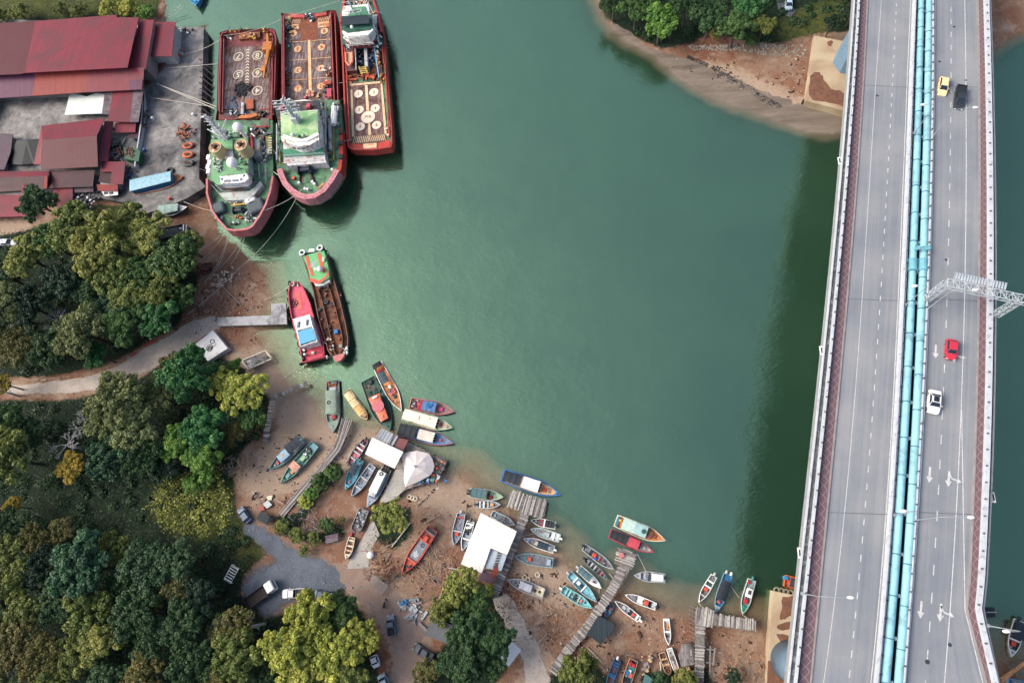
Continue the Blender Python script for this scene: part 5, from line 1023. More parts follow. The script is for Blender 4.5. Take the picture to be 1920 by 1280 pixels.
B('light grey boat poking out from under the big white roof toward the pier', (922, 962), (967, 985), 16, 'lgrey', 'lgrey', 'pblue', [('seat', .5, 'grey'), ('mat', .2, .7, .6, 'grey')], sw=.8, bp=1.8)
G = 'small boats moored bow in along the plank walkway'
B('small boat with black canopy and red box, first below the pier head', (1042, 985), (994, 974.7), 16, 'lgrey', 'white', 'grey', [('can', .05, .38, .9, C(34, 44, 52)), ('mat', .5, .6, .8, 'dpink'), ('seat', .45, 'white'), ('mot', 0)], sw=.88, bp=1.6, group=G)
B('very pale mint boat with round winch at bow, second below the pier head', (1049.5, 1009), (994, 991), 18, 'mint', C(215, 235, 232), C(205, 226, 226), [('box', .4, 0, .7, .9, 'lgrey'), ('seat', .2, 'white'), ('tyre', .84, 0), ('mat', .04, .3, .85, C(225, 238, 238)), ('mot', 0, 'white')], sw=.86, bp=1.8, group=G)
B('white boat with navy canopy and white motor, third below the pier head', (1039, 1030), (980.7, 1009), 17, 'lgrey', 'white', 'lgrey', [('can', .16, .5, .84, C(34, 58, 74)), ('box', .56, 0, .7, .7, 'cream'), ('mot', 0, 'white'), ('bow', .8, 'lgrey')], sw=.86, bp=1.7, group=G)
B('grey floored boat with teal trim and orange box, fourth below the pier head', (1037, 1055), (965, 1042.5), 22, C(130, 170, 180), C(150, 200, 205), C(130, 138, 148), [('mat', .22, .55, .8, C(125, 130, 140)), ('box', .6, 0, .8, .8, 'ored'), ('mat', .66, .78, .6, 'teal'), ('mot', 0, 'dgrey'), ('box', .1, 0, .8, 1.2, 'pblue')], sw=.86, bp=1.8, group=G)
B('weathered grey cabin boat resting on the sand beside tyre rings', (1020, 1112), (952.5, 1086), 22, 'lgrey', 'lgrey', C(150, 160, 168), [('cab', .32, .66, .66, C(184, 188, 200), 1.5, 'grey'), ('mat', .02, .3, .86, 'cream'), ('box', .12, 0, .5, .5, 'black', .25), ('box', .24, .1, .5, .5, 'brown', .25), ('box', .78, 0, .5, .5, 'dgrey', .3)], sw=.88, bp=1.9)
G = 'small boats beside the long diagonal pier'
B('grey boat with orange sheet and blue bag, topmost left of the diagonal pier', (1094.5, 1025), (1151.6, 1067.3), 17, 'lgrey', 'lgrey', 'grey', [('box', .36, -.1, .9, .9, 'ored'), ('box', .42, -.5, .8, .5, C(40, 90, 190)), ('box', .52, 0, .3, 1.0, 'pink'), ('net', .7, 0, .6, 'dgrey'), ('mot', .2, 'black'), ('mat', .2, .32, .6, 'navy')], sw=.8, bp=1.9, group=G)
B('slim brown grey longboat with many thwarts left of the diagonal pier', (1097, 1048), (1140.6, 1087), 12, 'grey', 'grey', C(100, 98, 104), [('seat', .15, 'grey'), ('seat', .28, 'lgrey'), ('seat', .42, 'lgrey'), ('seat', .56, 'grey'), ('seat', .7, 'pink'), ('seat', .82, 'grey'), ('mot', 0, 'black')], sw=.85, bp=2, group=G, name='longboat')
B('white bowed boat with long slate canopy left of the diagonal pier', (1085, 1065), (1128, 1102.5), 16, 'white', 'white', 'white', [('can', .06, .54, .88, C(84, 116, 126)), ('bow', .55, C(240, 242, 242)), ('box', .68, 0, .5, .4, 'navy', .12, 1.1), ('mot', 0, 'lgrey')], sw=.88, bp=1.8, group=G)
B('large pale blue boat with white thwarts left of the diagonal pier', (1067, 1076), (1119.5, 1128), 18, C(120, 185, 205), C(170, 200, 212), C(140, 205, 218), [('seat', .22, 'white'), ('mat', .26, .5, .7, C(90, 160, 185)), ('box', .34, .1, .7, .7, 'white'), ('box', .44, 0, .7, .7, 'navy'), ('seat', .52, 'white'), ('mat', .56, .86, .75, C(130, 205, 220)), ('mot', 0, 'lgrey')], sw=.82, bp=1.8, group=G)
B('turquoise boat with pink and navy gear, lowest left of the diagonal pier', (1054, 1104), (1111.7, 1140), 18, C(120, 205, 205), C(150, 220, 218), C(125, 205, 210), [('seat', .14, C(160, 220, 220)), ('seat', .24, C(160, 220, 220)), ('box', .42, 0, .6, 1.1, 'navy', .3), ('box', .62, 0, .5, .6, 'pink', .3), ('tyre', .52, -.2), ('net', .76, .1, .35, 'navy'), ('seat', .54, 'mint'), ('mot', 0, 'white')], sw=.86, bp=1.8, group=G)
B('large boat with mint roof and orange bow deck at the end of the diagonal pier', (1154, 975), (1248.4, 1013.4), 28, C(120, 180, 175), 'cream', C(215, 140, 80), [('cab', .14, .38, .86, C(198, 228, 218), 2.2), ('cab', .38, .62, .78, C(168, 208, 208), 2.3), ('box', .04, 0, .7, 2.0, C(40, 130, 150)), ('box', .08, .3, .6, .5, 'yellow'), ('disc', .56, .45, 'dgreen', 2.42), ('box', .7, .1, .8, .9, 'wood'), ('box', .68, -.3, 1.0, .7, 'pink'), ('box', .78, 0, .8, .8, 'rust'), ('tyre', .88, 0)], sw=.82, bp=1.9, rimw=.18)
B('crimson boat with black rear canopy and red roof at the end of the diagonal pier', (1143, 999), (1226.6, 1035), 22, C(150, 45, 65), C(180, 55, 80), C(176, 182, 176), [('can', .03, .4, .86, C(34, 40, 46), 1.9), ('cab', .42, .66, .78, C(205, 75, 90), 2.0, 'dpink'), ('box', .78, 0, .8, .7, 'lgrey')], sw=.85, bp=1.9, rimw=.2)
B('white centre cabin boat floating alone right of the diagonal pier', (1247.6, 1083.7), (1187.5, 1078), 20, 'lgrey', 'lgrey', 'pblue', [('cab', .08, .44, .7, 'white', 1.9), ('mat', .46, .54, .8, 'dgrey'), ('mat', .6, .68, .7, 'lgrey'), ('bow', .76, 'lgrey'), ('mot', 0, 'dgrey')], sw=.86, bp=1.7)
B('white boat with red box and black stern, right of the diagonal pier in shallows', (1230, 1137), (1171, 1114), 16, 'lgrey', 'white', 'lgrey', [('box', .3, 0, .9, .9, 'ored'), ('mat', .14, .22, .9, 'black'), ('mat', .4, .6, .8, 'white'), ('seat', .66, 'grey'), ('mot', 0, 'black')], sw=.86, bp=1.8, group=G)
B('slender white boat with orange box, beached right of the diagonal pier', (1199, 1161), (1151.6, 1125), 14, 'white', 'white', 'lgrey', [('box', .24, 0, .6, .7, 'ored'), ('mat', .3, .42, .85, 'navy'), ('box', .6, 0, .7, .6, 'lgrey', .25), ('mot', 0, 'white'), ('seat', .1, 'white')], sw=.84, bp=1.8, group=G)
B('thin white skiff alone on the mud left of the T shaped pier', (1249, 1159), (1253.5, 1209), 13, 'white', 'white', 'lgrey', [('mat', .18, .42, .6, 'wood'), ('seat', .5, 'white'), ('mat', .6, .8, .6, 'dgrey'), ('seat', .06, 'white')], sw=.9, bp=1.9, name='skiff')
B('little teal boat crammed with pink and blue gear above the net roof', (1131, 1156), (1149, 1131), 14, 'teal', C(50, 130, 165), 'blue', [('junk', .1, .8, ['pink', 'blue', 'lblue', 'dgrey']), ('seat', .12, 'blue')], sw=.9, bp=3)
B('bright blue boat with open frames at the bottom edge', (1158, 1234), (1137, 1294), 15, C(25, 100, 140), C(35, 120, 165), C(100, 90, 110), [('seat', .12, 'blue'), ('seat', .2, 'blue'), ('seat', .48, 'blue'), ('seat', .54, 'blue'), ('mot', -.2, 'white'), ('mat', .24, .44, .5, 'mauve')], sw=.85, bp=2)
B('blue boat with orange rim and mixed coloured crates at the bottom edge', (1188, 1235), (1168, 1296), 19, 'orange', 'wood', 'teal', [('junk', 0, .2, ['black', 'red', 'blue']), ('mat', .2, .4, .8, 'teal'), ('box', .16, .4, .7, .6, 'red'), ('box', .16, -.4, .7, .6, 'red'), ('box', .42, -.3, 1.0, .8, 'blue'), ('box', .46, .4, .8, .7, 'orange'), ('box', .36, 0, .6, .6, 'white'), ('mat', .56, .8, .8, 'navy')], sw=.9, bp=2.4)
B('white peeling plank boat wreck beside the T shaped pier', (1254, 1214), (1269, 1259), 12, 'lgrey', 'white', C(200, 200, 198), [('box', .2, 0, .3, .3, 'black', .1), ('box', .5, .1, .3, .3, 'black', .1), ('box', .75, 0, .4, .3, 'black', .1)], sw=.9, bp=5, well=.12, name='boat_wreck')
B('rotting brown boat wreck left of the white plank wreck', (1240, 1222), (1255, 1264), 14, 'brown', 'tan', 'brown', [('seat', .3, 'tan'), ('seat', .55, 'tan'), ('junk', .2, .9, ['wood', 'brown'])], sw=.9, bp=4, name='boat_wreck')
B('white boat with orange box and grey thwarts, left of three at the T pier', (1339.5, 1079), (1310, 1129.6), 16, 'lgrey', 'white', 'grey', [('box', .5, 0, .7, .8, 'ored'), ('mat', .24, .38, .7, 'dgreen'), ('seat', .22, 'white'), ('seat', .4, 'white'), ('seat', .72, 'lgrey'), ('mot', -.2, 'lgrey')], sw=.84, bp=1.8)
B('blue boat under a big navy canopy, middle of three at the T pier', (1366, 1076), (1342, 1148.5), 20, C(70, 120, 165), C(130, 170, 200), 'blue', [('can', .18, .66, .98, C(26, 38, 52), 1.7), ('box', .72, 0, .5, .6, 'ored'), ('bow', .82, 'pblue'), ('mot', -.6, 'lgrey'), ('mot', .5, 'white')], sw=.86, bp=1.9)
B('green and white boat with orange box, right of three at the T pier', (1410.8, 1086), (1392, 1152), 19, C(30, 130, 110), C(215, 235, 230), C(150, 170, 175), [('cab', .26, .5, .66, 'white', 1.7), ('box', .36, 0, .8, .6, 'dgrey', .1, 1.75), ('box', .62, 0, .9, .8, 'red'), ('box', .1, -.5, .6, .6, 'red'), ('bow', .74, C(40, 140, 115)), ('mot', 0, 'teal')], sw=.86, bp=1.9)
B('orange boat with dark canopy and blue stern gear half under the bridge', (1472, 1088), (1545, 1109), 25, 'orange', C(225, 120, 45), 'orange', [('can', .1, .6, .7, C(56, 64, 72), 2.0), ('box', .03, .5, 1, .7, C(50, 140, 200))], sw=.9, bp=2)
B('white boat with black canopy and orange box right of the bridge', (1914, 1163), (1897, 1231), 25, 'lgrey', 'white', 'dgrey', [('can', .06, .5, 1.1, 'navy', 1.8), ('box', .64, 0, .9, .8, 'ored'), ('seat', .54, 'white'), ('bow', .8, 'lgrey'), ('mot', -.4, 'black')], sw=.86, bp=1.8)
B('pale boat cut by the bottom right corner of the view', (1890, 1282), (1960, 1300), 26, 'lgrey', 'lblue', 'pblue', [('cab', .2, .6, .7, 'white', 1.8), ('seat', .1, 'blue')], sw=.86, bp=1.8)
t = deckwork('floating_stage', 'dark double panel float just right of the bridge', 'float', [(1850, 1138), (1864, 1138), (1867, 1156), (1850, 1158)], .5, M(C(24, 36, 42), .6), .3, piles=False)
mb = MB(); mb.tube([P(1850, 1147, .6), P(1868, 1147, .6)], .08, 6); mb.build('rail', 'lgrey', t)
t = deckwork('timber_gangway', 'orange brown timber gangway at the bottom right corner', 'gangway', [(1876, 1270), (1925, 1236), (1925, 1243), (1880, 1280)], 1.6, M('wood', .8, .4, 2), .25, npile=4)
B('bright cyan boat whose bow shows at the top edge above the quay', (364, -60), (370, 14), 36, C(0, 120, 190), C(10, 150, 215), C(30, 160, 215), [('mat', .5, .8, .6, 'navy'), ('box', .88, 0, .6, .4, 'black'), ('box', .55, 0, 1.5, 1.2, 'blue')], sw=.86, bp=1.9, F=1.4, rimw=.3)
B('long boat with pale blue roof stored on the quay corner', (260, 361.5), (352.5, 339.7), 26, 'rust', C(190, 110, 70), 'wood', [('cab', .0, .82, .95, C(150, 200, 218), 2.4, 'blue'), ('mot', -.2, 'black'), ('mot', .4, 'dgrey')], sw=.8, bp=2.2, zofs=1.1, name='passenger_boat')
B('small white bowed boat under a mint tarpaulin beside the slipway', (291, 404), (357, 393), 19, 'dgrey', 'lgrey', 'grey', [('can', .22, .78, .95, C(160, 190, 180), 1.7), ('bow', .78, 'white'), ('junk', .02, .2, ['tan', 'dgrey'])], sw=.8, bp=1.7, zofs=.3)
B('dark navy flat boat with white frame at the bow near the slipway', (300, 441), (359, 430), 19, C(40, 50, 60), C(60, 76, 90), C(34, 48, 64), [('mat', .1, .75, .9, C(34, 50, 66)), ('seat', .8, 'white'), ('seat', .9, 'lgrey'), ('box', .7, .3, .6, .3, 'white')], sw=.95, bp=6, name='flat_boat')
B('white covered boat standing on end by the rusty frame at the quay', (277, 112), (281, 153), 17, C(190, 200, 200), 'lgrey', C(190, 205, 202), [('bow', .02, C(205, 215, 212))], sw=.55, bp=1.8, zofs=1.4)
B('blue boat cut by left edge of the yard', (-22, 250), (6, 196), 22, 'blue', C(40, 110, 180), C(30, 90, 150), [('mat', .2, .7, .7, 'navy')], sw=.9, bp=3, zofs=1.4)

# ---------------------------------------------------------------- ships
def shell(t, pts, ztop, zbot=-1.5, col='hull', name='hull', inset=.93):
    top = PA(pts, ztop); c = sum(top, Vector()) / len(top)
    rings = [[Vector((c.x + (p.x - c.x) * k, c.y + (p.y - c.y) * (1 - (1 - k) * .5), zz_)) for p in top] for zz_, k in ((zbot, inset - .06), (0.2, inset), (ztop, 1))]
    mb = MB(); mb.loft(rings, cap=False); mb.add(rings[0], [tuple(range(len(top)))]); return mb.build(name, M(col, .6, .3, .4, dirt='rust', damt=.35, dscale=.6), t)
def poly(t, pts, zt, z0, col, name, mat=None):
    mb = MB(); mb.prism(PA(pts, zt), z0); return mb.build(name, mat or M(col, .65, .35, .5, dirt='rust', damt=.3, dscale=.7), t)
def bulwark(t, pts, z0, z1, wid, col, name='bulwark', closed=True, mat=None):
    W = PA(pts, z1); n = len(W); c = sum(W, Vector()) / n; out = []; inn = []
    for i, p in enumerate(W):
        a = W[(i - 1) % n] if closed or i else W[i]; b = W[(i + 1) % n] if closed or i < n - 1 else W[i]
        u = (b - a).normalized(); nn = Vector((-u.y, u.x, 0))
        if nn.dot(c - p) < 0: nn = -nn
        out.append(p); inn.append(p + nn * wid)
    dz = Vector((0, 0, z1 - z0)); rows = [[p - dz for p in out], out, inn, [p - dz for p in inn]]
    if closed: rows = [r + [r[0]] for r in rows]
    mb = MB(); mb.grid(rows); return mb.build(name, mat or M(col, .6, .25, .7, dirt='rust', damt=.25), t)
def pipe(t, pts, r, col, name='rail', n=6):
    mb = MB(); mb.tube([P(*p) for p in pts], r, n); return mb.build(name, M(col, .6, .3, 1, dirt='rust', damt=.25), t)
def bl(t, x, y, zc, r, col, name='dome'):
    p = P(x, y, zc); mb = MB(); mb.ball(p, r, 18, 12); return mb.build(name, M(col, .4, .05), t, smooth=True)
def bx(t, x, y, zb, sx, sy, h, col, name='box', rz=0.0):
    p = P(x, y, zb + h); mb = MB(); mb.rbox((p.x, p.y, zb + h / 2), (sx, sy, h), rz); return mb.build(name, M(col, .6, .3, 1.5), t)
def ring(t, x, y, zd, r, w_, col, name='deck_marking'):
    p = P(x, y, zd); vs = []; fs = []; n = 28
    for i in range(n):
        a = 2 * math.pi * i / n; vs += [(p.x + r * math.cos(a), p.y + r * math.sin(a), zd), (p.x + (r - w_) * math.cos(a), p.y + (r - w_) * math.sin(a), zd)]
        j = (i + 1) % n; fs.append((2 * i, 2 * j, 2 * j + 1, 2 * i + 1))
    mb = MB(); mb.add(vs, fs); return mb.build(name, M(col, .7, .2, 2), t)
def winch(t, x, y, zd, rz=0.0, s=1.0, col=C(34, 48, 66)):
    p = P(x, y, zd + .8); ca, sa = math.cos(rz), math.sin(rz)
    def q(a, b, z_): return (p.x + (a * ca - b * sa) * s, p.y + (a * sa + b * ca) * s, zd + z_ * s)
    mb = MB(); mb.tube([q(-1.1, 0, .8), q(1.1, 0, .8)], .5 * s, 14); mb.tube([q(-1.2, 0, .8), q(-1.05, 0, .8)], .85 * s, 14); mb.tube([q(1.05, 0, .8), q(1.2, 0, .8)], .85 * s, 14)
    w_ = mb.build('winch', M(col, .5, .2), t); mb = MB()
    for a in (-1.3, 1.3): mb.box(q(a, 0, .6), (.25 * s, 1.6 * s, 1.2 * s), rz)
    mb.tube([q(-1.6, .9, .9), q(1.6, .9, .9)], .12 * s, 6); mb.tube([q(-1.7, 0, .8), q(-1.3, 0, .8)], .3 * s, 10); mb.tube([q(1.3, 0, .8), q(1.7, 0, .8)], .3 * s, 10); mb.build('winch_frame', M(C(60, 70, 84)), w_)
def scatter(t, x0, x1, y0, y1, zd, n, cols, seed, sz=.5, name='gear', long=1.0, hmax=.8):
    rr = random.Random(seed)
    for c in cols:
        mb = MB()
        for _ in range(max(1, n // len(cols))):
            p = P(rr.uniform(x0, x1), rr.uniform(y0, y1), zd + .3); k = rr.random()
            if k < .5: mb.rbox((p.x, p.y, zd + .25), (sz * rr.uniform(.5, 1.6) * long, sz * rr.uniform(.4, .9), rr.uniform(.25, hmax)), rr.uniform(0, 3.14), .05)
            elif k < .75: mb.cyl((p.x, p.y), sz * rr.uniform(.25, .5), zd, zd + rr.uniform(.3, hmax), 8)
            else: a = rr.uniform(0, 3.14); l = sz * 2 * long; mb.tube([p, p + Vector((l * math.cos(a), l * math.sin(a), .1))], .06, 5)
        mb.build(name, M(c, .6, .4, 3), t)
def railing(t, pts, z0, col='lgrey', h=1.0, closed=False, name='railing'):
    W = PA(pts, z0 + h); W = W + [W[0]] if closed else W; mb = MB()
    for dz in (0, -.45): mb.tube([p + Vector((0, 0, dz)) for p in W], .045, 5)
    for a, b in zip(W[:-1], W[1:]):
        n = max(1, int((b - a).length / 1.3))
        for i in range(n): p = a.lerp(b, i / n); mb.tube([p, p - Vector((0, 0, h))], .035, 4)
    return mb.build(name, M(col), t)
def tyres(t, pts, z_, n, r=.6, off=.25):
    W = PA(pts, z_); c = sum(W, Vector()) / len(W); tot = sum((b - a).length for a, b in zip(W[:-1], W[1:])); k = 0; s = 0
    for a, b in zip(W[:-1], W[1:]):
        L = (b - a).length
        while s < L:
            p = a.lerp(b, s / L); o = (p - c); o.z = 0; o.normalize(); u = (b - a).normalized(); mb = MB(); ctr = p + o * off
            rg = []
            for i in range(12):
                an = 2 * math.pi * i / 12; d_ = u * math.cos(an) + Vector((0, 0, 1)) * math.sin(an); q = ctr + d_ * r
                rg.append([q + (d_ * math.cos(bb) + o * math.sin(bb)) * .2 for bb in [2 * math.pi * j / 6 for j in range(6)]])
            rg.append(rg[0]); mb.loft(rg, cap=False); mb.build('tyre_fender', M(C(30, 30, 34), .9), t, smooth=True); s += tot / n
        s -= L
oakdk = striped('ship_deck_planks', C(172, 156, 156), C(84, 70, 72), .34, 0, 0, .85, C(96, 66, 54), .5, .35, .75, .04, .25, 2.4)
oakrd = striped('ship_deck_planks_brown', C(178, 145, 140), C(112, 80, 76), .3, 0, 0, .85, C(80, 58, 56), .4, .25, .75, .04, .2, 2.4)
gd = M(C(104, 160, 118), .75, .35, .35, dirt=C(66, 84, 70), damt=.5, dscale=.5)
gd2 = M(C(120, 176, 128), .7, .3, .3, dirt=C(150, 120, 80), damt=.15, dscale=.5)
gdk = M(C(44, 100, 84), .7, .25, .4)
# --- ship 1
H1 = [(412, 61), (425, 57), (505, 53), (516, 56), (519.5, 72), (517, 160), (514.5, 250), (513, 330), (508, 358), (499.5, 383), (487, 406), (474, 424), (464, 430), (439, 433), (424, 430.5), (405.5, 410), (395, 394), (386, 363), (386, 335), (391, 273), (404, 225), (406.5, 208), (408, 140)]
c = P(450, 245, 0); s1 = thing('supply_ship', 'leftmost supply ship at the quay, deck circles 4 to 8, two white domes', 'ship', (c.x, c.y, 0))
shell(s1, H1, 3.6, col=C(140, 62, 70)); poly(s1, [(417, 68), (512, 62), (510, 225), (410, 225)], 3.7, 3.0, 'maroon', 'main_deck')
mb = MB(); mb.slab(PA([(421, 89), (504, 86), (504, 218), (418, 219)], 3.78), .06); mb.build('plank_deck', oakdk, s1)
FD1 = [(404, 226), (511, 226), (512, 330), (507.5, 357), (499, 381), (486.5, 404), (473, 422), (463, 427), (439, 430), (425, 427), (407, 408), (397, 392), (388, 362), (388, 335), (393, 275)]
poly(s1, FD1, 6.6, 3.0, 'green', 'foredeck', gd)
bulwark(s1, [(386, 335), (386, 363), (395, 394), (405.5, 411), (424, 431), (439, 433.5), (464, 430.5), (474, 425), (487, 407), (499.5, 384), (508, 359), (513, 330)], 5.0, 8.2, .5, C(205, 120, 125), closed=False)
bulwark(s1, [(408, 208), (409, 140), (412, 70), (415, 62), (425, 59)], 3.7, 5.2, .35, C(150, 55, 66), closed=False); bulwark(s1, [(505, 55), (514, 58), (518, 72), (516, 150), (513, 215)], 3.7, 5.2, .35, C(150, 55, 66), closed=False)
for x0, x1 in ((415, 412), (420, 417), (508, 505), (512, 510)): pipe(s1, [(x0, 72, 5.4), (x1, 212, 5.4)], .16, C(150, 60, 70))
for x, y, s_ in ((447, 106.5, '7'), (482.6, 104, '8'), (446.7, 140, '5'), (482.6, 137, '6'), (482.6, 170, '4')):
    ring(s1, x, y, 3.86, 1.45, .22, 'cream'); p = P(x, y, 3.86); text(s1, s_, 2.4, M('cream'), (p.x, p.y, 3.87), math.pi, 'deck_number', local=False)
for k in range(12):
    p = P(464.5 - k * .12, 94 + k * 5.6, 3.86); mb = MB(); mb.add([(p.x - .5, p.y - .3, 3.87), (p.x, p.y + .12, 3.87), (p.x + .5, p.y - .3, 3.87), (p.x + .5, p.y + .05, 3.87), (p.x, p.y + .45, 3.87), (p.x - .5, p.y + .05, 3.87)], [(0, 1, 4, 5), (1, 2, 3, 4)]); mb.build('deck_chevron', M('cream'), s1)
poly(s1, [(448, 62), (487, 60), (487, 70), (448, 74)], 4.4, 3.6, 'rust', 'stern_roller'); scatter(s1, 450, 482, 62, 72, 4.4, 16, ['tan', 'rust', 'yellow'], 3, .5)
scatter(s1, 424, 512, 54, 62, 3.7, 20, ['yellow', 'rust', 'black'], 4, .5); scatter(s1, 424, 436, 64, 74, 3.7, 8, ['white', 'dgrey'], 5, .5); scatter(s1, 495, 506, 64, 78, 3.7, 8, ['white', 'dgrey', 'rust'], 6, .6)
cy = M(C(215, 130, 50), .6, .35, 1, dirt='rust', damt=.4); mb = MB()
mb.tube([P(502, 66, 5), P(504, 90, 6.2)], .5, 6, .7); mb.tube([P(504, 90, 6.2), P(497, 130, 6.0), P(495, 146, 5)], .6, 6, .3); mb.tube([P(506, 92, 6.4), P(499, 124, 6.3)], .2, 6); mb.rbox(P(505, 92, 5.4), (2.6, 2.6, 2.6)); mb.rbox(P(495, 131, 5.4), (1.3, 1.6, 1.2)); mb.build('deck_crane', cy, s1)
mb = MB(); rr = random.Random(5)
for _ in range(70): p = P(453 + rr.gauss(0, 7), 166 + rr.gauss(0, 5.5), 4); mb.ball((p.x, p.y, 3.9), rr.uniform(.2, .5), 7, 5, .7); a = rr.uniform(0, 6.3); mb.tube([p, p + Vector((math.cos(a) * 1.4, math.sin(a) * 1.4, .1))], .05, 4)
mb.build('net_pile', M(C(38, 46, 50), .95, .5, 5), s1)
mb = MB()
for _ in range(22): p = P(438 + rr.gauss(0, 6), 198 + rr.gauss(0, 5), 4); mb.ball((p.x, p.y, 3.9), rr.uniform(.3, .8), 8, 5, .5)
mb.build('net_pile', M(C(96, 104, 124), .95, .5, 5), s1)
poly(s1, [(460, 186), (475, 186), (475, 204), (462, 205)], 4.3, 3.7, C(180, 90, 50), 'hatch'); poly(s1, [(445, 222), (450, 217), (480, 212), (482, 217), (470, 221)], 5.0, 4.6, C(210, 120, 60), 'crane_boom'); poly(s1, [(452, 192), (457, 192), (456, 214), (451, 214)], 4.8, 3.7, 'lgrey', 'locker')
scatter(s1, 422, 500, 205, 222, 3.8, 40, ['dgrey', 'black', 'lgrey', 'rust'], 7, .6, long=1.6)
poly(s1, [(488, 222), (505, 222), (505, 237), (488, 238)], 6.8, 5.6, C(78, 104, 90), 'hatch')
# superstructure
poly(s1, [(396, 262), (465, 258), (466, 332), (460, 344), (408, 346), (396, 335)], 9.2, 6.6, 'lgrey', 'deckhouse'); mb = MB(); mb.slab(PA([(396, 262), (465, 258), (466, 334), (461, 345), (407, 347), (396, 336)], 9.35), .16); mb.build('bridge_deck', gd2, s1)
poly(s1, [(400, 240), (464, 236), (464, 256), (400, 260)], 8.0, 6.6, 'green', 'deckhouse', gd2)
poly(s1, [(402, 330), (466, 326), (478, 338), (465, 352), (442, 360), (416, 357), (402, 344)], 7.2, 6.62, C(40, 62, 58), 'walkway'); 
poly(s1, [(409, 362), (468, 358), (488, 340), (492, 346), (476, 366), (462, 374), (424, 376)], 8.0, 6.6, C(196, 206, 202), 'forward_house')
railing(s1, [(402, 345), (416, 357), (442, 360), (465, 352), (480, 338)], 7.2)
poly(s1, [(412, 330), (462, 323), (466, 334), (458, 342), (415, 345)], 11.2, 9.3, 'white', 'wheelhouse'); mb = MB(); mb.slab(PA([(416, 321), (458, 317), (462, 324), (413, 330)], 11.4), .15); mb.build('wheelhouse_roof', gd2, s1)
for pts in ([(413, 334), (418, 333), (418.5, 345), (412.5, 343)], [(420, 337.5), (433, 337), (434, 347), (421, 347.5)], [(435, 336.8), (447, 336.2), (449, 346), (436, 347)], [(449.5, 335.5), (453, 334), (458, 341), (452, 345)], [(455, 329), (459, 326.5), (461, 334), (458, 338)]):
    mb = MB(); top = PA(pts, 11.3); top = [Vector((p.x, p.y, 11.3 - (.25 if i > 1 else 0))) for i, p in enumerate(top)]; mb.slab(top, .1); mb.build('window', glassy(C(60, 84, 120), 'blue_glass'), s1)
for x, y, zc, r in ((446, 239, 13.5, 1.25), (435, 305, 13, 1.3)): bl(s1, x, y, zc, r, 'white', 'radome'); p = P(x, y, zc); mb = MB(); mb.cyl((p.x, p.y), .4, 9, zc - 1, 8); mb.build('radome_pedestal', 'white', s1)
for x, y, r in ((402.5, 275, 1.6), (450.5, 271, 1.6)):
    p = P(x, y, 13); mb = MB(); mb.cyl((p.x, p.y), r, 9.2, 12.8, 20); mb.torus((p.x, p.y, 12.8), r - .08, .12, 20, 6); fu = mb.build('funnel', M(C(216, 196, 150), .6, .2), s1); mb = MB()
    mb.cyl((p.x, p.y), r * .72, 12.7, 12.92, 16); mb.build('funnel_cap', M(C(180, 110, 60), .8, .5, 2, dirt='white', damt=.3), fu)
    mb = MB(); [mb.cyl((p.x + dx, p.y + dy), .3, 12.8, 13.5, 8) for dx, dy in ((.3, .2), (-.4, .1), (0, -.4))]; mb.build('exhaust', M(C(70, 40, 30)), fu)
wm_ = M(C(220, 226, 228), .5, .1)
mb = MB(); p = P(425, 262, 9.3); q = P(414, 232, 17)
for o in ((-.5, -.5), (.5, -.5), (.5, .5), (-.5, .5)): mb.tube([(p.x + o[0], p.y + o[1], 9.3), (p.x + o[0] * .4, p.y + o[1] * .4, 19)], .13, 5)
for k in range(9): zz_ = 10 + k; mb.box((p.x, p.y, zz_), (1.4 - k * .06, 1.4 - k * .06, .12)); 
for k in range(5): mb.tube([(p.x - 1.6, p.y, 12.5 + k * 1.4), (p.x + 1.6, p.y, 12.5 + k * 1.4)], .07, 5); mb.box((p.x + 1.2 - k * .5, p.y, 12.8 + k * 1.4), (.7, .4, .3))
mb.build('mast', wm_, s1)
mb = MB(); g = P(412, 255, 10)
for dx, dy, l in ((-3, 1.5, 0), (-2, 3, 1), (3, 2.5, 2), (1, -2, 1)): mb.tube([g, g + Vector((dx, dy, 1 + l))], .14, 5)
mb.build('derrick', wm_, s1)
poly(s1, [(420, 284), (436, 283), (438, 298), (422, 298)], 10.4, 9.3, C(196, 202, 204), 'casing')
poly(s1, [(422, 262), (436, 261), (436, 282), (421, 283)], 9.9, 9.3, 'lgreen', 'hatch', gd2)
scatter(s1, 400, 462, 240, 262, 8.1, 40, ['white', 'lgrey', 'dgrey'], 8, .5, long=1.7); scatter(s1, 400, 420, 286, 322, 9.4, 40, ['white', 'lgrey', 'dgrey', 'lgreen'], 9, .5, long=1.5); scatter(s1, 440, 462, 286, 320, 9.4, 26, ['dgrey', 'lgrey', 'green'], 10, .5, long=1.8)
scatter(s1, 468, 508, 236, 304, 6.7, 70, ['dgrey', 'grey', 'lgrey', 'white', 'maroon'], 11, .7, long=1.8, hmax=1.3)
poly(s1, [(472, 262), (486, 262), (488, 292), (474, 294)], 8.6, 6.6, C(150, 160, 162), 'deckhouse'); poly(s1, [(469, 252), (472, 252), (474, 278), (471, 280)], 9.2, 8.0, 'red', 'crane_boom'); pipe(s1, [(474, 236, 8.2), (480, 238, 8.2), (507, 237, 8.2)], .22, 'hull'); pipe(s1, [(488, 206, 6), (506, 204, 6)], .2, 'hull')
poly(s1, [(498, 256), (508, 254), (508, 288), (499, 290)], 7.4, 6.6, C(150, 150, 80), 'ladder_rack'); mb = MB()
for k in range(7): p = P(506, 259 + k * 4.6, 7.7); mb.box((p.x, p.y, 7.55), (.9, .35, .3))
mb.build('rung', M('cream'), s1)
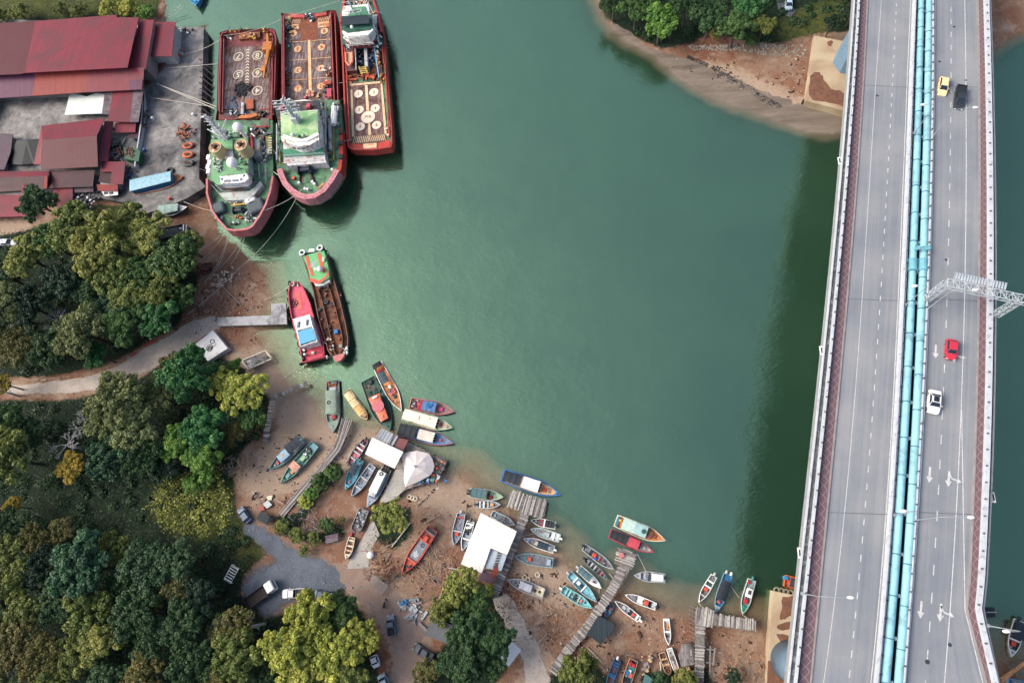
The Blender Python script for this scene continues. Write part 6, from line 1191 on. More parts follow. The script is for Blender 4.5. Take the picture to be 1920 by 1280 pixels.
for a in ([(489, 305), (497, 304), (497, 345)], [(388, 300), (396, 298)], [(484, 306), (486, 334)], [(396, 346), (424, 378), (462, 375), (490, 352)]): railing(s1, a, 6.6, 'lgrey')
for x, y in ((390, 294), (392, 304), (389, 312), (390, 320)): bx(s1, x, y, 6.6, 1.0, 1.4, 1.3, 'white', 'life_raft_canister')
winch(s1, 446, 394, 6.6, 0, .95); mb = MB(); mb.tube([P(434, 385, 7.4), P(460, 382, 7.4)], .2, 6); mb.build('winch_shaft', 'yellow', s1); scatter(s1, 432, 460, 378, 384, 6.7, 14, ['cream', 'white', 'dgrey'], 13, .5)
for x, y, r, cc in ((408, 390, 2.0, C(90, 104, 108)), (479, 386, 2.4, C(88, 100, 106)), (472, 378, 1.5, C(220, 224, 226)), (466, 376, 1.2, C(228, 232, 232))):
    p = P(x, y, 7.6); mb = MB(); mb.rbox((p.x, p.y, 7.3), (r * 1.7, r * 1.5, 1.5), .4, .5); mb.build('tarpaulin', M(cc, .8, .3, 1.5), s1)
scatter(s1, 404, 418, 400, 414, 6.7, 12, ['white', 'lgrey', 'dgrey'], 14, .5); scatter(s1, 462, 480, 398, 416, 6.7, 22, ['white', 'lgrey', 'grey', 'navy'], 15, .5, long=1.3); scatter(s1, 436, 456, 404, 409, 6.7, 6, ['orange'], 16, .5); scatter(s1, 430, 452, 414, 419, 6.7, 6, ['white', 'dgrey'], 17, .5)
tyres(s1, [(488, 412), (500, 388), (511, 360), (516, 330)], 5.5, 9)
# --- ship 2
H2 = [(527, 24), (545, 28), (600, 24), (618, 19), (630, 20), (634, 40), (636, 100), (638.5, 190), (641, 240), (642.5, 285), (640, 318), (628, 340), (611, 361), (592, 372), (572, 375), (557, 371), (542, 362), (528, 347), (519, 328), (515, 300), (518, 250), (523, 200), (527, 100)]
c = P(578, 200, 0); s2 = thing('supply_ship', 'middle supply ship with bright green wheelhouse roof and pink rounded bow rail', 'ship', (c.x, c.y, 0))
shell(s2, H2, 3.6, col=C(150, 58, 62)); poly(s2, [(531, 28), (624, 24), (630, 190), (530, 192)], 3.7, 3.0, C(110, 50, 50), 'main_deck')
mb = MB(); mb.slab(PA([(537, 32), (618, 27), (622, 188), (535, 190)], 3.78), .06); mb.build('plank_deck', oakdk, s2)
mb = MB(); mb.slab(PA([(563, 30), (594, 28), (595, 74), (564, 76)], 3.83), .05); mb.build('rust_plate', M(C(150, 80, 48), .9, .5, 1.2, dirt='brown', damt=.5), s2)
poly(s2, [(543, 25), (571, 28), (571, 33), (545, 33)], 4.4, 3.6, C(200, 80, 75), 'stern_rail'); poly(s2, [(590, 26), (612, 22), (612, 28), (592, 31)], 4.4, 3.6, C(200, 80, 75), 'stern_rail')
org = M(C(236, 196, 150), .7, .15, 1, dirt=C(205, 120, 70), damt=.45, dscale=1.2)
def deckp(t, pts, z_, mat, name='deck_marking'): mb = MB(); mb.slab(PA(pts, z_), .02); return mb.build(name, mat, t)
for x0, x1, sg in ((540, 562, 1), (596, 617, -1)):
    for k in range(7):
        xa = x0 + k * 3.1; deckp(s2, [(xa, 30), (xa + 1.4, 30), (xa + 1.4 + 6 * sg, 44), (xa + 6 * sg, 44)] if sg > 0 else [(xa + 4, 28), (xa + 5.4, 28), (xa + .6, 41), (xa - .8, 41)], 3.82 + k * .001, org)
deckp(s2, [(596, 42), (617, 40), (617, 50), (597, 52)], 3.83, org); p = P(607, 46, 3.9); text(s2, 'CONT', 1.0, M(C(150, 80, 50)), (p.x, p.y, 3.86), math.pi, local=False)
deckp(s2, [(547, 46), (560, 45), (560, 54), (548, 55)], 3.83, org); p = P(553, 50, 3.9); text(s2, 'M', 1.2, M('brown'), (p.x, p.y, 3.86), math.pi, local=False)
for x, y, s_ in ((550, 62.5, '7'), (608, 58, '8'), (558, 92, '5'), (602.5, 88.5, '6'), (558.5, 131.5, '3'), (601.5, 128, '4'), (558.5, 166, '1'), (601.5, 161.5, '2')):
    p = P(x, y, 3.86); mb = MB(); mb.cyl((p.x, p.y), 1.05, 3.78, 3.83 + .002, 24); mb.build('deck_marking', org, s2); text(s2, s_, 1.5, M(C(130, 60, 40)), (p.x, p.y, 3.85), math.pi, 'deck_number', local=False)
deckp(s2, [(577, 75), (582, 75), (585, 182), (579, 182)], 3.84, M(C(238, 205, 155), .7, .2, 1, dirt='wood', damt=.4)); 
for y in (77, 111, 148): deckp(s2, [(542, y + 2), (576, y), (576, y + 1), (542, y + 3)], 3.825, org); deckp(s2, [(584, y - 1), (620, y - 4), (620, y - 3), (584, y)], 3.825, org)
scatter(s2, 568, 588, 26, 40, 3.8, 16, ['navy', 'lblue', 'dgrey', 'white'], 20, .7); scatter(s2, 534, 546, 34, 90, 3.8, 44, ['lgrey', 'dgrey', 'yellow', 'teal', 'navy'], 21, .6, long=1.3); scatter(s2, 535, 543, 130, 160, 3.8, 20, ['rust', 'white', 'dgrey', 'brown'], 22, .6)
scatter(s2, 604, 620, 128, 142, 3.8, 18, ['brown', 'white', 'rust'], 23, .6); scatter(s2, 606, 622, 152, 184, 3.8, 20, ['red', 'hull', 'dgrey', 'yellow'], 24, .9); scatter(s2, 568, 600, 172, 184, 3.8, 12, ['wood', 'pink', 'tan'], 25, .9)
poly(s2, [(610, 152), (620, 151), (621, 157), (611, 158)], 4.8, 3.7, 'red', 'locker'); poly(s2, [(612, 166), (621, 166), (621, 182), (613, 181)], 4.6, 3.7, 'dpink', 'rescue_boat')
for a, b in (((529, 30), (530, 192)), ((532, 30), (533, 190)), ((620, 22), (627, 190)), ((628, 28), (634, 190))): pipe(s2, [(a[0], a[1], 5.3), (b[0], b[1], 5.3)], .17, C(175, 75, 75)); bulwark(s2, [a, ((a[0] + b[0]) / 2, 110), b], 3.7, 5.1, .25, C(140, 52, 56), closed=False)
FD2 = [(526, 190), (636, 188), (640, 240), (641, 285), (638.5, 317), (627, 338), (610, 358), (591, 369), (572, 372), (558, 368), (544, 360), (530, 346), (521, 328), (517, 300), (520, 250)]
poly(s2, FD2, 6.6, 3.0, 'green', 'foredeck', gd)
BW = [(519, 318), (522, 330), (530, 347), (543, 360.5), (557.5, 369.5), (572, 373.5), (591, 371), (610, 359), (626, 338), (636, 320)]
bulwark(s2, BW, 5.0, 8.0, 1.35, C(212, 140, 150), closed=False)
mb = MB(); W = PA(BW, 7.9); cc = sum(W, Vector()) / len(W)
for a, b in zip(W[:-1], W[1:]):
    for k in range(3): p = a.lerp(b, k / 3); o = (cc - p).normalized(); mb.box((p.x + o.x * .6, p.y + o.y * .6, 8.03), (.16, .16, .08), math.atan2(o.y, o.x))
mb.build('rail_slots', M(C(120, 50, 60)), s2)
tyres(s2, [(528, 349), (543, 363), (557, 372), (572, 376), (591, 374), (611, 363), (624, 346)], 4.2, 22, .75, .45)
poly(s2, [(636, 240), (641.5, 240), (643, 285), (640, 316), (634, 330), (630, 328), (636, 300)], 6.9, 4, C(205, 55, 45), 'fender_band')
mb = MB()
for y in (247, 268, 294): p = P(639, y, 7.2); mb.box((p.x, p.y, 7.1), (1.0, 1.2, .5))
mb.build('fender_block', 'black', s2)
# wheelhouse block
poly(s2, [(530, 222), (604, 216), (610, 300), (532, 306)], 9.0, 6.6, C(210, 214, 214), 'deckhouse')
mb = MB(); mb.slab(PA([(529, 280), (605, 275), (608, 290), (533, 294)], 9.2), .15); mb.build('upper_deck', M(C(62, 142, 112), .7, .2), s2)
poly(s2, [(531, 296), (607, 289), (611, 302), (612, 305), (540, 311)], 8.9, 6.6, C(222, 224, 226), 'front_bulkhead')
for x in (550, 590): bx(s2, x, 301 - (x - 550) * .08, 8.85, .5, .5, .15, 'dgrey', 'porthole')
railing(s2, [(530, 291), (607, 286)], 9.2)
poly(s2, [(526, 212), (596, 206), (598, 262), (580, 272), (560, 274), (528, 264)], 12.0, 9.0, 'white', 'wheelhouse')
gl = M(C(132, 190, 128), .6, .25, .25, dirt=C(190, 212, 160), damt=.45, dscale=.25)
mb = MB(); mb.slab(PA([(527, 212), (595, 207), (597, 255), (573, 265), (553, 266), (527, 259)], 12.2), .2); mb.build('wheelhouse_roof', gl, s2)
bulwark(s2, [(526.5, 257), (553, 265.5), (575, 264.5), (598, 253)], 11.9, 12.35, .9, 'white', 'roof_edge', closed=False)
for k in range(5):
    x0 = 548 + k * 8.6; y0 = [275, 277.5, 277.5, 275, 271][k]; dy = [2, 0, -1, -3.5, -4][k]; mb = MB(); mb.slab(PA([(x0, y0), (x0 + 6.8, y0 + dy), (x0 + 7.2, y0 + dy + 2.3), (x0 + .6, y0 + 2.3)], 11.6), .1); mb.build('window', glassy(), s2)
poly(s2, [(514, 196), (528, 195), (529, 222), (520, 224)], 10.6, 10.2, C(30, 46, 54), 'canopy'); poly(s2, [(514, 196), (530, 192), (598, 188), (602, 216), (590, 212), (530, 215)], 10.7, 10.3, C(30, 50, 58), 'canopy')
bulwark(s2, [(523, 196), (545, 190), (570, 187), (592, 189), (600, 193)], 9.5, 10.4, .3, 'white', 'rail_coaming', closed=False)
mb = MB(); p = P(557, 228, 12.2)
mb.rbox((p.x, p.y, 13.2), (1.5, 1.8, 2.2)); mb.tube([(p.x, p.y, 12), (p.x, p.y, 20.5)], .5, 8, .22)
for k in range(7): zz_ = 14 + k; w_ = 3.2 - abs(k - 4) * .35; mb.tube([(p.x - w_, p.y, zz_), (p.x + w_, p.y, zz_)], .11, 5); mb.tube([(p.x, p.y - w_ * .3, zz_), (p.x, p.y + w_ * .6, zz_)], .09, 5); mb.box((p.x + w_ * .7 * (-1) ** k, p.y, zz_ + .2), (.6, .4, .3))
mb.box((p.x, p.y, 16.4), (3.4, .35, .2), .2); mb.box((p.x, p.y, 18.6), (2.4, .3, .2), -.3); mb.build('mast', wm_, s2)
for x, y, c_ in ((548, 252, 'white'), (561, 256, 'dgreen'), (569, 254, 'lgreen')): bl(s2, x, y, 12.8, .42, c_, 'antenna_dome')
for x, y in ((527, 201), (578, 197)): bx(s2, x, y, 11, 1, 1.2, .8, 'dpink', 'life_ring_box')
for x, y in ((625.5, 211), (626, 222)): p = P(x, y, 8.4); mb = MB(); mb.tube([(p.x, p.y - 1.7, 8.2), (p.x, p.y - 1.2, 8.2), (p.x, p.y + 1.2, 8.2), (p.x, p.y + 1.7, 8.2)], .7, 10); mb.build('life_raft_canister', 'white', s2)
poly(s2, [(600, 206), (607, 206), (608, 232), (601, 233)], 9.6, 6.6, C(208, 212, 220), 'casing'); poly(s2, [(615, 222), (620, 222), (622, 278), (617, 280)], 8.2, 6.6, C(176, 182, 186), 'casing'); pipe(s2, [(610, 194, 9), (611, 270, 9)], .16, 'lgrey'); pipe(s2, [(519, 232, 8), (519, 300, 8)], .2, 'lgrey')
for x, y in ((600, 238), (614, 290), (618, 250)): bx(s2, x, y, 6.6, 1.6, 2.4, .3, C(40, 110, 84), 'hatch')
scatter(s2, 602, 634, 192, 240, 6.7, 44, ['dgrey', 'lgrey', 'grey', 'rust', 'white'], 26, .6, long=1.6); scatter(s2, 518, 528, 230, 300, 6.7, 22, ['lgrey', 'dgreen', 'dgrey'], 27, .5, long=1.5); scatter(s2, 612, 622, 280, 296, 6.7, 8, ['yellow', 'dgrey'], 28, .4)
bulwark(s2, [(613, 232), (626, 240), (626, 298), (615, 299)], 6.6, 7.3, .12, C(190, 190, 100), 'coaming', closed=False); bulwark(s2, [(523, 282), (525, 306), (534, 306)], 6.6, 7.2, .12, C(190, 190, 100), 'coaming', closed=False)
winch(s2, 572, 319, 6.6, .06, 1.25, C(28, 40, 58)); mb = MB(); mb.tube([P(563, 326, 6.9), P(561, 344, 6.9)], .28, 6); mb.tube([P(582, 326, 6.9), P(590, 344, 6.9)], .28, 6); mb.build('anchor_chain', M(C(60, 30, 30)), s2)
mb = MB(); mb.slab(PA([(562, 332), (569, 331), (568, 342), (561, 343)], 6.63), .02); mb.build('rust_stain', M(C(165, 110, 80)), s2)
for x, y in ((561, 343), (586, 341), (590, 345), (572, 354), (577, 355), (623, 318), (525, 322)): p = P(x, y, 7.2); mb = MB(); mb.cyl((p.x, p.y), .3, 6.6, 7.3, 8); mb.ball((p.x, p.y, 7.35), .36, 8, 5, .6); mb.build('bollard', 'white', s2)
bx(s2, 549.5, 333, 6.6, .8, .8, .7, 'orange', 'vent'); poly(s2, [(594, 352), (606, 341), (609, 344), (597, 355)], 6.68, 6.6, C(200, 150, 110), 'rust_stain')
# --- ship 3
H3 = [(655, -42), (672, -50), (688, -38), (701.6, 0), (712, 27), (718, 62), (723, 104), (729, 167), (735, 240), (735.5, 268), (733, 276), (700, 281), (662, 281), (652, 276), (650, 262), (645, 208), (641, 104), (636.5, 42), (643, -5)]
c = P(690, 120, 0); s3 = thing('supply_ship', 'rightmost supply ship with red sides and white numbered circles 1 to 6', 'ship', (c.x, c.y, 0))
shell(s3, H3, 3.4, col=C(168, 72, 58)); poly(s3, [(640, 100), (722, 98), (733, 268), (655, 272)], 3.5, 3.0, C(70, 110, 70), 'main_deck', gd)
bulwark(s3, [(701.6, 0), (712, 27), (718, 62), (723, 104), (729, 167), (735, 240), (735.5, 268), (733, 276), (700, 281), (662, 281), (652, 276), (650, 262), (645, 208), (641, 104), (636.5, 42), (643, -5)], 2.6, 5.0, .4, C(188, 66, 60), closed=False)
for a, b in (((649, 120), (656, 262)), ((722, 120), (730, 255)), ((714, 60), (720, 120)), ((643, 50), (648, 118))): pipe(s3, [(a[0], a[1], 5.2), (b[0], b[1], 5.2)], .18, C(205, 70, 60))
mb = MB(); mb.slab(PA([(654, 156), (712, 152), (724, 254), (662, 257)], 3.6), .08); mb.build('plank_deck', oakrd, s3)
wo = M(C(250, 225, 185), .7, .15, 1, dirt=C(225, 150, 90), damt=.35, dscale=1)
deckp(s3, [(655, 158), (713, 152.5), (713, 156), (656, 161.5)], 3.66, wo); deckp(s3, [(657, 168), (660.5, 168), (664.5, 256), (660, 257)], 3.67, wo); deckp(s3, [(713.5, 157), (717, 157), (725.5, 252), (721, 253)], 3.67, wo); deckp(s3, [(684, 160), (689, 160), (692, 207), (687, 207)], 3.65, wo); deckp(s3, [(690, 231), (694, 231), (696, 253), (690, 253)], 3.65, wo)
deckp(s3, [(643, 104), (650, 104), (660, 160), (655, 162)], 3.7, org)
for x, y, s_, r in ((672, 176, '1', 1.18), (701, 173, '2', 1.22), (673.5, 206, '3', 1.2), (703.5, 203, '4', 1.2), (675.5, 237.5, '5', 1.2), (706, 234.5, '6', 1.2), (690, 219.5, 'PTB', 1.95)):
    p = P(x, y, 3.7); mb = MB(); mb.cyl((p.x, p.y), r, 3.6, 3.69 + (.02 if r > 1.5 else 0), 28); mb.build('deck_marking', M(C(250, 240, 215), .7, .08), s3)
    text(s3, s_, 1.25 if r < 1.5 else 1.05, M(C(196, 120, 74)), (p.x, p.y, 3.72 + (.02 if r > 1.5 else 0)), -.03, 'deck_number' if r < 1.5 else 'lettering', local=False)
    if r > 1.5: ring(s3, x, y, 3.72, r, .12, C(190, 120, 80))
deckp(s3, [(660, 257), (722, 251), (724, 262), (716, 267), (672, 271), (664, 268)], 3.66, M(C(110, 80, 62)))
for k in range(9):
    x = 660.5 + k * 3.5; deckp(s3, [(x + 3.5, 256.5 - k * .3), (x + 5.1, 256.3 - k * .3), (x + 1.9, 269 - k * .3), (x + .3, 269.2 - k * .3)], 3.69 + k * .001, wo)
    x = 722 - k * 3.5; deckp(s3, [(x - 3.5, 252 + k * .4), (x - 1.9, 252 + k * .4), (x + 1.5, 263 + k * .3), (x - .1, 263 + k * .3)], 3.70 + k * .001, wo)
poly(s3, [(680, 270), (706, 268), (706, 277), (682, 279)], 4.6, 3.4, C(250, 226, 180), 'stern_roller', wo); poly(s3, [(656, 268), (680, 272), (682, 280), (662, 279), (652, 272)], 4.4, 3.4, C(210, 65, 55), 'stern_plate'); poly(s3, [(706, 269), (730, 262), (732, 273), (707, 278)], 4.4, 3.4, C(210, 65, 55), 'stern_plate')
tyres(s3, [(733, 150), (737, 250), (737, 276), (700, 283), (654, 279)], 2.2, 12)
scatter(s3, 648, 656, 246, 262, 3.6, 10, ['white', 'dgrey', 'pink'], 31, .6); scatter(s3, 724, 732, 238, 258, 3.6, 10, ['white', 'dgrey', 'tan'], 32, .5); scatter(s3, 650, 718, 140, 150, 3.6, 34, ['rust', 'orange', 'brown'], 33, .6, long=2)
# ship 3 mid deck
poly(s3, [(646, 90), (668, 88), (669, 132), (648, 134)], 5.2, 3.4, C(84, 60, 70), 'boat_deck'); poly(s3, [(668, 88), (714, 84), (717, 138), (670, 140)], 3.9, 3.4, C(42, 46, 52), 'engine_deck')
p = P(655, 112, 6.4); mb = MB(); a, b = P(655.5, 124, 6.2), P(654, 98, 6.2); mb.tube([a, P(661, 116, 6.2), P(661, 98, 6.2)], .3, 8); mb.tube([a, P(649, 116, 6.2), P(648.5, 99, 6.2)], .3, 8); rb = mb.build('rescue_boat', M(C(235, 130, 110), .6), s3); mb = MB(); mb.slab([P(650, 98, 6), P(660, 98, 6), P(660, 116, 6), P(655, 122, 6), P(650, 116, 6)], .1); mb.build('floor', M('tan'), rb)
poly(s3, [(682, 88), (687.5, 88), (689.5, 125), (684, 125)], 5.4, 3.8, 'lgrey', 'casing'); scatter(s3, 670, 680, 94, 122, 4.0, 16, ['blue', 'dgrey', 'lgrey', 'navy'], 34, .7); scatter(s3, 690, 704, 92, 122, 4.0, 22, ['blue', 'dgrey', 'red', 'white', 'navy'], 35, .7); scatter(s3, 706, 713, 92, 122, 4.0, 14, ['wood', 'tan', 'white', 'rust'], 36, .7)
pipe(s3, [(702, 88, 6), (711, 146, 6)], .18, 'lblue'); pipe(s3, [(666, 90, 6), (668, 132, 6)], .15, 'lgrey')
yl = M(C(238, 205, 110), .6); mb = MB(); mb.tube([P(673, 125, 5.4), P(679, 140, 4.4)], .22, 6); mb.tube([P(685, 124, 5.4), P(690, 138, 4.4)], .22, 6)
for k in range(4): mb.tube([P(674 + k * 1.4, 127 + k * 3.4, 5.2), P(686 + k * 1.1, 126 + k * 3.2, 5.2)], .14, 5)
mb.build('ladder_frame', yl, s3)
for x0 in (646, 651, 713, 719): scatter(s3, x0, x0 + 4, 138, 156, 3.6, 8, ['yellow', 'orange', 'rust'], x0, .5, long=1.5)
for x0, y0 in ((716, 84), (641, 94)): scatter(s3, x0, x0 + 4, y0, y0 + 14, 3.6, 10, ['orange', 'rust'], x0, .8)
# superstructure
FD3 = [(643, -4), (655, -38), (672, -46), (688, -35), (700, 1), (710, 28), (716, 62), (716, 82), (642, 84), (638.5, 42)]
poly(s3, FD3, 6.2, 3.0, 'green', 'foredeck', gdk); bulwark(s3, [(637.5, 42), (644, -4), (655, -40), (672, -48), (688, -37), (701, 0), (711, 28), (716.5, 60)], 5, 7.8, .45, C(205, 55, 70), closed=False)
poly(s3, [(642, 54), (700, 50), (702, 70), (694, 77), (654, 79), (644, 70)], 8.6, 6.2, C(120, 50, 62), 'deckhouse'); poly(s3, [(641, 12), (690, 8), (700, 52), (696, 62), (690, 68), (652, 71), (642, 62)], 11.0, 8.6, 'white', 'wheelhouse')
mb = MB(); mb.slab(PA([(641, 30), (697, 28), (699, 52), (694, 56), (652, 61), (641, 56)], 11.2), .2); mb.build('wheelhouse_roof', gdk, s3); mb = MB(); mb.slab(PA([(639, 32), (690, 29), (693, 44), (640, 48)], 12.2), .12); mb.build('canopy', M(C(34, 52, 64), .8), s3)
mb = MB(); mb.slab(PA([(662, 14), (684, 12), (690, 28), (652, 30)], 11.25), .2); mb.build('upper_deck', M(C(90, 158, 120)), s3)
bulwark(s3, [(642, 62), (652, 68), (690, 66), (700, 56)], 10.9, 11.35, .5, 'white', 'roof_edge', closed=False)
bulwark(s3, [(643, 70), (652, 77.5), (692, 75), (702, 66)], 9.0, 9.4, .3, 'white', 'window_sill', closed=False)
for k in range(6):
    x0 = 645 + k * 8.7; yy = [67, 71.5, 71, 70.3, 69.6, 66.5][k]; dy = [3, 0, -.5, -.5, -.6, -3.5][k]; mb = MB(); mb.slab(PA([(x0, yy), (x0 + 6.8, yy + dy), (x0 + 7.4, yy + dy + 5), (x0 + 1.2, yy + 5)], 9.9), .08); mb.build('window', glassy(), s3)
mb = MB()
for x, y in ((652, 22), (662, 20), (672, 18)):
    p = P(x, y, 13); mb.box((p.x, p.y, 13), (1.5, .14, .14)); mb.box((p.x, p.y - .9, 13), (1.5, .14, .14)); mb.box((p.x - .7, p.y - .45, 13), (.14, 1, .14)); mb.box((p.x + .7, p.y - .45, 13), (.14, 1, .14)); mb.tube([p, Vector((p.x, p.y, 11))], .08, 5)
p = P(664, 24, 11); mb.tube([p, (p.x, p.y, 20)], .25, 6, .12)
for k in range(5): mb.tube([(p.x - 2, p.y, 13 + k * 1.5), (p.x + 2, p.y, 13 + k * 1.5)], .07, 5)
mb.build('mast', wm_, s3); bl(s3, 659.5, 51, 12.4, .42, 'white', 'antenna_dome')
for pts in ([(643, 30), (650, 14), (680, 8), (696, 28), (704, 56)], [(646, 60), (672, 57), (700, 50)], [(690, 4), (702, 30), (706, 58), (710, 80)], [(648, 84), (700, 80)]): railing(s3, pts, 9.5 if pts[0][0] < 660 else 7, 'white', 1.1)
scatter(s3, 648, 710, 76, 90, 6.3, 60, ['white', 'lgrey', 'dgrey', 'teal'], 37, .6, long=1.5); scatter(s3, 652, 696, -4, 10, 6.3, 40, ['white', 'tan', 'lgrey', 'rust'], 38, .6, long=1.5); scatter(s3, 698, 714, 20, 84, 6.3, 34, ['white', 'tan', 'lgrey', 'rust'], 39, .5, long=1.8)
bx(s3, 702, 36, 6.2, 1.4, 3, 1.2, 'white', 'life_raft_canister')
# --- pink tug
HT = [(567, 680), (608.6, 669.4), (606, 640), (597, 612), (590, 598), (581.5, 569), (573, 548), (566, 534), (560, 528.5), (550, 527.5), (543, 533), (539.8, 548), (541, 565), (544, 586), (550, 612), (554.4, 628), (559, 645), (563, 661)]
c = P(570, 605, 0); tg = thing('tugboat', 'bright pink decked tugboat with white house and light blue tarpaulin', 'tugboat', (c.x, c.y, 0))
shell(tg, HT, 2.0, -1, C(50, 40, 48)); ins = [(x + (571 - x) * .07, y + (604 - y) * .03) for x, y in HT]; poly(tg, ins, 2.05, 1.2, C(222, 92, 118), 'deck', M(C(222, 92, 118), .65, .15, .6, dirt=C(190, 60, 84), damt=.3))
bulwark(tg, HT, 1.8, 2.7, .22, C(205, 60, 85)); tyres(tg, HT[:8], 1.2, 8, .5); tyres(tg, HT[10:], 1.2, 8, .5)
for y in (548, 560, 571): deckp(tg, [(552 + (y - 548) * .12, y), (562 + (y - 548) * .15, y - 2), (564 + (y - 548) * .15, y + 8), (554 + (y - 548) * .12, y + 10)], 2.1, M(C(230, 105, 90)))
mb = MB()
for k in range(7): p = P(550 + 5 * math.cos(k), 568 + 5 * math.sin(k), 2.2); mb.torus((p.x, p.y, 2.15), .42, .08, 14, 5)
mb.build('rope_coil', M(C(70, 30, 44)), tg); scatter(tg, 546, 560, 528, 536, 2.1, 18, ['white', 'maroon', 'dgrey'], 41, .4)
poly(tg, [(549, 598), (581, 590), (596, 642), (563, 650)], 4.4, 2, 'white', 'deckhouse'); mb = MB(); mb.slab(PA([(549, 598), (581, 589), (586, 611), (556, 622)], 4.55), .15); mb.build('house_roof', M(C(236, 236, 238), .6, .08), tg)
mb = MB(); mb.slab(PA([(558, 622), (585, 614), (592.5, 636), (562.5, 646)], 5.0), .12); mb.build('tarpaulin', M(C(100, 185, 225), .7, .12), tg); bulwark(tg, [(556, 619), (586, 610), (595, 640), (563, 650)], 3.8, 4.9, .2, 'white', 'house_rail')
for x, y in ((559, 608), (575, 604)): bx(tg, x, y, 4.5, .5, 1.4, .3, 'grey', 'vent')
deckp(tg, [(566, 651), (601, 641), (605, 666), (568, 674)], 2.08, M(C(222, 60, 92))); scatter(tg, 564, 572, 652, 672, 2.1, 12, ['navy', 'black', 'white'], 42, .6); bx(tg, 586, 661, 2.1, .8, .8, .4, 'cream', 'hatch'); pipe(tg, [(569, 668, 2.5), (604, 658, 2.5)], .06, 'black'); bx(tg, 566, 646, 2.1, 1.6, .6, .4, 'white', 'locker')
# --- rusty barge
HR = [(565, 478), (580, 473), (608, 466.5), (613, 480), (619, 502.6), (628, 530), (636, 557), (643, 585), (648, 607), (652, 630), (652.5, 645), (647, 663), (640, 675), (633, 677.5), (627, 675), (615, 658), (606, 631), (596, 597), (586, 545), (573, 502)]
c = P(610, 575, 0); rb_ = thing('barge', 'old rust brown work barge with green orange wheelhouse deck at its stern', 'barge', (c.x, c.y, 0))
shell(rb_, HR, 2.2, -1, C(60, 46, 44)); rust = M(C(150, 92, 56), .85, .45, .25, dirt=C(88, 56, 42), damt=.6, dscale=.35)
ins = [(x + (610 - x) * .08, y + (575 - y) * .02) for x, y in HR]; poly(rb_, ins, 2.3, 1.5, 'rust', 'deck', rust); bulwark(rb_, HR, 1.8, 2.9, .25, C(110, 70, 56))
bulwark(rb_, [(594, 540), (602, 560), (614, 610), (626, 660), (634, 668), (642, 655), (642, 630), (630, 580), (618, 540)], 2.3, 3.0, .15, C(120, 72, 50), 'coaming', closed=False)
poly(rb_, [(567, 480), (607, 469), (617, 506), (617, 520), (603, 530), (582, 524), (576, 500)], 4.2, 2.2, C(120, 200, 130), 'poop_deck', M(C(112, 196, 128), .6, .15))
for pts in ([(572, 480), (577, 479), (587, 512), (590, 516), (584, 518), (577, 500)], [(594, 475), (600, 474), (609, 504), (612, 508), (606, 512), (600, 498)], [(580, 520), (592, 524), (598, 526), (610, 518), (616, 506), (617, 515), (604, 529), (594, 532), (582, 528)]): deckp(rb_, pts, 4.28, M(C(225, 95, 70), .6, .15))
poly(rb_, [(588, 530), (602, 530), (617, 520), (618, 528), (604, 535), (592, 536)], 3.6, 2.3, 'white', 'house_front')
for x, y, r in ((566.5, 473.5, .62), (600, 464.5, .62)): p = P(x, y, 4.6); mb = MB(); mb.torus((p.x, p.y, 4.6), r, .2, 16, 6); mb.build('life_ring', 'white', rb_, smooth=True); mb = MB(); mb.cyl((p.x, p.y), .75, 2, 4.5, 12); mb.build('vent', M(C(30, 70, 56)), rb_)
bl(rb_, 599.5, 504, 5.2, .7, 'white', 'radome'); bl(rb_, 592, 504, 4.9, .45, 'white', 'antenna_dome'); mb = MB(); mb.tube([P(590, 500, 4.3), P(588, 486, 9)], .1, 5)
for k in range(4): p = P(587.5 + k * .3, 499 - k * 2.6, 6 + k * .9); mb.box(p, (1.5, .12, .12), .3)
mb.build('mast', wm_, rb_); bx(rb_, 584, 469, 4.2, 1.5, .8, .3, 'white', 'locker'); bx(rb_, 606, 486, 4.2, .7, 1.2, .4, 'cream', 'vent')
for x, y, r in ((611, 566, .8), (624, 570, .7), (599, 580, .5), (617, 613, .5), (607, 577, .5)): p = P(x, y, 2.6); mb = MB(); mb.torus((p.x, p.y, 2.6), r * .6, .25, 14, 6); mb.ball((p.x, p.y, 2.5), r * .5, 8, 6, .5); mb.build('tyre', M(C(50, 48, 54)), rb_)
p = P(631, 622, 2.6); mb = MB(); mb.rbox((p.x, p.y, 2.7), (1.0, 1.1, .7), .2, .15); mb.build('tank', M(C(40, 125, 190)), rb_); scatter(rb_, 598, 618, 530, 546, 2.4, 26, ['brown', 'black', 'rust', 'dgrey'], 43, .6); scatter(rb_, 600, 640, 550, 660, 2.35, 34, ['brown', 'rust', 'maroon'], 44, .5)
bx(rb_, 639, 648, 2.3, 1, .9, .4, 'ggreen', 'hatch'); poly(rb_, [(624, 667), (646, 661), (645, 668), (638, 676), (632, 677.5), (627, 675)], 3.1, 2.2, C(215, 130, 130), 'bow_plate'); scatter(rb_, 644, 652, 650, 664, 2.6, 10, ['lgrey', 'white'], 45, .5); scatter(rb_, 612, 626, 632, 672, 2.6, 16, ['lgrey', 'cream', 'dgrey'], 46, .5); tyres(rb_, HR[2:9], 1.2, 16, .5); 
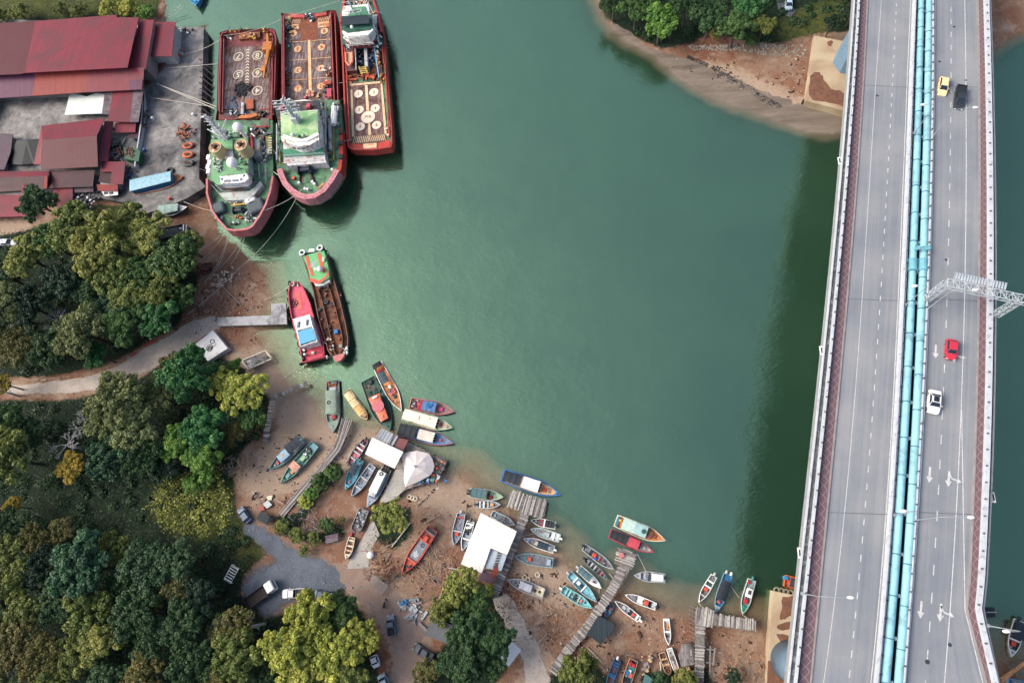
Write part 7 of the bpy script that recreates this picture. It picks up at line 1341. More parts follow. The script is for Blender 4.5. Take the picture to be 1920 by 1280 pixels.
# ---------------------------------------------------------------- ropes
ROPES = [((424, 430, 6), (352, 478, 1.5), 'first mooring line from the pink bow of the left ship to the bank'), ((425, 431, 6), (360, 500, 1.5), 'second mooring line from the pink bow of the left ship to the bank'), ((430, 433, 6), (384, 530, 1), 'third mooring line from the pink bow of the left ship to the bank'), ((431, 433, 6), (392, 526, 1), 'fourth mooring line from the pink bow of the left ship to the bank'), ((460, 430, 6), (408, 506, .6), 'mooring line from the bow of the left ship beside the sand spit'), ((462, 430, 6), (432, 496, .4), 'rightmost mooring line from the bow of the left ship'),
         ((566, 356, 8), (494, 395, 8), 'slack rope between bows of the two nearest supply ships'), ((563, 357, 8), (446, 505, .6), 'long mooring rope curving from the middle ship bow to the bank'), ((446, 505, .6), (350, 590, 1.5), 'rope running on along the bank toward the trees'), ((440, 510, .6), (354, 586, 1.5), 'thin rope beside the bank rope toward the trees'), ((546, 532, 2.6), (496, 562, .4), 'rope from the pink tug bow to the shallows'), ((573, 500, 3), (552, 528, 3), 'rope between barge stern and pink tug bow'),
         ((528, 36, 5), (408, 68, 5), 'rope crossing from the middle ship stern to the left ship stern'), ((530, 35, 5.2), (636, 2, 6), 'long taut line from the middle ship stern to the right ship bow'), ((412, 75, 5), (330, 104, 3), 'line from the left ship stern to the quay shed'), ((407, 120, 5), (316, 128, 3), 'upper steel wire from the left ship to the quay'), ((405, 200, 6), (294, 157, 3.5), 'white double boom line from the left ship to the upper quay'), ((402, 204, 6), (300, 160, 3.3), 'lower white boom line from the left ship to the upper quay'), ((398, 200, 6), (282, 183, 3), 'grey wire low across the quay to the left ship'),
         ((642, 155, 5), (632, 156, 5), 'short line joining the middle and right ships amidships'), ((660, 262, 5), (628, 265, 7), 'white line joining the middle and right ships near the stern'), ((390, 322, 7.5), (274, 281, 3), 'dark wire crossing the quay to the left ship bow'), ((372, 205, 3), (304, 240, 2.8), 'dark cable lying over the quay stains'), ((396, 395, 6), (340, 376, 2), 'mooring line from the left ship to the slipway rocks'), ((567, 676, 2), (530, 710, .3), 'thin rope from the tug stern down to the mud'), ((1195, 1038, 2), (1212, 1073, 1), 'white rope from the diagonal pier to the white cabin boat'),
         ((1310, 1130, 1), (1318, 1140, 2), 'short rope from the left boat to the T pier'), ((1392, 1152, 1), (1412, 1165, 2), 'short rope from green boat to the T pier'), ((1370, 1098, 1), (1386, 1120, .2), 'rope trailing from the navy canopy boat'), ((340, 8, 2), (305, 34, 1), 'rope from the cyan boat to the bank'), ((345, 12, 2), (300, 40, 1), 'second rope from the cyan boat to the bank'), ((513, 322, 7.5), (524, 330, 8), 'short heavy rope between left and middle ship bows')]
for a, b, lab in ROPES:
    A, Bq = P(*a), P(*b); n = 12; L = (A - Bq).length; taut = 'taut' in lab or 'boom' in lab or 'wire' in lab; sg = 0 if taut else L * .055; pts = []
    for i in range(n + 1):
        t_ = i / n; p = A.lerp(Bq, t_); s_ = 4 * t_ * (1 - t_); p.z -= s_ * sg * .8; p += Vector((1, -.6, 0)) * s_ * sg * .5; p.z = max(p.z, .05, gz(p.x, p.y) + .08 if p.z < 3 else -9); pts.append(p)
    mb = MB(); mb.tube(pts, .1 if 'boom' in lab or 'heavy' in lab else .06, 5); solo(mb, 'mooring_rope', M(C(60, 62, 66) if 'dark' in lab else C(205, 200, 188)), lab, 'rope', A, 'mooring ropes')

# ---------------------------------------------------------------- vehicles
CARM = {}
def paint(c):
    k = tuple(round(v, 3) for v in c)
    if k not in CARM:
        m, nt, bs = newmat('car_paint'); bs.inputs['Base Color'].default_value = (*c, 1); bs.inputs['Roughness'].default_value = .5; bs.inputs['Coat Weight'].default_value = .12; CARM[k] = m
    return CARM[k]
def vehicle(lab, rear, front, col, kind='sedan', onbridge=False, W=1.75, cat='car', name='car', Lf=None):
    f = D if onbridge else (lambda x, y, dz=0: P(x, y, 1.6 + dz))
    a, b = f(*rear, .8), f(*front, .8); L = Lf or (b - a).length; c = (a + b) / 2; ang = math.atan2(b.y - a.y, b.x - a.x)
    z0 = dh(c.y) + .02 if onbridge else gz(c.x, c.y) + .05
    if onbridge: z0 = D(*[(rear[i] + front[i]) / 2 for i in (0, 1)]).z + .02
    t = thing(name, lab, cat, (c.x, c.y, z0), ang); h = L / 2; w = W / 2; g = glassy(); pm_ = paint(col)
    def sec(x, hw, z0_, z1): return [(x, -hw, z0_), (x, -hw * 1.0, z1 * .55), (x, -hw * .93, z1), (x, -hw * .5, z1 + .03), (x, hw * .5, z1 + .03), (x, hw * .93, z1), (x, hw, z1 * .55), (x, hw, z0_)]
    if kind in ('sedan', 'hatch', 'pickup'):
        st = [(-h, w * .8, .4, .7), (-h * .94, w * .94, .25, .86), (-h * .5, w, .22, .92), (h * .3, w, .22, .92), (h * .75, w * .97, .22, .82), (h * .94, w * .85, .28, .68), (h, w * .65, .4, .55)]
        mb = MB(); mb.loft([sec(*s_) for s_ in st]); body = mb.build('body', pm_, t, local=True, smooth=False)
        r0, r1, g0, g1 = dict(sedan=(-.38, .12, -.66, .42), hatch=(-.62, .16, -.86, .46), pickup=(-.12, .28, -.22, .52))[kind]
        zt = 1.42 if kind != 'pickup' else 1.62
        def fr(x0, x1, hw0, hw1, z0_, z1): pass
        mb = MB(); lo = [(g0 * h, -w * .86), (g1 * h, -w * .86), (g1 * h, w * .86), (g0 * h, w * .86)]; hi = [(r0 * h, -w * .7), (r1 * h, -w * .7), (r1 * h, w * .7), (r0 * h, w * .7)]
        mb.loft([[(x, y, .9) for x, y in lo], [(x, y, zt) for x, y in hi]]); mb.build('windows', g, t, local=True)
        mb = MB(); mb.rbox(((r0 + r1) / 2 * h, 0, zt + .02), ((r1 - r0) * h + .06, w * 1.42, .09), 0, .04); mb.build('roof', pm_, t, local=True)
        mb = MB()
        for sx, sy in ((1, 1), (1, -1), (-1, 1), (-1, -1)):
            (xa, ya), (xb, yb) = [(lo, hi)[q][{(-1, -1): 0, (1, -1): 1, (1, 1): 2, (-1, 1): 3}[(sx, sy)]] for q in (0, 1)]; mb.tube([(xa, ya, .9), (xb, yb, zt + .02)], .05, 5)
        mb.build('pillars', pm_, t, local=True)
        if kind == 'pickup':
            mb = MB(); x0, x1 = -h * .97, -h * .25; mb.prism([(x0, -w * .86, .96), (x1, -w * .86, .96), (x1, w * .86, .96), (x0, w * .86, .96)], .9); mb.build('cargo_bed', M(C(36, 40, 46)), t, local=True)
            mb = MB(); mb.box(((x0 + x1) / 2, w * .92, 1.02), (x1 - x0, .1, .25)); mb.box(((x0 + x1) / 2, -w * .92, 1.02), (x1 - x0, .1, .25)); mb.box((x0, 0, 1.02), (.1, w * 1.9, .25)); mb.build('bed_side', pm_, t, local=True)
    else:   # truck
        mb = MB(); mb.rbox((h * .72, 0, 1.4), (h * .52, W, 2.0), 0, .25); mb.build('cab', pm_, t, local=True)
        mb = MB(); mb.add([(h * .93, -w * .8, 2.32), (h * .93, w * .8, 2.32), (h * 1.0, w * .85, 1.5), (h * 1.0, -w * .85, 1.5)], [(0, 1, 2, 3)]); mb.v = [v + Vector((.03, 0, .02)) for v in mb.v]; mb.build('windscreen', g, t, local=True)
        mb = MB(); mb.box((-h * .28, 0, .95), (h * 1.42, W * 1.02, .2)); mb.build('chassis', M('dgrey'), t, local=True)
        bm_ = M(C(54, 44, 44), .8, .4); mb = MB(); mb.box((-h * .28, 0, 1.1), (h * 1.4, W * 1.06, .1)); [mb.box((-h * .28, s_ * W * .53, 1.4), (h * 1.4, .09, .6)) for s_ in (-1, 1)]; mb.box((-h * .98, 0, 1.4), (.09, W * 1.06, .6)); mb.box((h * .42, 0, 1.5), (.09, W * 1.06, .8)); mb.build('cargo_bed', bm_, t, local=True)
    for sx in (-.62, .64):
        for sy in (-1, 1):
            mb = MB(); mb.tube([(sx * h, sy * (w - .2), .32), (sx * h, sy * (w + .02), .32)], .32, 14); wh = mb.build('wheel', M(C(26, 26, 28), .9), t, local=True); mb = MB(); mb.tube([(sx * h, sy * (w - .05), .32), (sx * h, sy * (w + .035), .32)], .17, 10); mb.build('rim', 'lgrey', wh, local=True)
    for sy in (-1, 1):
        mb = MB(); mb.rbox((h * .95, sy * w * .62, .62), (.14, .34, .14), 0, .03); mb.build('headlight', M(C(235, 238, 240), .2), t, local=True)
        mb = MB(); mb.rbox((-h * .98, sy * w * .62, .68), (.08, .34, .14), 0, .03); mb.build('tail_light', M('red', .3), t, local=True)
        mb = MB(); mb.rbox((h * .3, sy * (w + .1), .98), (.14, .2, .14), 0, .03); mb.build('wing_mirror', pm_, t, local=True)
    return t
vehicle('yellow hatchback on the right carriageway near the top', (1771, 146), (1768.5, 176), C(240, 218, 168), 'hatch', True, 1.75)
vehicle('black pickup truck beside the yellow car', (1802, 163), (1800, 202), C(44, 50, 58), 'pickup', True, 1.85, 'pickup truck', 'pickup_truck')
vehicle('red hatchback driving over a lane arrow', (1785.5, 636), (1784, 673), C(205, 45, 70), 'hatch', True, 1.75)
t = vehicle('white saloon with dark sunroof on the right carriageway', (1754, 731), (1751, 775), C(240, 240, 238), 'sedan', True, 1.9); mb = MB(); mb.rbox((-.3, 0, 1.5), (.9, .85, .04), 0, .02); mb.build('sunroof', glassy(), t, local=True)
vehicle('silver saloon on the pale clearing at the left edge', (-1, 455), (33, 456), C(205, 212, 218), 'sedan', W=1.8)
vehicle('dark blue hatchback with blue roof by the tarpaulin stall', (466, 978), (448, 952), C(50, 88, 120), 'hatch', W=1.75)
vehicle('tipper truck with white cab and dark empty bed', (466, 1132), (518, 1094), C(238, 240, 240), 'truck', W=2.2, cat='truck', name='truck')
vehicle('white pickup truck with open bed beside the truck', (572, 1111), (529, 1113), C(232, 236, 238), 'pickup', W=1.9, cat='pickup truck', name='pickup_truck')
vehicle('dark blue car half hidden by the yellow green tree', (588, 1112), (620, 1118), C(40, 66, 96), 'sedan', W=1.7)
vehicle('grey blue pickup facing up the dirt yard', (735, 1192), (731, 1152), C(104, 120, 136), 'pickup', W=1.8, cat='pickup truck', name='pickup_truck')
vehicle('black saloon with pale roof below the grey shed', (811, 1234), (776, 1211), C(52, 62, 72), 'sedan', W=1.8)
vehicle('silver car at the bottom edge right of the yellow green tree', (714, 1263), (730, 1300), C(150, 168, 184), 'sedan', W=1.75)
vehicle('white car nose under the edge of the yellow green tree', (700, 1228), (707, 1250), C(230, 234, 236), 'hatch', W=1.6)
vehicle('silver blue car on the small road at the top edge', (1479, 18), (1480, -12), C(180, 205, 225), 'sedan', W=1.8)
drape('road', ribbon([(1462, -80, 34), (1468, -10, 30), (1470, 18, 26), (1484, 30, 16)]), gravel_m, dz=.1, jit=.2)
for x, y, a, lab in ((478, 930, 70, 'parked motorbike standing alone on the pale clearing'), (723, 1130, 80, 'parked motorbike on the dirt yard above the grey pickup')):
    q = P(x, y, 1.2); t = thing('motorbike', lab, 'motorbike', (q.x, q.y, gz(q.x, q.y)), math.radians(a))
    for xx in (-.65, .65): mb = MB(); mb.tube([(xx, -.06, .3), (xx, .06, .3)], .3, 14); mb.build('wheel', 'black', t, local=True)
    mb = MB(); mb.rbox((0, 0, .62), (1.1, .3, .4), 0, .1); mb.build('body', M(C(120, 60, 70) if x > 600 else 'dgrey'), t, local=True); mb = MB(); mb.rbox((-.25, 0, .86), (.7, .26, .1), 0, .04); mb.build('seat', 'black', t, local=True); mb = MB(); mb.tube([(.45, -.38, 1.0), (.5, 0, .98), (.45, .38, 1.0)], .04, 6); mb.tube([(.5, 0, .98), (.66, 0, .3)], .05, 6); mb.build('handlebar', 'lgrey', t, local=True)
t = thing('bench', 'teal bench plank pair between truck and brown tree', 'bench', P(498, 1140, 1))
for (a, b) in (((486, 1134), (503, 1142)), ((510, 1152), (526, 1164))): A, Bq = P(*a, 1.6), P(*b, 1.6); u = (Bq - A).normalized(); n = Vector((-u.y, u.x, 0)) * .25; mb = MB(); mb.slab([A - n, A + n, Bq + n, Bq - n], .1); mb.build('seat', M('tgreen'), t); mb = MB(); [mb.tube([p, p - Vector((0, 0, .6))], .05, 5) for p in (A, Bq)]; mb.build('legs', 'dgrey', t)
# ---------------------------------------------------------------- vegetation
lm, nt, bs = newmat('leaves')
oi = nt.nodes.new('ShaderNodeObjectInfo'); v_ = attr(nt, 'v'); hs = nt.nodes.new('ShaderNodeHueSaturation')
mr = nt.nodes.new('ShaderNodeMapRange'); mr.inputs['To Min'].default_value = .55; mr.inputs['To Max'].default_value = 1.5; nt.links.new(v_, mr.inputs['Value'])
hue = nt.nodes.new('ShaderNodeMapRange'); hue.inputs['To Min'].default_value = .525; hue.inputs['To Max'].default_value = .475; nt.links.new(v_, hue.inputs['Value'])
nt.links.new(hue.outputs[0], hs.inputs['Hue']); nt.links.new(mr.outputs[0], hs.inputs['Value']); nt.links.new(oi.outputs['Color'], hs.inputs['Color'])
nt.links.new(hs.outputs[0], bs.inputs['Base Color']); bs.inputs['Roughness'].default_value = .55; bs.inputs['Specular IOR Level'].default_value = .3
tl = nt.nodes.new('ShaderNodeBsdfTranslucent'); nt.links.new(hs.outputs[0], tl.inputs[0]); ms = nt.nodes.new('ShaderNodeMixShader'); ms.inputs[0].default_value = .22
nt.links.new(bs.outputs[0], ms.inputs[1]); nt.links.new(tl.outputs[0], ms.inputs[2]); nt.links.new(ms.outputs[0], nt.nodes['Material Output'].inputs['Surface'])
bark = M(C(84, 78, 72), .9, .4, 2); barkw = M(C(196, 196, 190), .8, .3, 2)
def leafmesh(name, P0, N, size, val, asp=.6, rng=None):
    n = len(P0); rng = rng or np.random.default_rng(1)
    a = rng.normal(size=(n, 3)); u = np.cross(N, a); u /= np.linalg.norm(u, axis=1)[:, None] + 1e-9; w_ = np.cross(N, u)
    s = (size * rng.uniform(.6, 1.3, n))[:, None]
    q = np.stack([P0 - u * s, P0 - w_ * s * asp + N * s * .12, P0 + u * s, P0 + w_ * s * asp + N * s * .12], 1).reshape(-1, 3)
    me = bpy.data.meshes.new(name); me.vertices.add(4 * n); me.vertices.foreach_set('co', q.ravel()); me.loops.add(4 * n); me.loops.foreach_set('vertex_index', np.arange(4 * n)); me.polygons.add(n)
    me.polygons.foreach_set('loop_start', np.arange(0, 4 * n, 4)); me.polygons.foreach_set('loop_total', np.full(n, 4)); me.update(calc_edges=True)
    at = me.attributes.new('v', 'FLOAT', 'FACE'); at.data.foreach_set('value', np.clip(val, 0, 1).astype(np.float32)); me.materials.append(lm); return me
def crown(seed, nl, lr, n, leaf, rz=.55, asp=.6, droop=0.0, fill=.2, sub=5):
    """crown of unit radius 5: big lobes each carrying small leafy tufts"""
    g = np.random.default_rng(seed); C_ = []; RR = []
    for i in range(nl):
        a = i * 2.4 + g.uniform(-.4, .4); q = math.sqrt((i + .5) / nl) * .74; h = math.sqrt(max(0, 1 - q * q)) * g.uniform(.7, 1.05)
        C_.append((5 * q * math.cos(a) * g.uniform(.85, 1.15), 5 * q * math.sin(a) * g.uniform(.85, 1.15), 5 * rz * h * 1.3)); RR.append(5 * lr * g.uniform(.7, 1.25))
    C2 = []; R2 = []; V2 = []
    for c, r in zip(C_, RR):
        lv = g.uniform(-.16, .16)
        for k in range(sub * 4):
            d_ = g.normal(size=3); d_[2] = abs(d_[2]) * .9 - .25; d_ /= np.linalg.norm(d_); C2.append(np.array(c) + d_ * r * g.uniform(.6, 1.15) * np.array([1, 1, .8])); R2.append(r * g.uniform(.16, .44)); V2.append(lv + g.uniform(-.18, .22))
    C2 = np.array(C2); R2 = np.array(R2); V2 = np.array(V2); wts = R2 ** 2; idx = g.choice(len(C2), n, p=wts / wts.sum())
    d_ = g.normal(size=(n, 3)); d_[:, 2] = np.where(g.random(n) < .8, np.abs(d_[:, 2]), d_[:, 2]); d_ /= np.linalg.norm(d_, axis=1)[:, None]
    rad = np.where(g.random(n) < fill, g.uniform(.2, .9, n), g.uniform(.75, 1.3, n))
    Pp = C2[idx] + d_ * (R2[idx] * rad)[:, None]; N = d_ + g.normal(size=(n, 3)) * .7 + np.array([0, 0, .35]); N /= np.linalg.norm(N, axis=1)[:, None]
    # lower filler leaves so the ground does not shine through everywhere
    return leafmesh('crown', Pp, N, leaf, .5 + V2[idx] + g.normal(size=n) * .2, asp, g)
def limbs(seed, spread=3.6, h=3.0, n=7, r=.24):
    rr = random.Random(seed); mb = MB(); mb.tube([(0, 0, -9), (.1, .05, -5), (0, 0, -1), (0, 0, .4)], .34, 7, .22)
    for i in range(n):
        a = i * 2.4 + rr.uniform(-.3, .3); l = spread * rr.uniform(.6, 1); e = (l * math.cos(a), l * math.sin(a), h * rr.uniform(.3, .9)); mb.tube([(0, 0, -1.5 + rr.uniform(0, 1)), (e[0] * .4, e[1] * .4, e[2] * .3), e], r * .7, 6, .05)
    me = mb.build('trunk', bark, None, local=True); m = me.data; bpy.data.objects.remove(me); return m
PT = dict(broc=(crown(1, 11, .30, 17000, .21, .5, .7, sub=4), limbs(1)), broc2=(crown(2, 8, .36, 17000, .21, .55, .7, sub=4), limbs(2)), leafy=(crown(3, 16, .26, 19000, .23, .45, .5, sub=4), limbs(3)), leafy2=(crown(4, 13, .3, 18000, .24, .5, .45, sub=4), limbs(4)),
          fine=(crown(5, 14, .27, 20000, .17, .5, .6, sub=5), limbs(5)), fine2=(crown(6, 18, .25, 19000, .18, .42, .6, sub=5), limbs(6)), airy=(crown(7, 18, .2, 9000, .22, .5, .5, fill=.4, sub=4), limbs(7, 4.6, 3.6, 16, .2)), bush=(crown(8, 7, .4, 5000, .34, .5, .6, sub=3), limbs(8, 3, 2, 4)))
GC = dict(olive=C(118, 131, 65), lolive=C(154, 161, 84), dark=C(58, 90, 52), mid=C(84, 118, 63), lime=C(173, 180, 82), blue=C(66, 104, 72), teal=C(72, 104, 68), brown=C(114, 112, 60), yel=C(178, 159, 63), green=C(69, 125, 69), grey=C(120, 132, 82), bright=C(106, 148, 65), ddk=C(42, 69, 50))
trng = random.Random(21)
PROTO = {}
def tree(x, y, r, kind, col, lab, hh=None, name='tree', cat='tree', group=None, zr=1.0):
    h = hh if hh is not None else 2.6 + r * .085
    c = P(x, y, h + 2); sc_ = (P(x + r, y, h + 2) - c).length / 5.0; g = gz(c.x, c.y)
    t = bpy.data.objects.new(name, None); COL.objects.link(t); t.empty_display_size = .5; t.location = (c.x, c.y, max(g, 0) + h); t.rotation_euler = (0, 0, trng.uniform(0, 6.28)); t.scale = (sc_, sc_ * trng.uniform(.9, 1.1), sc_ * trng.uniform(.9, 1.2) * zr)
    me, tk = PT[kind]
    if kind not in PROTO:
        o = bpy.data.objects.new('crown', me); k = bpy.data.objects.new('trunk', tk); PROTO[kind] = (o, k)
    else: o, k = PROTO[kind][0].copy(), PROTO[kind][1].copy()
    for q in (o, k): COL.objects.link(q); q.parent = t
    k.scale = (1, 1, max(.25, (h / sc_) / 8.5)); cc = GC[col]; j = trng.uniform(.88, 1.14)
    o.color = (cc[0] * j * trng.uniform(.94, 1.06), cc[1] * j, cc[2] * j, 1); tag(t, lab, cat, group); return t
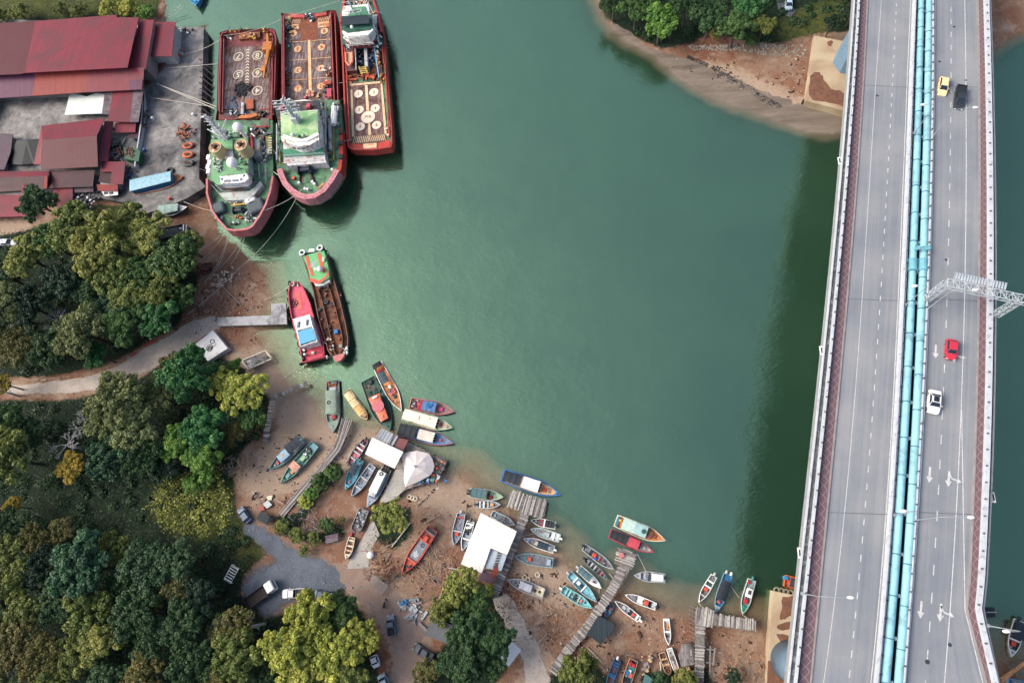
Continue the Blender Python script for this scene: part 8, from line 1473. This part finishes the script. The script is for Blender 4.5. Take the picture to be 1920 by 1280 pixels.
TR = [
 (82, 388, 33, 'leafy2', 'dark', 'round dark green tree covering the corner of the red roofs'), (146, 438, 46, 'broc', 'olive', 'olive tree topping the grove just below the round dark tree'), (206, 470, 52, 'broc2', 'lolive', 'large yellow olive crown in the middle of the upper grove'), (248, 420, 36, 'broc', 'olive', 'olive crown at the grassy edge below the house'), (283, 452, 42, 'broc2', 'lolive', 'bright olive crown left of the navy flat boat'), (334, 488, 44, 'broc', 'mid', 'olive green crown at the right end of the grove by the red bank'),
 (222, 522, 40, 'broc', 'olive', 'olive crown just below the large yellow olive crown'), (246, 566, 38, 'broc2', 'olive', 'olive brown crown in the lower middle of the upper grove'), (312, 546, 36, 'broc', 'olive', 'small olive crown near the bank rope, lower right of the grove'), (66, 490, 40, 'broc', 'lolive', 'yellowish crown beside the silver saloon clearing'), (104, 462, 36, 'fine', 'mid', 'mid green crown between yellowish and olive crowns at the clearing'), (130, 535, 40, 'fine', 'ddk', 'very dark crown in the heart of the upper grove'), (182, 548, 36, 'fine2', 'dark', 'dark crown left of the olive brown crown'), (208, 588, 34, 'fine', 'blue', 'bluish green crown low in the upper grove'),
 (298, 600, 40, 'leafy', 'green', 'bright green leafy tree above the red kayak'), (242, 612, 40, 'leafy2', 'mid', 'leafy green tree left of the bright green one above the kayaks'), (166, 628, 50, 'fine2', 'grey', 'wide grey olive crown above the track bend'), (112, 662, 38, 'leafy', 'dark', 'dark leafy crown next to the white posts on the track verge'), (22, 590, 44, 'fine', 'grey', 'grey olive crown at the left edge beside a bare tree'), (14, 520, 38, 'fine2', 'dark', 'dark crown at the left edge below the clearing'), (70, 580, 40, 'fine', 'ddk', 'dark crown left of the silvery bare branches'), (42, 655, 38, 'fine2', 'brown', 'brown tinged crown near the left edge above the track'), (4, 650, 30, 'broc', 'lolive', 'yellow green crown cut by the left edge above the track'), (188, 668, 26, 'leafy', 'green', 'small green tree touching the track bend'), (268, 520, 36, 'fine', 'mid', 'shaded green crown in the hollow left of the small olive crown'), (350, 460, 30, 'broc', 'olive', 'olive crown nearest to the red bank ropes'), (168, 500, 34, 'fine2', 'dark', 'dark crown tucked under the large yellow olive crown'), (345, 560, 26, 'leafy', 'mid', 'low green tree at the bank edge where the rope ends'),
 (15, 722, 20, 'airy', 'yel', 'yellow flowering tree with bare branches at left end of the track'), (20, 800, 44, 'broc', 'mid', 'tall green crown at the left edge below the track'), (30, 862, 52, 'broc2', 'olive', 'broad olive green crown at the left edge, middle height'), (64, 818, 30, 'broc', 'dark', 'dark green side crown right of the tall left edge tree'), (236, 752, 56, 'fine', 'grey', 'big grey olive tree just below the track junction'), (300, 744, 38, 'fine2', 'grey', 'grey olive crown right of the big one below the track'), (262, 806, 48, 'fine', 'grey', 'grey green crown below the big grey olive tree'), (200, 795, 38, 'airy', 'grey', 'sparse grey crown with bare twigs left of the grey olive trees'), (214, 866, 42, 'leafy', 'blue', 'bluish leafy crown under the sparse grey crown'), (276, 856, 42, 'fine2', 'dark', 'dark crown right of the bluish leafy crown'), (142, 876, 28, 'fine', 'yel', 'small golden tree by the silvery dead branches'), (360, 706, 50, 'leafy2', 'green', 'green leafy thicket tree left of the yellow lime tree'), (330, 690, 30, 'leafy', 'brown', 'brown green shrub tree along the inside of the track'),
 (428, 722, 34, 'broc', 'lime', 'yellow lime tree by the mud flat, left half'), (462, 735, 42, 'broc2', 'lime', 'larger yellow lime tree by the mud flat, right half'), (472, 780, 28, 'fine', 'mid', 'green tree just below the yellow lime tree'), (385, 806, 44, 'leafy', 'green', 'deep green leafy tree in the belt left of the red mud'), (342, 832, 34, 'leafy2', 'bright', 'fresh green crown left of the deep green leafy tree'), (388, 862, 36, 'leafy2', 'bright', 'fresh green crown below the deep green leafy tree'), (440, 812, 22, 'fine', 'brown', 'small brownish crown at the red mud edge'), (376, 900, 26, 'bush', 'bright', 'dense green bush on top of the bright creeper field'), (398, 696, 18, 'leafy', 'green', 'green tree just below the white concrete slab'), (438, 682, 12, 'leafy2', 'bright', 'little bright tree between slab and barge wreck'), (310, 880, 30, 'fine2', 'ddk', 'dark crown at the upper left of the creeper field'),
 (30, 950, 18, 'broc', 'yel', 'small yellow crown at the left edge of the dark glade'), (22, 985, 34, 'fine2', 'dark', 'dark green crown below the small yellow crown'), (77, 1012, 30, 'fine', 'brown', 'olive brown crown on the lower rim of the dark glade'), (119, 998, 28, 'fine2', 'brown', 'brown crown right of the olive brown one at the glade'), (24, 1050, 44, 'fine', 'olive', 'olive speckled crown at the left edge under the glade'), (90, 1062, 38, 'fine2', 'ddk', 'very dark crown between olive speckled and blue green trees'), (166, 1064, 60, 'leafy', 'blue', 'large blue green leafy tree in the lower forest'), (226, 1026, 32, 'fine', 'olive', 'olive crown with yellow tips above right of the blue green tree'), (284, 1064, 50, 'fine2', 'teal', 'soft teal crown right of the large blue green tree'), (336, 1052, 44, 'fine', 'teal', 'soft teal crown nearest the white rack glade'), (322, 1100, 42, 'fine2', 'brown', 'brown green crown under the two teal crowns'), (186, 1142, 46, 'leafy', 'olive', 'olive leafy crown under the blue green tree'), (202, 1196, 42, 'leafy2', 'lolive', 'yellowest crown in the lower forest'), (148, 1222, 40, 'leafy', 'olive', 'olive crown lower left of the yellowest crown'), (268, 1152, 52, 'fine', 'dark', 'wide dark crown in the centre of the lower forest'),
 (59, 1148, 42, 'leafy2', 'olive', 'olive tree with yellow tips near the lower left edge'), (44, 1206, 48, 'fine', 'brown', 'brown olive dome near the lower left corner'), (90, 1228, 44, 'fine2', 'brown', 'brown olive dome second from the lower left corner'), (298, 1200, 44, 'fine2', 'dark', 'dark rounded crown below the wide dark crown'), (350, 1168, 46, 'fine', 'dark', 'dark crown left of the brown twiggy tree'), (284, 1266, 44, 'fine2', 'brown', 'brownish crown at the bottom edge, left of centre forest'), (370, 1240, 46, 'leafy', 'dark', 'dark leafy crown at the bottom edge left of the brown twiggy tree'), (22, 1102, 42, 'fine2', 'olive', 'olive dome at the left edge below the speckled crown'), (119, 1274, 40, 'leafy', 'olive', 'olive crown on the bottom edge near the lower left'), (16, 1160, 34, 'fine', 'dark', 'dark crown at left edge above the corner domes'), (214, 1272, 38, 'leafy2', 'dark', 'dark leafy crown on the bottom edge below the yellowest crown'), (120, 1130, 40, 'fine', 'dark', 'shadowy crown left of the olive leafy crown'), (30, 1270, 40, 'airy', 'grey', 'pale twiggy tree in the lower left corner'), (236, 1100, 34, 'fine2', 'dark', 'dark crown between blue green and wide dark crowns'), (382, 1120, 36, 'fine', 'ddk', 'dark crown on the right flank below the white rack'), (420, 1176, 30, 'airy', 'grey', 'grey twiggy crown left of the brown one'), (452, 1176, 44, 'airy', 'brown', 'brown twiggy tree below the tipper truck'), (452, 1228, 50, 'leafy', 'olive', 'golden olive tree at the bottom left of the yellow green tree'), (420, 1272, 38, 'leafy2', 'brown', 'brown leafy crown on the bottom edge beside the golden olive tree'), (506, 1272, 30, 'fine', 'dark', 'dark crown under the yellow green giant at the bottom edge'),
 (590, 1156, 48, 'leafy', 'lime', 'top crown of the yellow green giant beside the white pickup'), (644, 1150, 36, 'leafy2', 'mid', 'shaded green right shoulder of the yellow green giant'), (684, 1196, 38, 'leafy', 'lime', 'right hand crown of the yellow green giant by the dirt yard'), (548, 1216, 48, 'leafy2', 'lime', 'left hand crown of the yellow green giant'), (632, 1222, 46, 'leafy', 'lime', 'central lower crown of the yellow green giant'), (566, 1262, 46, 'leafy2', 'lime', 'bottom edge crown of the yellow green giant, left'), (650, 1268, 42, 'leafy2', 'olive', 'bottom edge crown of the yellow green giant, right'),
 (735, 966, 33, 'broc2', 'lolive', 'round lime tree standing over the concrete ramp'), (866, 1098, 36, 'broc', 'lolive', 'lime green tree below the big white roof'), (915, 1106, 13, 'bush', 'lime', 'small round lime bush against the mauve shed'), (890, 1128, 30, 'fine', 'mid', 'green crown below the lime green tree'), (832, 1144, 28, 'bush', 'olive', 'olive bush above the grey flat roofed shed'), (880, 1186, 44, 'leafy', 'dark', 'upper crown of the big dark leafy tree'), (926, 1192, 40, 'leafy2', 'dark', 'right crown of the big dark leafy tree above the white hut'), (870, 1242, 46, 'leafy2', 'dark', 'lower crown of the big dark leafy tree'), (918, 1240, 34, 'leafy', 'dark', 'lower right crown of the big dark leafy tree'), (800, 1262, 28, 'bush', 'brown', 'brown green bush on bottom edge below the black saloon'), (1080, 1262, 34, 'leafy', 'olive', 'olive tree hiding the foot of the diagonal pier'), (1100, 1240, 22, 'leafy2', 'olive', 'small olive crown right above the pier foot tree'),
 (1240, 1276, 18, 'bush', 'dark', 'dark bush at the bottom edge by the teal sheet roof'), (1285, 1276, 24, 'bush', 'olive', 'olive bush at the bottom edge by the wrecks'), (1375, 1270, 18, 'bush', 'ddk', 'dark bush on the debris bank'), (622, 884, 18, 'bush', 'mid', 'dark shrub upper end of the hedge beside the bamboo walkway'), (600, 902, 18, 'bush', 'mid', 'dark shrub middle of the hedge beside the bamboo walkway'), (583, 924, 14, 'bush', 'bright', 'light shrub lower end of the hedge beside the bamboo walkway'), (572, 940, 14, 'bush', 'lime', 'yellow lime shrub at the end of the walkway hedge'), (528, 988, 16, 'bush', 'olive', 'olive shrub below the tarpaulin stall'), (555, 1004, 16, 'bush', 'olive', 'olive shrub at the edge of the gravel'), (612, 985, 16, 'bush', 'mid', 'green shrub above the wooden hut'), (590, 1008, 14, 'bush', 'olive', 'olive shrub left of the wooden hut'), (571, 1032, 12, 'bush', 'olive', 'small shrub on the gravel rim'), (640, 975, 8, 'bush', 'brown', 'tiny shrub left of grey punt wreck'),
 (1238, 40, 38, 'broc', 'bright', 'bright green tree above the curved beach'), (1192, 14, 36, 'fine', 'mid', 'green tree at top edge left of the bright beach tree'), (1150, 0, 30, 'fine2', 'dark', 'dark tree at the top edge where the beach begins'), (1285, 12, 36, 'fine', 'dark', 'dark crown right of the bright beach tree'), (1332, 30, 38, 'leafy', 'dark', 'dark leafy crown in the middle of the top grove'), (1380, 52, 34, 'leafy2', 'mid', 'leafy crown nearest the rock patch'), (1400, 14, 34, 'leafy', 'green', 'green leafy crown left of the small road'), (1430, 52, 24, 'fine', 'olive', 'olive crown just below the small road'), (1343, 60, 13, 'bush', 'olive', 'small bush alone on the red bank'), (1560, 42, 18, 'fine', 'ddk', 'dark round bush near the bridge at the top'), (1600, 20, 22, 'fine2', 'ddk', 'dark tree behind the bridge edge at the top'), (1408, 74, 16, 'bush', 'mid', 'low bush at the rocky slope'),
 (205, 16, 18, 'bush', 'lime', 'lime bush in the hedge above the warehouse, left'), (238, 14, 20, 'bush', 'lime', 'lime bush in the hedge above the warehouse, middle'), (268, 22, 18, 'bush', 'bright', 'green bush in the hedge above the warehouse, right'), (232, 32, 9, 'bush', 'mid', 'small bush in the notch above the warehouse roof'), (150, 22, 16, 'bush', 'olive', 'olive bush above the warehouse ridge'), (110, 18, 14, 'bush', 'olive', 'olive bush near the pale gravel at the top'), (40, 28, 18, 'bush', 'olive', 'olive bush left of the dark gap above the warehouse'), (8, 36, 16, 'bush', 'olive', 'olive bush at the upper left corner'), (62, 446, 12, 'bush', 'brown', 'dry bush right of the silver saloon')]
for a in TR:
    x, y, r, kind = a[:4]; bsh = kind == 'bush'
    tree(*a, hh=(1.2 if bsh and r < 17 else 2 if bsh else None), name='bush' if bsh else 'tree', cat='bush' if bsh else 'tree', zr=.8 if bsh else 1)
def bare(x, y, r, lab, seed, h=8, wide=1.0):
    rr = random.Random(seed); c = P(x, y, h); g = max(gz(c.x, c.y), 0); t = thing('bare_tree', lab, 'tree', (c.x, c.y, g)); mb = MB(); L = (P(x + r, y, h) - c).length
    mb.tube([(0, 0, -.3), (.2, .1, h * .4), (0, 0, h * .6)], .3, 7, .2); mb.build('trunk', barkw, t, local=True)
    def br(p, d_, l, r_, k, mb):
        q = p + d_ * l; mid = p + d_ * l * .5 + Vector((rr.gauss(0, l * .08), rr.gauss(0, l * .08), 0)); mb.tube([p, mid, q], r_, 5, r_ * .6)
        if k > 0:
            for _ in range(3): e = (d_ + Vector((rr.gauss(0, .6), rr.gauss(0, .6), rr.gauss(0.05, .25)))).normalized(); br(q, e, l * rr.uniform(.5, .75), r_ * .6, k - 1, mb)
    for i in range(6):
        a = rr.uniform(0, 6.28); mb = MB(); br(Vector((0, 0, h * .55)), Vector((math.cos(a), math.sin(a) * wide, .55)).normalized(), L * .5, .13, 3, mb); mb.build('limb', barkw, t, local=True)
bare(100, 600, 22, 'silvery bare branched tree in the dark hollow of the upper grove', 1); bare(112, 832, 26, 'silvery dead tree left of the golden tree', 2, 9); bare(150, 795, 24, 'pale bare tree above the golden tree', 3, 8); bare(10, 618, 12, 'small pale bare tree at the left edge of the grove', 4); bare(18, 1250, 26, 'pale bare tree at the lower left corner', 5, 12); bare(452, 1178, 20, 'bare white crown poking from the brown twiggy tree', 6, 11.5); bare(8, 735, 18, 'grey bare branches under the yellow flowering tree', 7, 6)
# ground cover
def cover(polys, n, size, col, seed, h0=.05, h1=.6, lab=None, name='undergrowth', asp=.45):
    g = np.random.default_rng(seed); pts = []
    for p in polys:
        W = np.array(wpoly(p)); lo, hi = np.maximum(W.min(0), [-200, -45]), np.minimum(W.max(0), [115, 178]); ar = np.prod(hi - lo); k = int(n * ar / 1000)
        q = g.uniform(lo, hi, (k, 2)); s = poly_sd(q[:, 0], q[:, 1], [tuple(w_) for w_ in W]); pts.append(q[s > g.normal(0, .7, k)])
    q = np.concatenate(pts); cl = np.sin(q[:, 0] * .55 + np.sin(q[:, 1] * .4) * 2) * np.cos(q[:, 1] * .6 + np.sin(q[:, 0] * .3) * 2); z_ = height(q[:, 0], q[:, 1]) + g.uniform(h0, h1, len(q)) * (1 + cl * .7)
    N = g.normal(size=(len(q), 3)) * .5 + np.array([0, 0, 1]); N /= np.linalg.norm(N, axis=1)[:, None]
    me = leafmesh(name, np.column_stack([q, z_]), N, size, .5 + cl * .25 + g.normal(size=len(q)) * .16, asp, g); o = bpy.data.objects.new(name, me); COL.objects.link(o); o.color = (*col, 1); tag(o, lab, 'plants', kind='stuff')
cover(FOREST, 5200, .2, C(40, 64, 42), 1, .05, 1.8, lab='low dark green undergrowth on the forest floor and banks')
cover([[(300, 905), (415, 885), (438, 925), (438, 985), (400, 1008), (335, 1000), (290, 960)], [(360, 870), (420, 850), (420, 900), (370, 910)]], 12000, .3, C(140, 148, 66), 2, .2, 2.6, 'bright yellow green creeper field beside the blue hatchback', 'creeper')
cover([[(-60, 0), (20, 10), (100, 20), (290, 0), (292, 32), (220, 26), (100, 38), (-60, 48)], [(1440, 60), (1480, 36), (1560, 0), (1600, 20), (1540, 66), (1480, 84)], [(190, 386), (250, 390), (286, 404), (250, 424), (150, 418)], [(445, 975), (500, 1040), (462, 1062), (430, 1000)]], 7000, .14, C(122, 120, 64), 3, .03, .4, 'olive yellow grass patches by the yard, the top road and the gravel', 'grass', .3)
cover([[(445, 985), (468, 1010), (520, 1048), (522, 1058), (490, 1064), (455, 1080), (432, 1046), (424, 1000)], [(900, 1130), (940, 1150), (950, 1190), (930, 1200)], [(790, 1110), (850, 1130), (830, 1160), (780, 1130)]], 9000, .15, C(140, 112, 66), 6, .03, .5, 'dry golden brown grass fringe at gravel edge and yard', 'dry_grass', .3)
cover([[(1370, 88), (1440, 86), (1500, 84), (1512, 112), (1440, 108), (1390, 104)]], 900, .14, C(150, 140, 120), 4, .05, .15, 'low pale weeds among the rocks', 'weeds')
def thicket(n, k, col, seed, polys, lab):
    g = np.random.default_rng(seed); PP = []; NN = []; VV = []
    for p in polys:
        W = np.array(wpoly(p)); lo, hi = np.maximum(W.min(0), [-200, -45]), np.minimum(W.max(0), [115, 178]); m = int(n * np.prod(hi - lo) / 1000); q = g.uniform(lo, hi, (m, 2)); s = poly_sd(q[:, 0], q[:, 1], [tuple(w_) for w_ in W]); q = q[s > 1.2]
        for (x, y), r in zip(q, g.uniform(.5, 1.9, len(q))):
            d_ = g.normal(size=(k, 3)); d_[:, 2] = np.abs(d_[:, 2]); d_ /= np.linalg.norm(d_, axis=1)[:, None]; z0 = gz(x, y)
            PP.append(np.array([x, y, z0]) + d_ * r * g.uniform(.6, 1.25, (k, 1)) * [1, 1, .8]); nn = d_ + g.normal(size=(k, 3)) * .6 + [0, 0, .3]; NN.append(nn / np.linalg.norm(nn, axis=1)[:, None]); VV.append(np.full(k, .5 + g.uniform(-.3, .3)) + g.normal(size=k) * .15)
    me = leafmesh('shrubs', np.concatenate(PP), np.concatenate(NN), .24, np.concatenate(VV), .6, g); o = bpy.data.objects.new('shrubs', me); COL.objects.link(o); o.color = (*col, 1); tag(o, lab, 'shrubs', kind='stuff')
thicket(75, 150, C(52, 84, 50), 1, FOREST[:3], 'dense low shrubs filling the woodland floor between the trees')
thicket(60, 130, C(104, 108, 60), 2, FOREST[5:10] + [[(420, 800), (500, 745), (500, 830), (450, 850), (440, 880), (400, 880)]], 'scrubby olive shrubs along the mud flat and huts')
def rubble(polys, n, size, cols, seed, lab, name='rubble', h=.5):
    rr = random.Random(seed); g = np.random.default_rng(seed); mb = MB()
    for p in polys:
        W = np.array(wpoly(p)); lo, hi = W.min(0), W.max(0); q = g.uniform(lo, hi, (n, 2)); s = poly_sd(q[:, 0], q[:, 1], [tuple(w_) for w_ in W]); q = q[s > 0]; zz_ = height(q[:, 0], q[:, 1])
        for (x, y), z_ in zip(q, zz_):
            if z_ < -.05 or (name in ('litter', 'clods') and math.sin(x * .5 + math.sin(y * .31) * 2.1) * math.cos(y * .43 + math.sin(x * .23) * 2) < -.05 + rr.gauss(0, .2)): continue
            s_ = size * math.exp(rr.gauss(0, .45)); mb.box((x, y, z_ + s_ * .15), (s_ * rr.uniform(.6, 1.6), s_ * .7, s_ * .5), rr.uniform(0, 3.1), .6)
    solo(mb, name, M(cols, .9, .5, 3), lab, 'debris', (0, 0, 0), kind='stuff')
rubble([[(1380, 82), (1450, 84), (1512, 88), (1512, 110), (1440, 104), (1400, 98)], [(1290, 84), (1380, 84), (1400, 96), (1300, 92)]], 600, .26, C(176, 172, 158), 1, 'pale rocks along the top bank', 'rocks')
MUD = [[(410, 470), (480, 520), (492, 600), (470, 690), (400, 690), (330, 640), (340, 570), (390, 500)], [(510, 740), (600, 790), (700, 810), (640, 900), (560, 960), (450, 960), (450, 860), (500, 830)], [(700, 900), (900, 930), (960, 1080), (900, 1090), (860, 1110), (780, 1120), (700, 1060), (740, 1000)], [(960, 1040), (1060, 1060), (1150, 1130), (1050, 1280), (930, 1130)], [(1150, 1120), (1260, 1160), (1430, 1200), (1440, 1290), (1060, 1290)], [(1270, 100), (1500, 110), (1560, 200), (1400, 180), (1240, 120)]]
rubble(MUD, 420, .2, C(205, 190, 172), 2, 'small pale litter and stones strewn over the mud', 'litter'); rubble(MUD, 500, .26, C(80, 56, 46), 3, 'dark clods and sticks strewn over the mud', 'clods'); rubble([GREY[0], SAND[0]], 500, .16, C(150, 152, 156), 4, 'loose gravel stones on the yard', 'gravel')
rubble([[(1335, 120), (1352, 122), (1424, 166), (1412, 174), (1345, 142)], [(1330, 124), (1345, 122), (1400, 160), (1392, 162)], [(1420, 168), (1470, 196), (1462, 202), (1412, 178)], [(1290, 100), (1330, 118), (1326, 124), (1288, 106)]], 1100, .15, C(52, 52, 56), 5, 'dark drift debris on the curved beach', 'drift_debris')
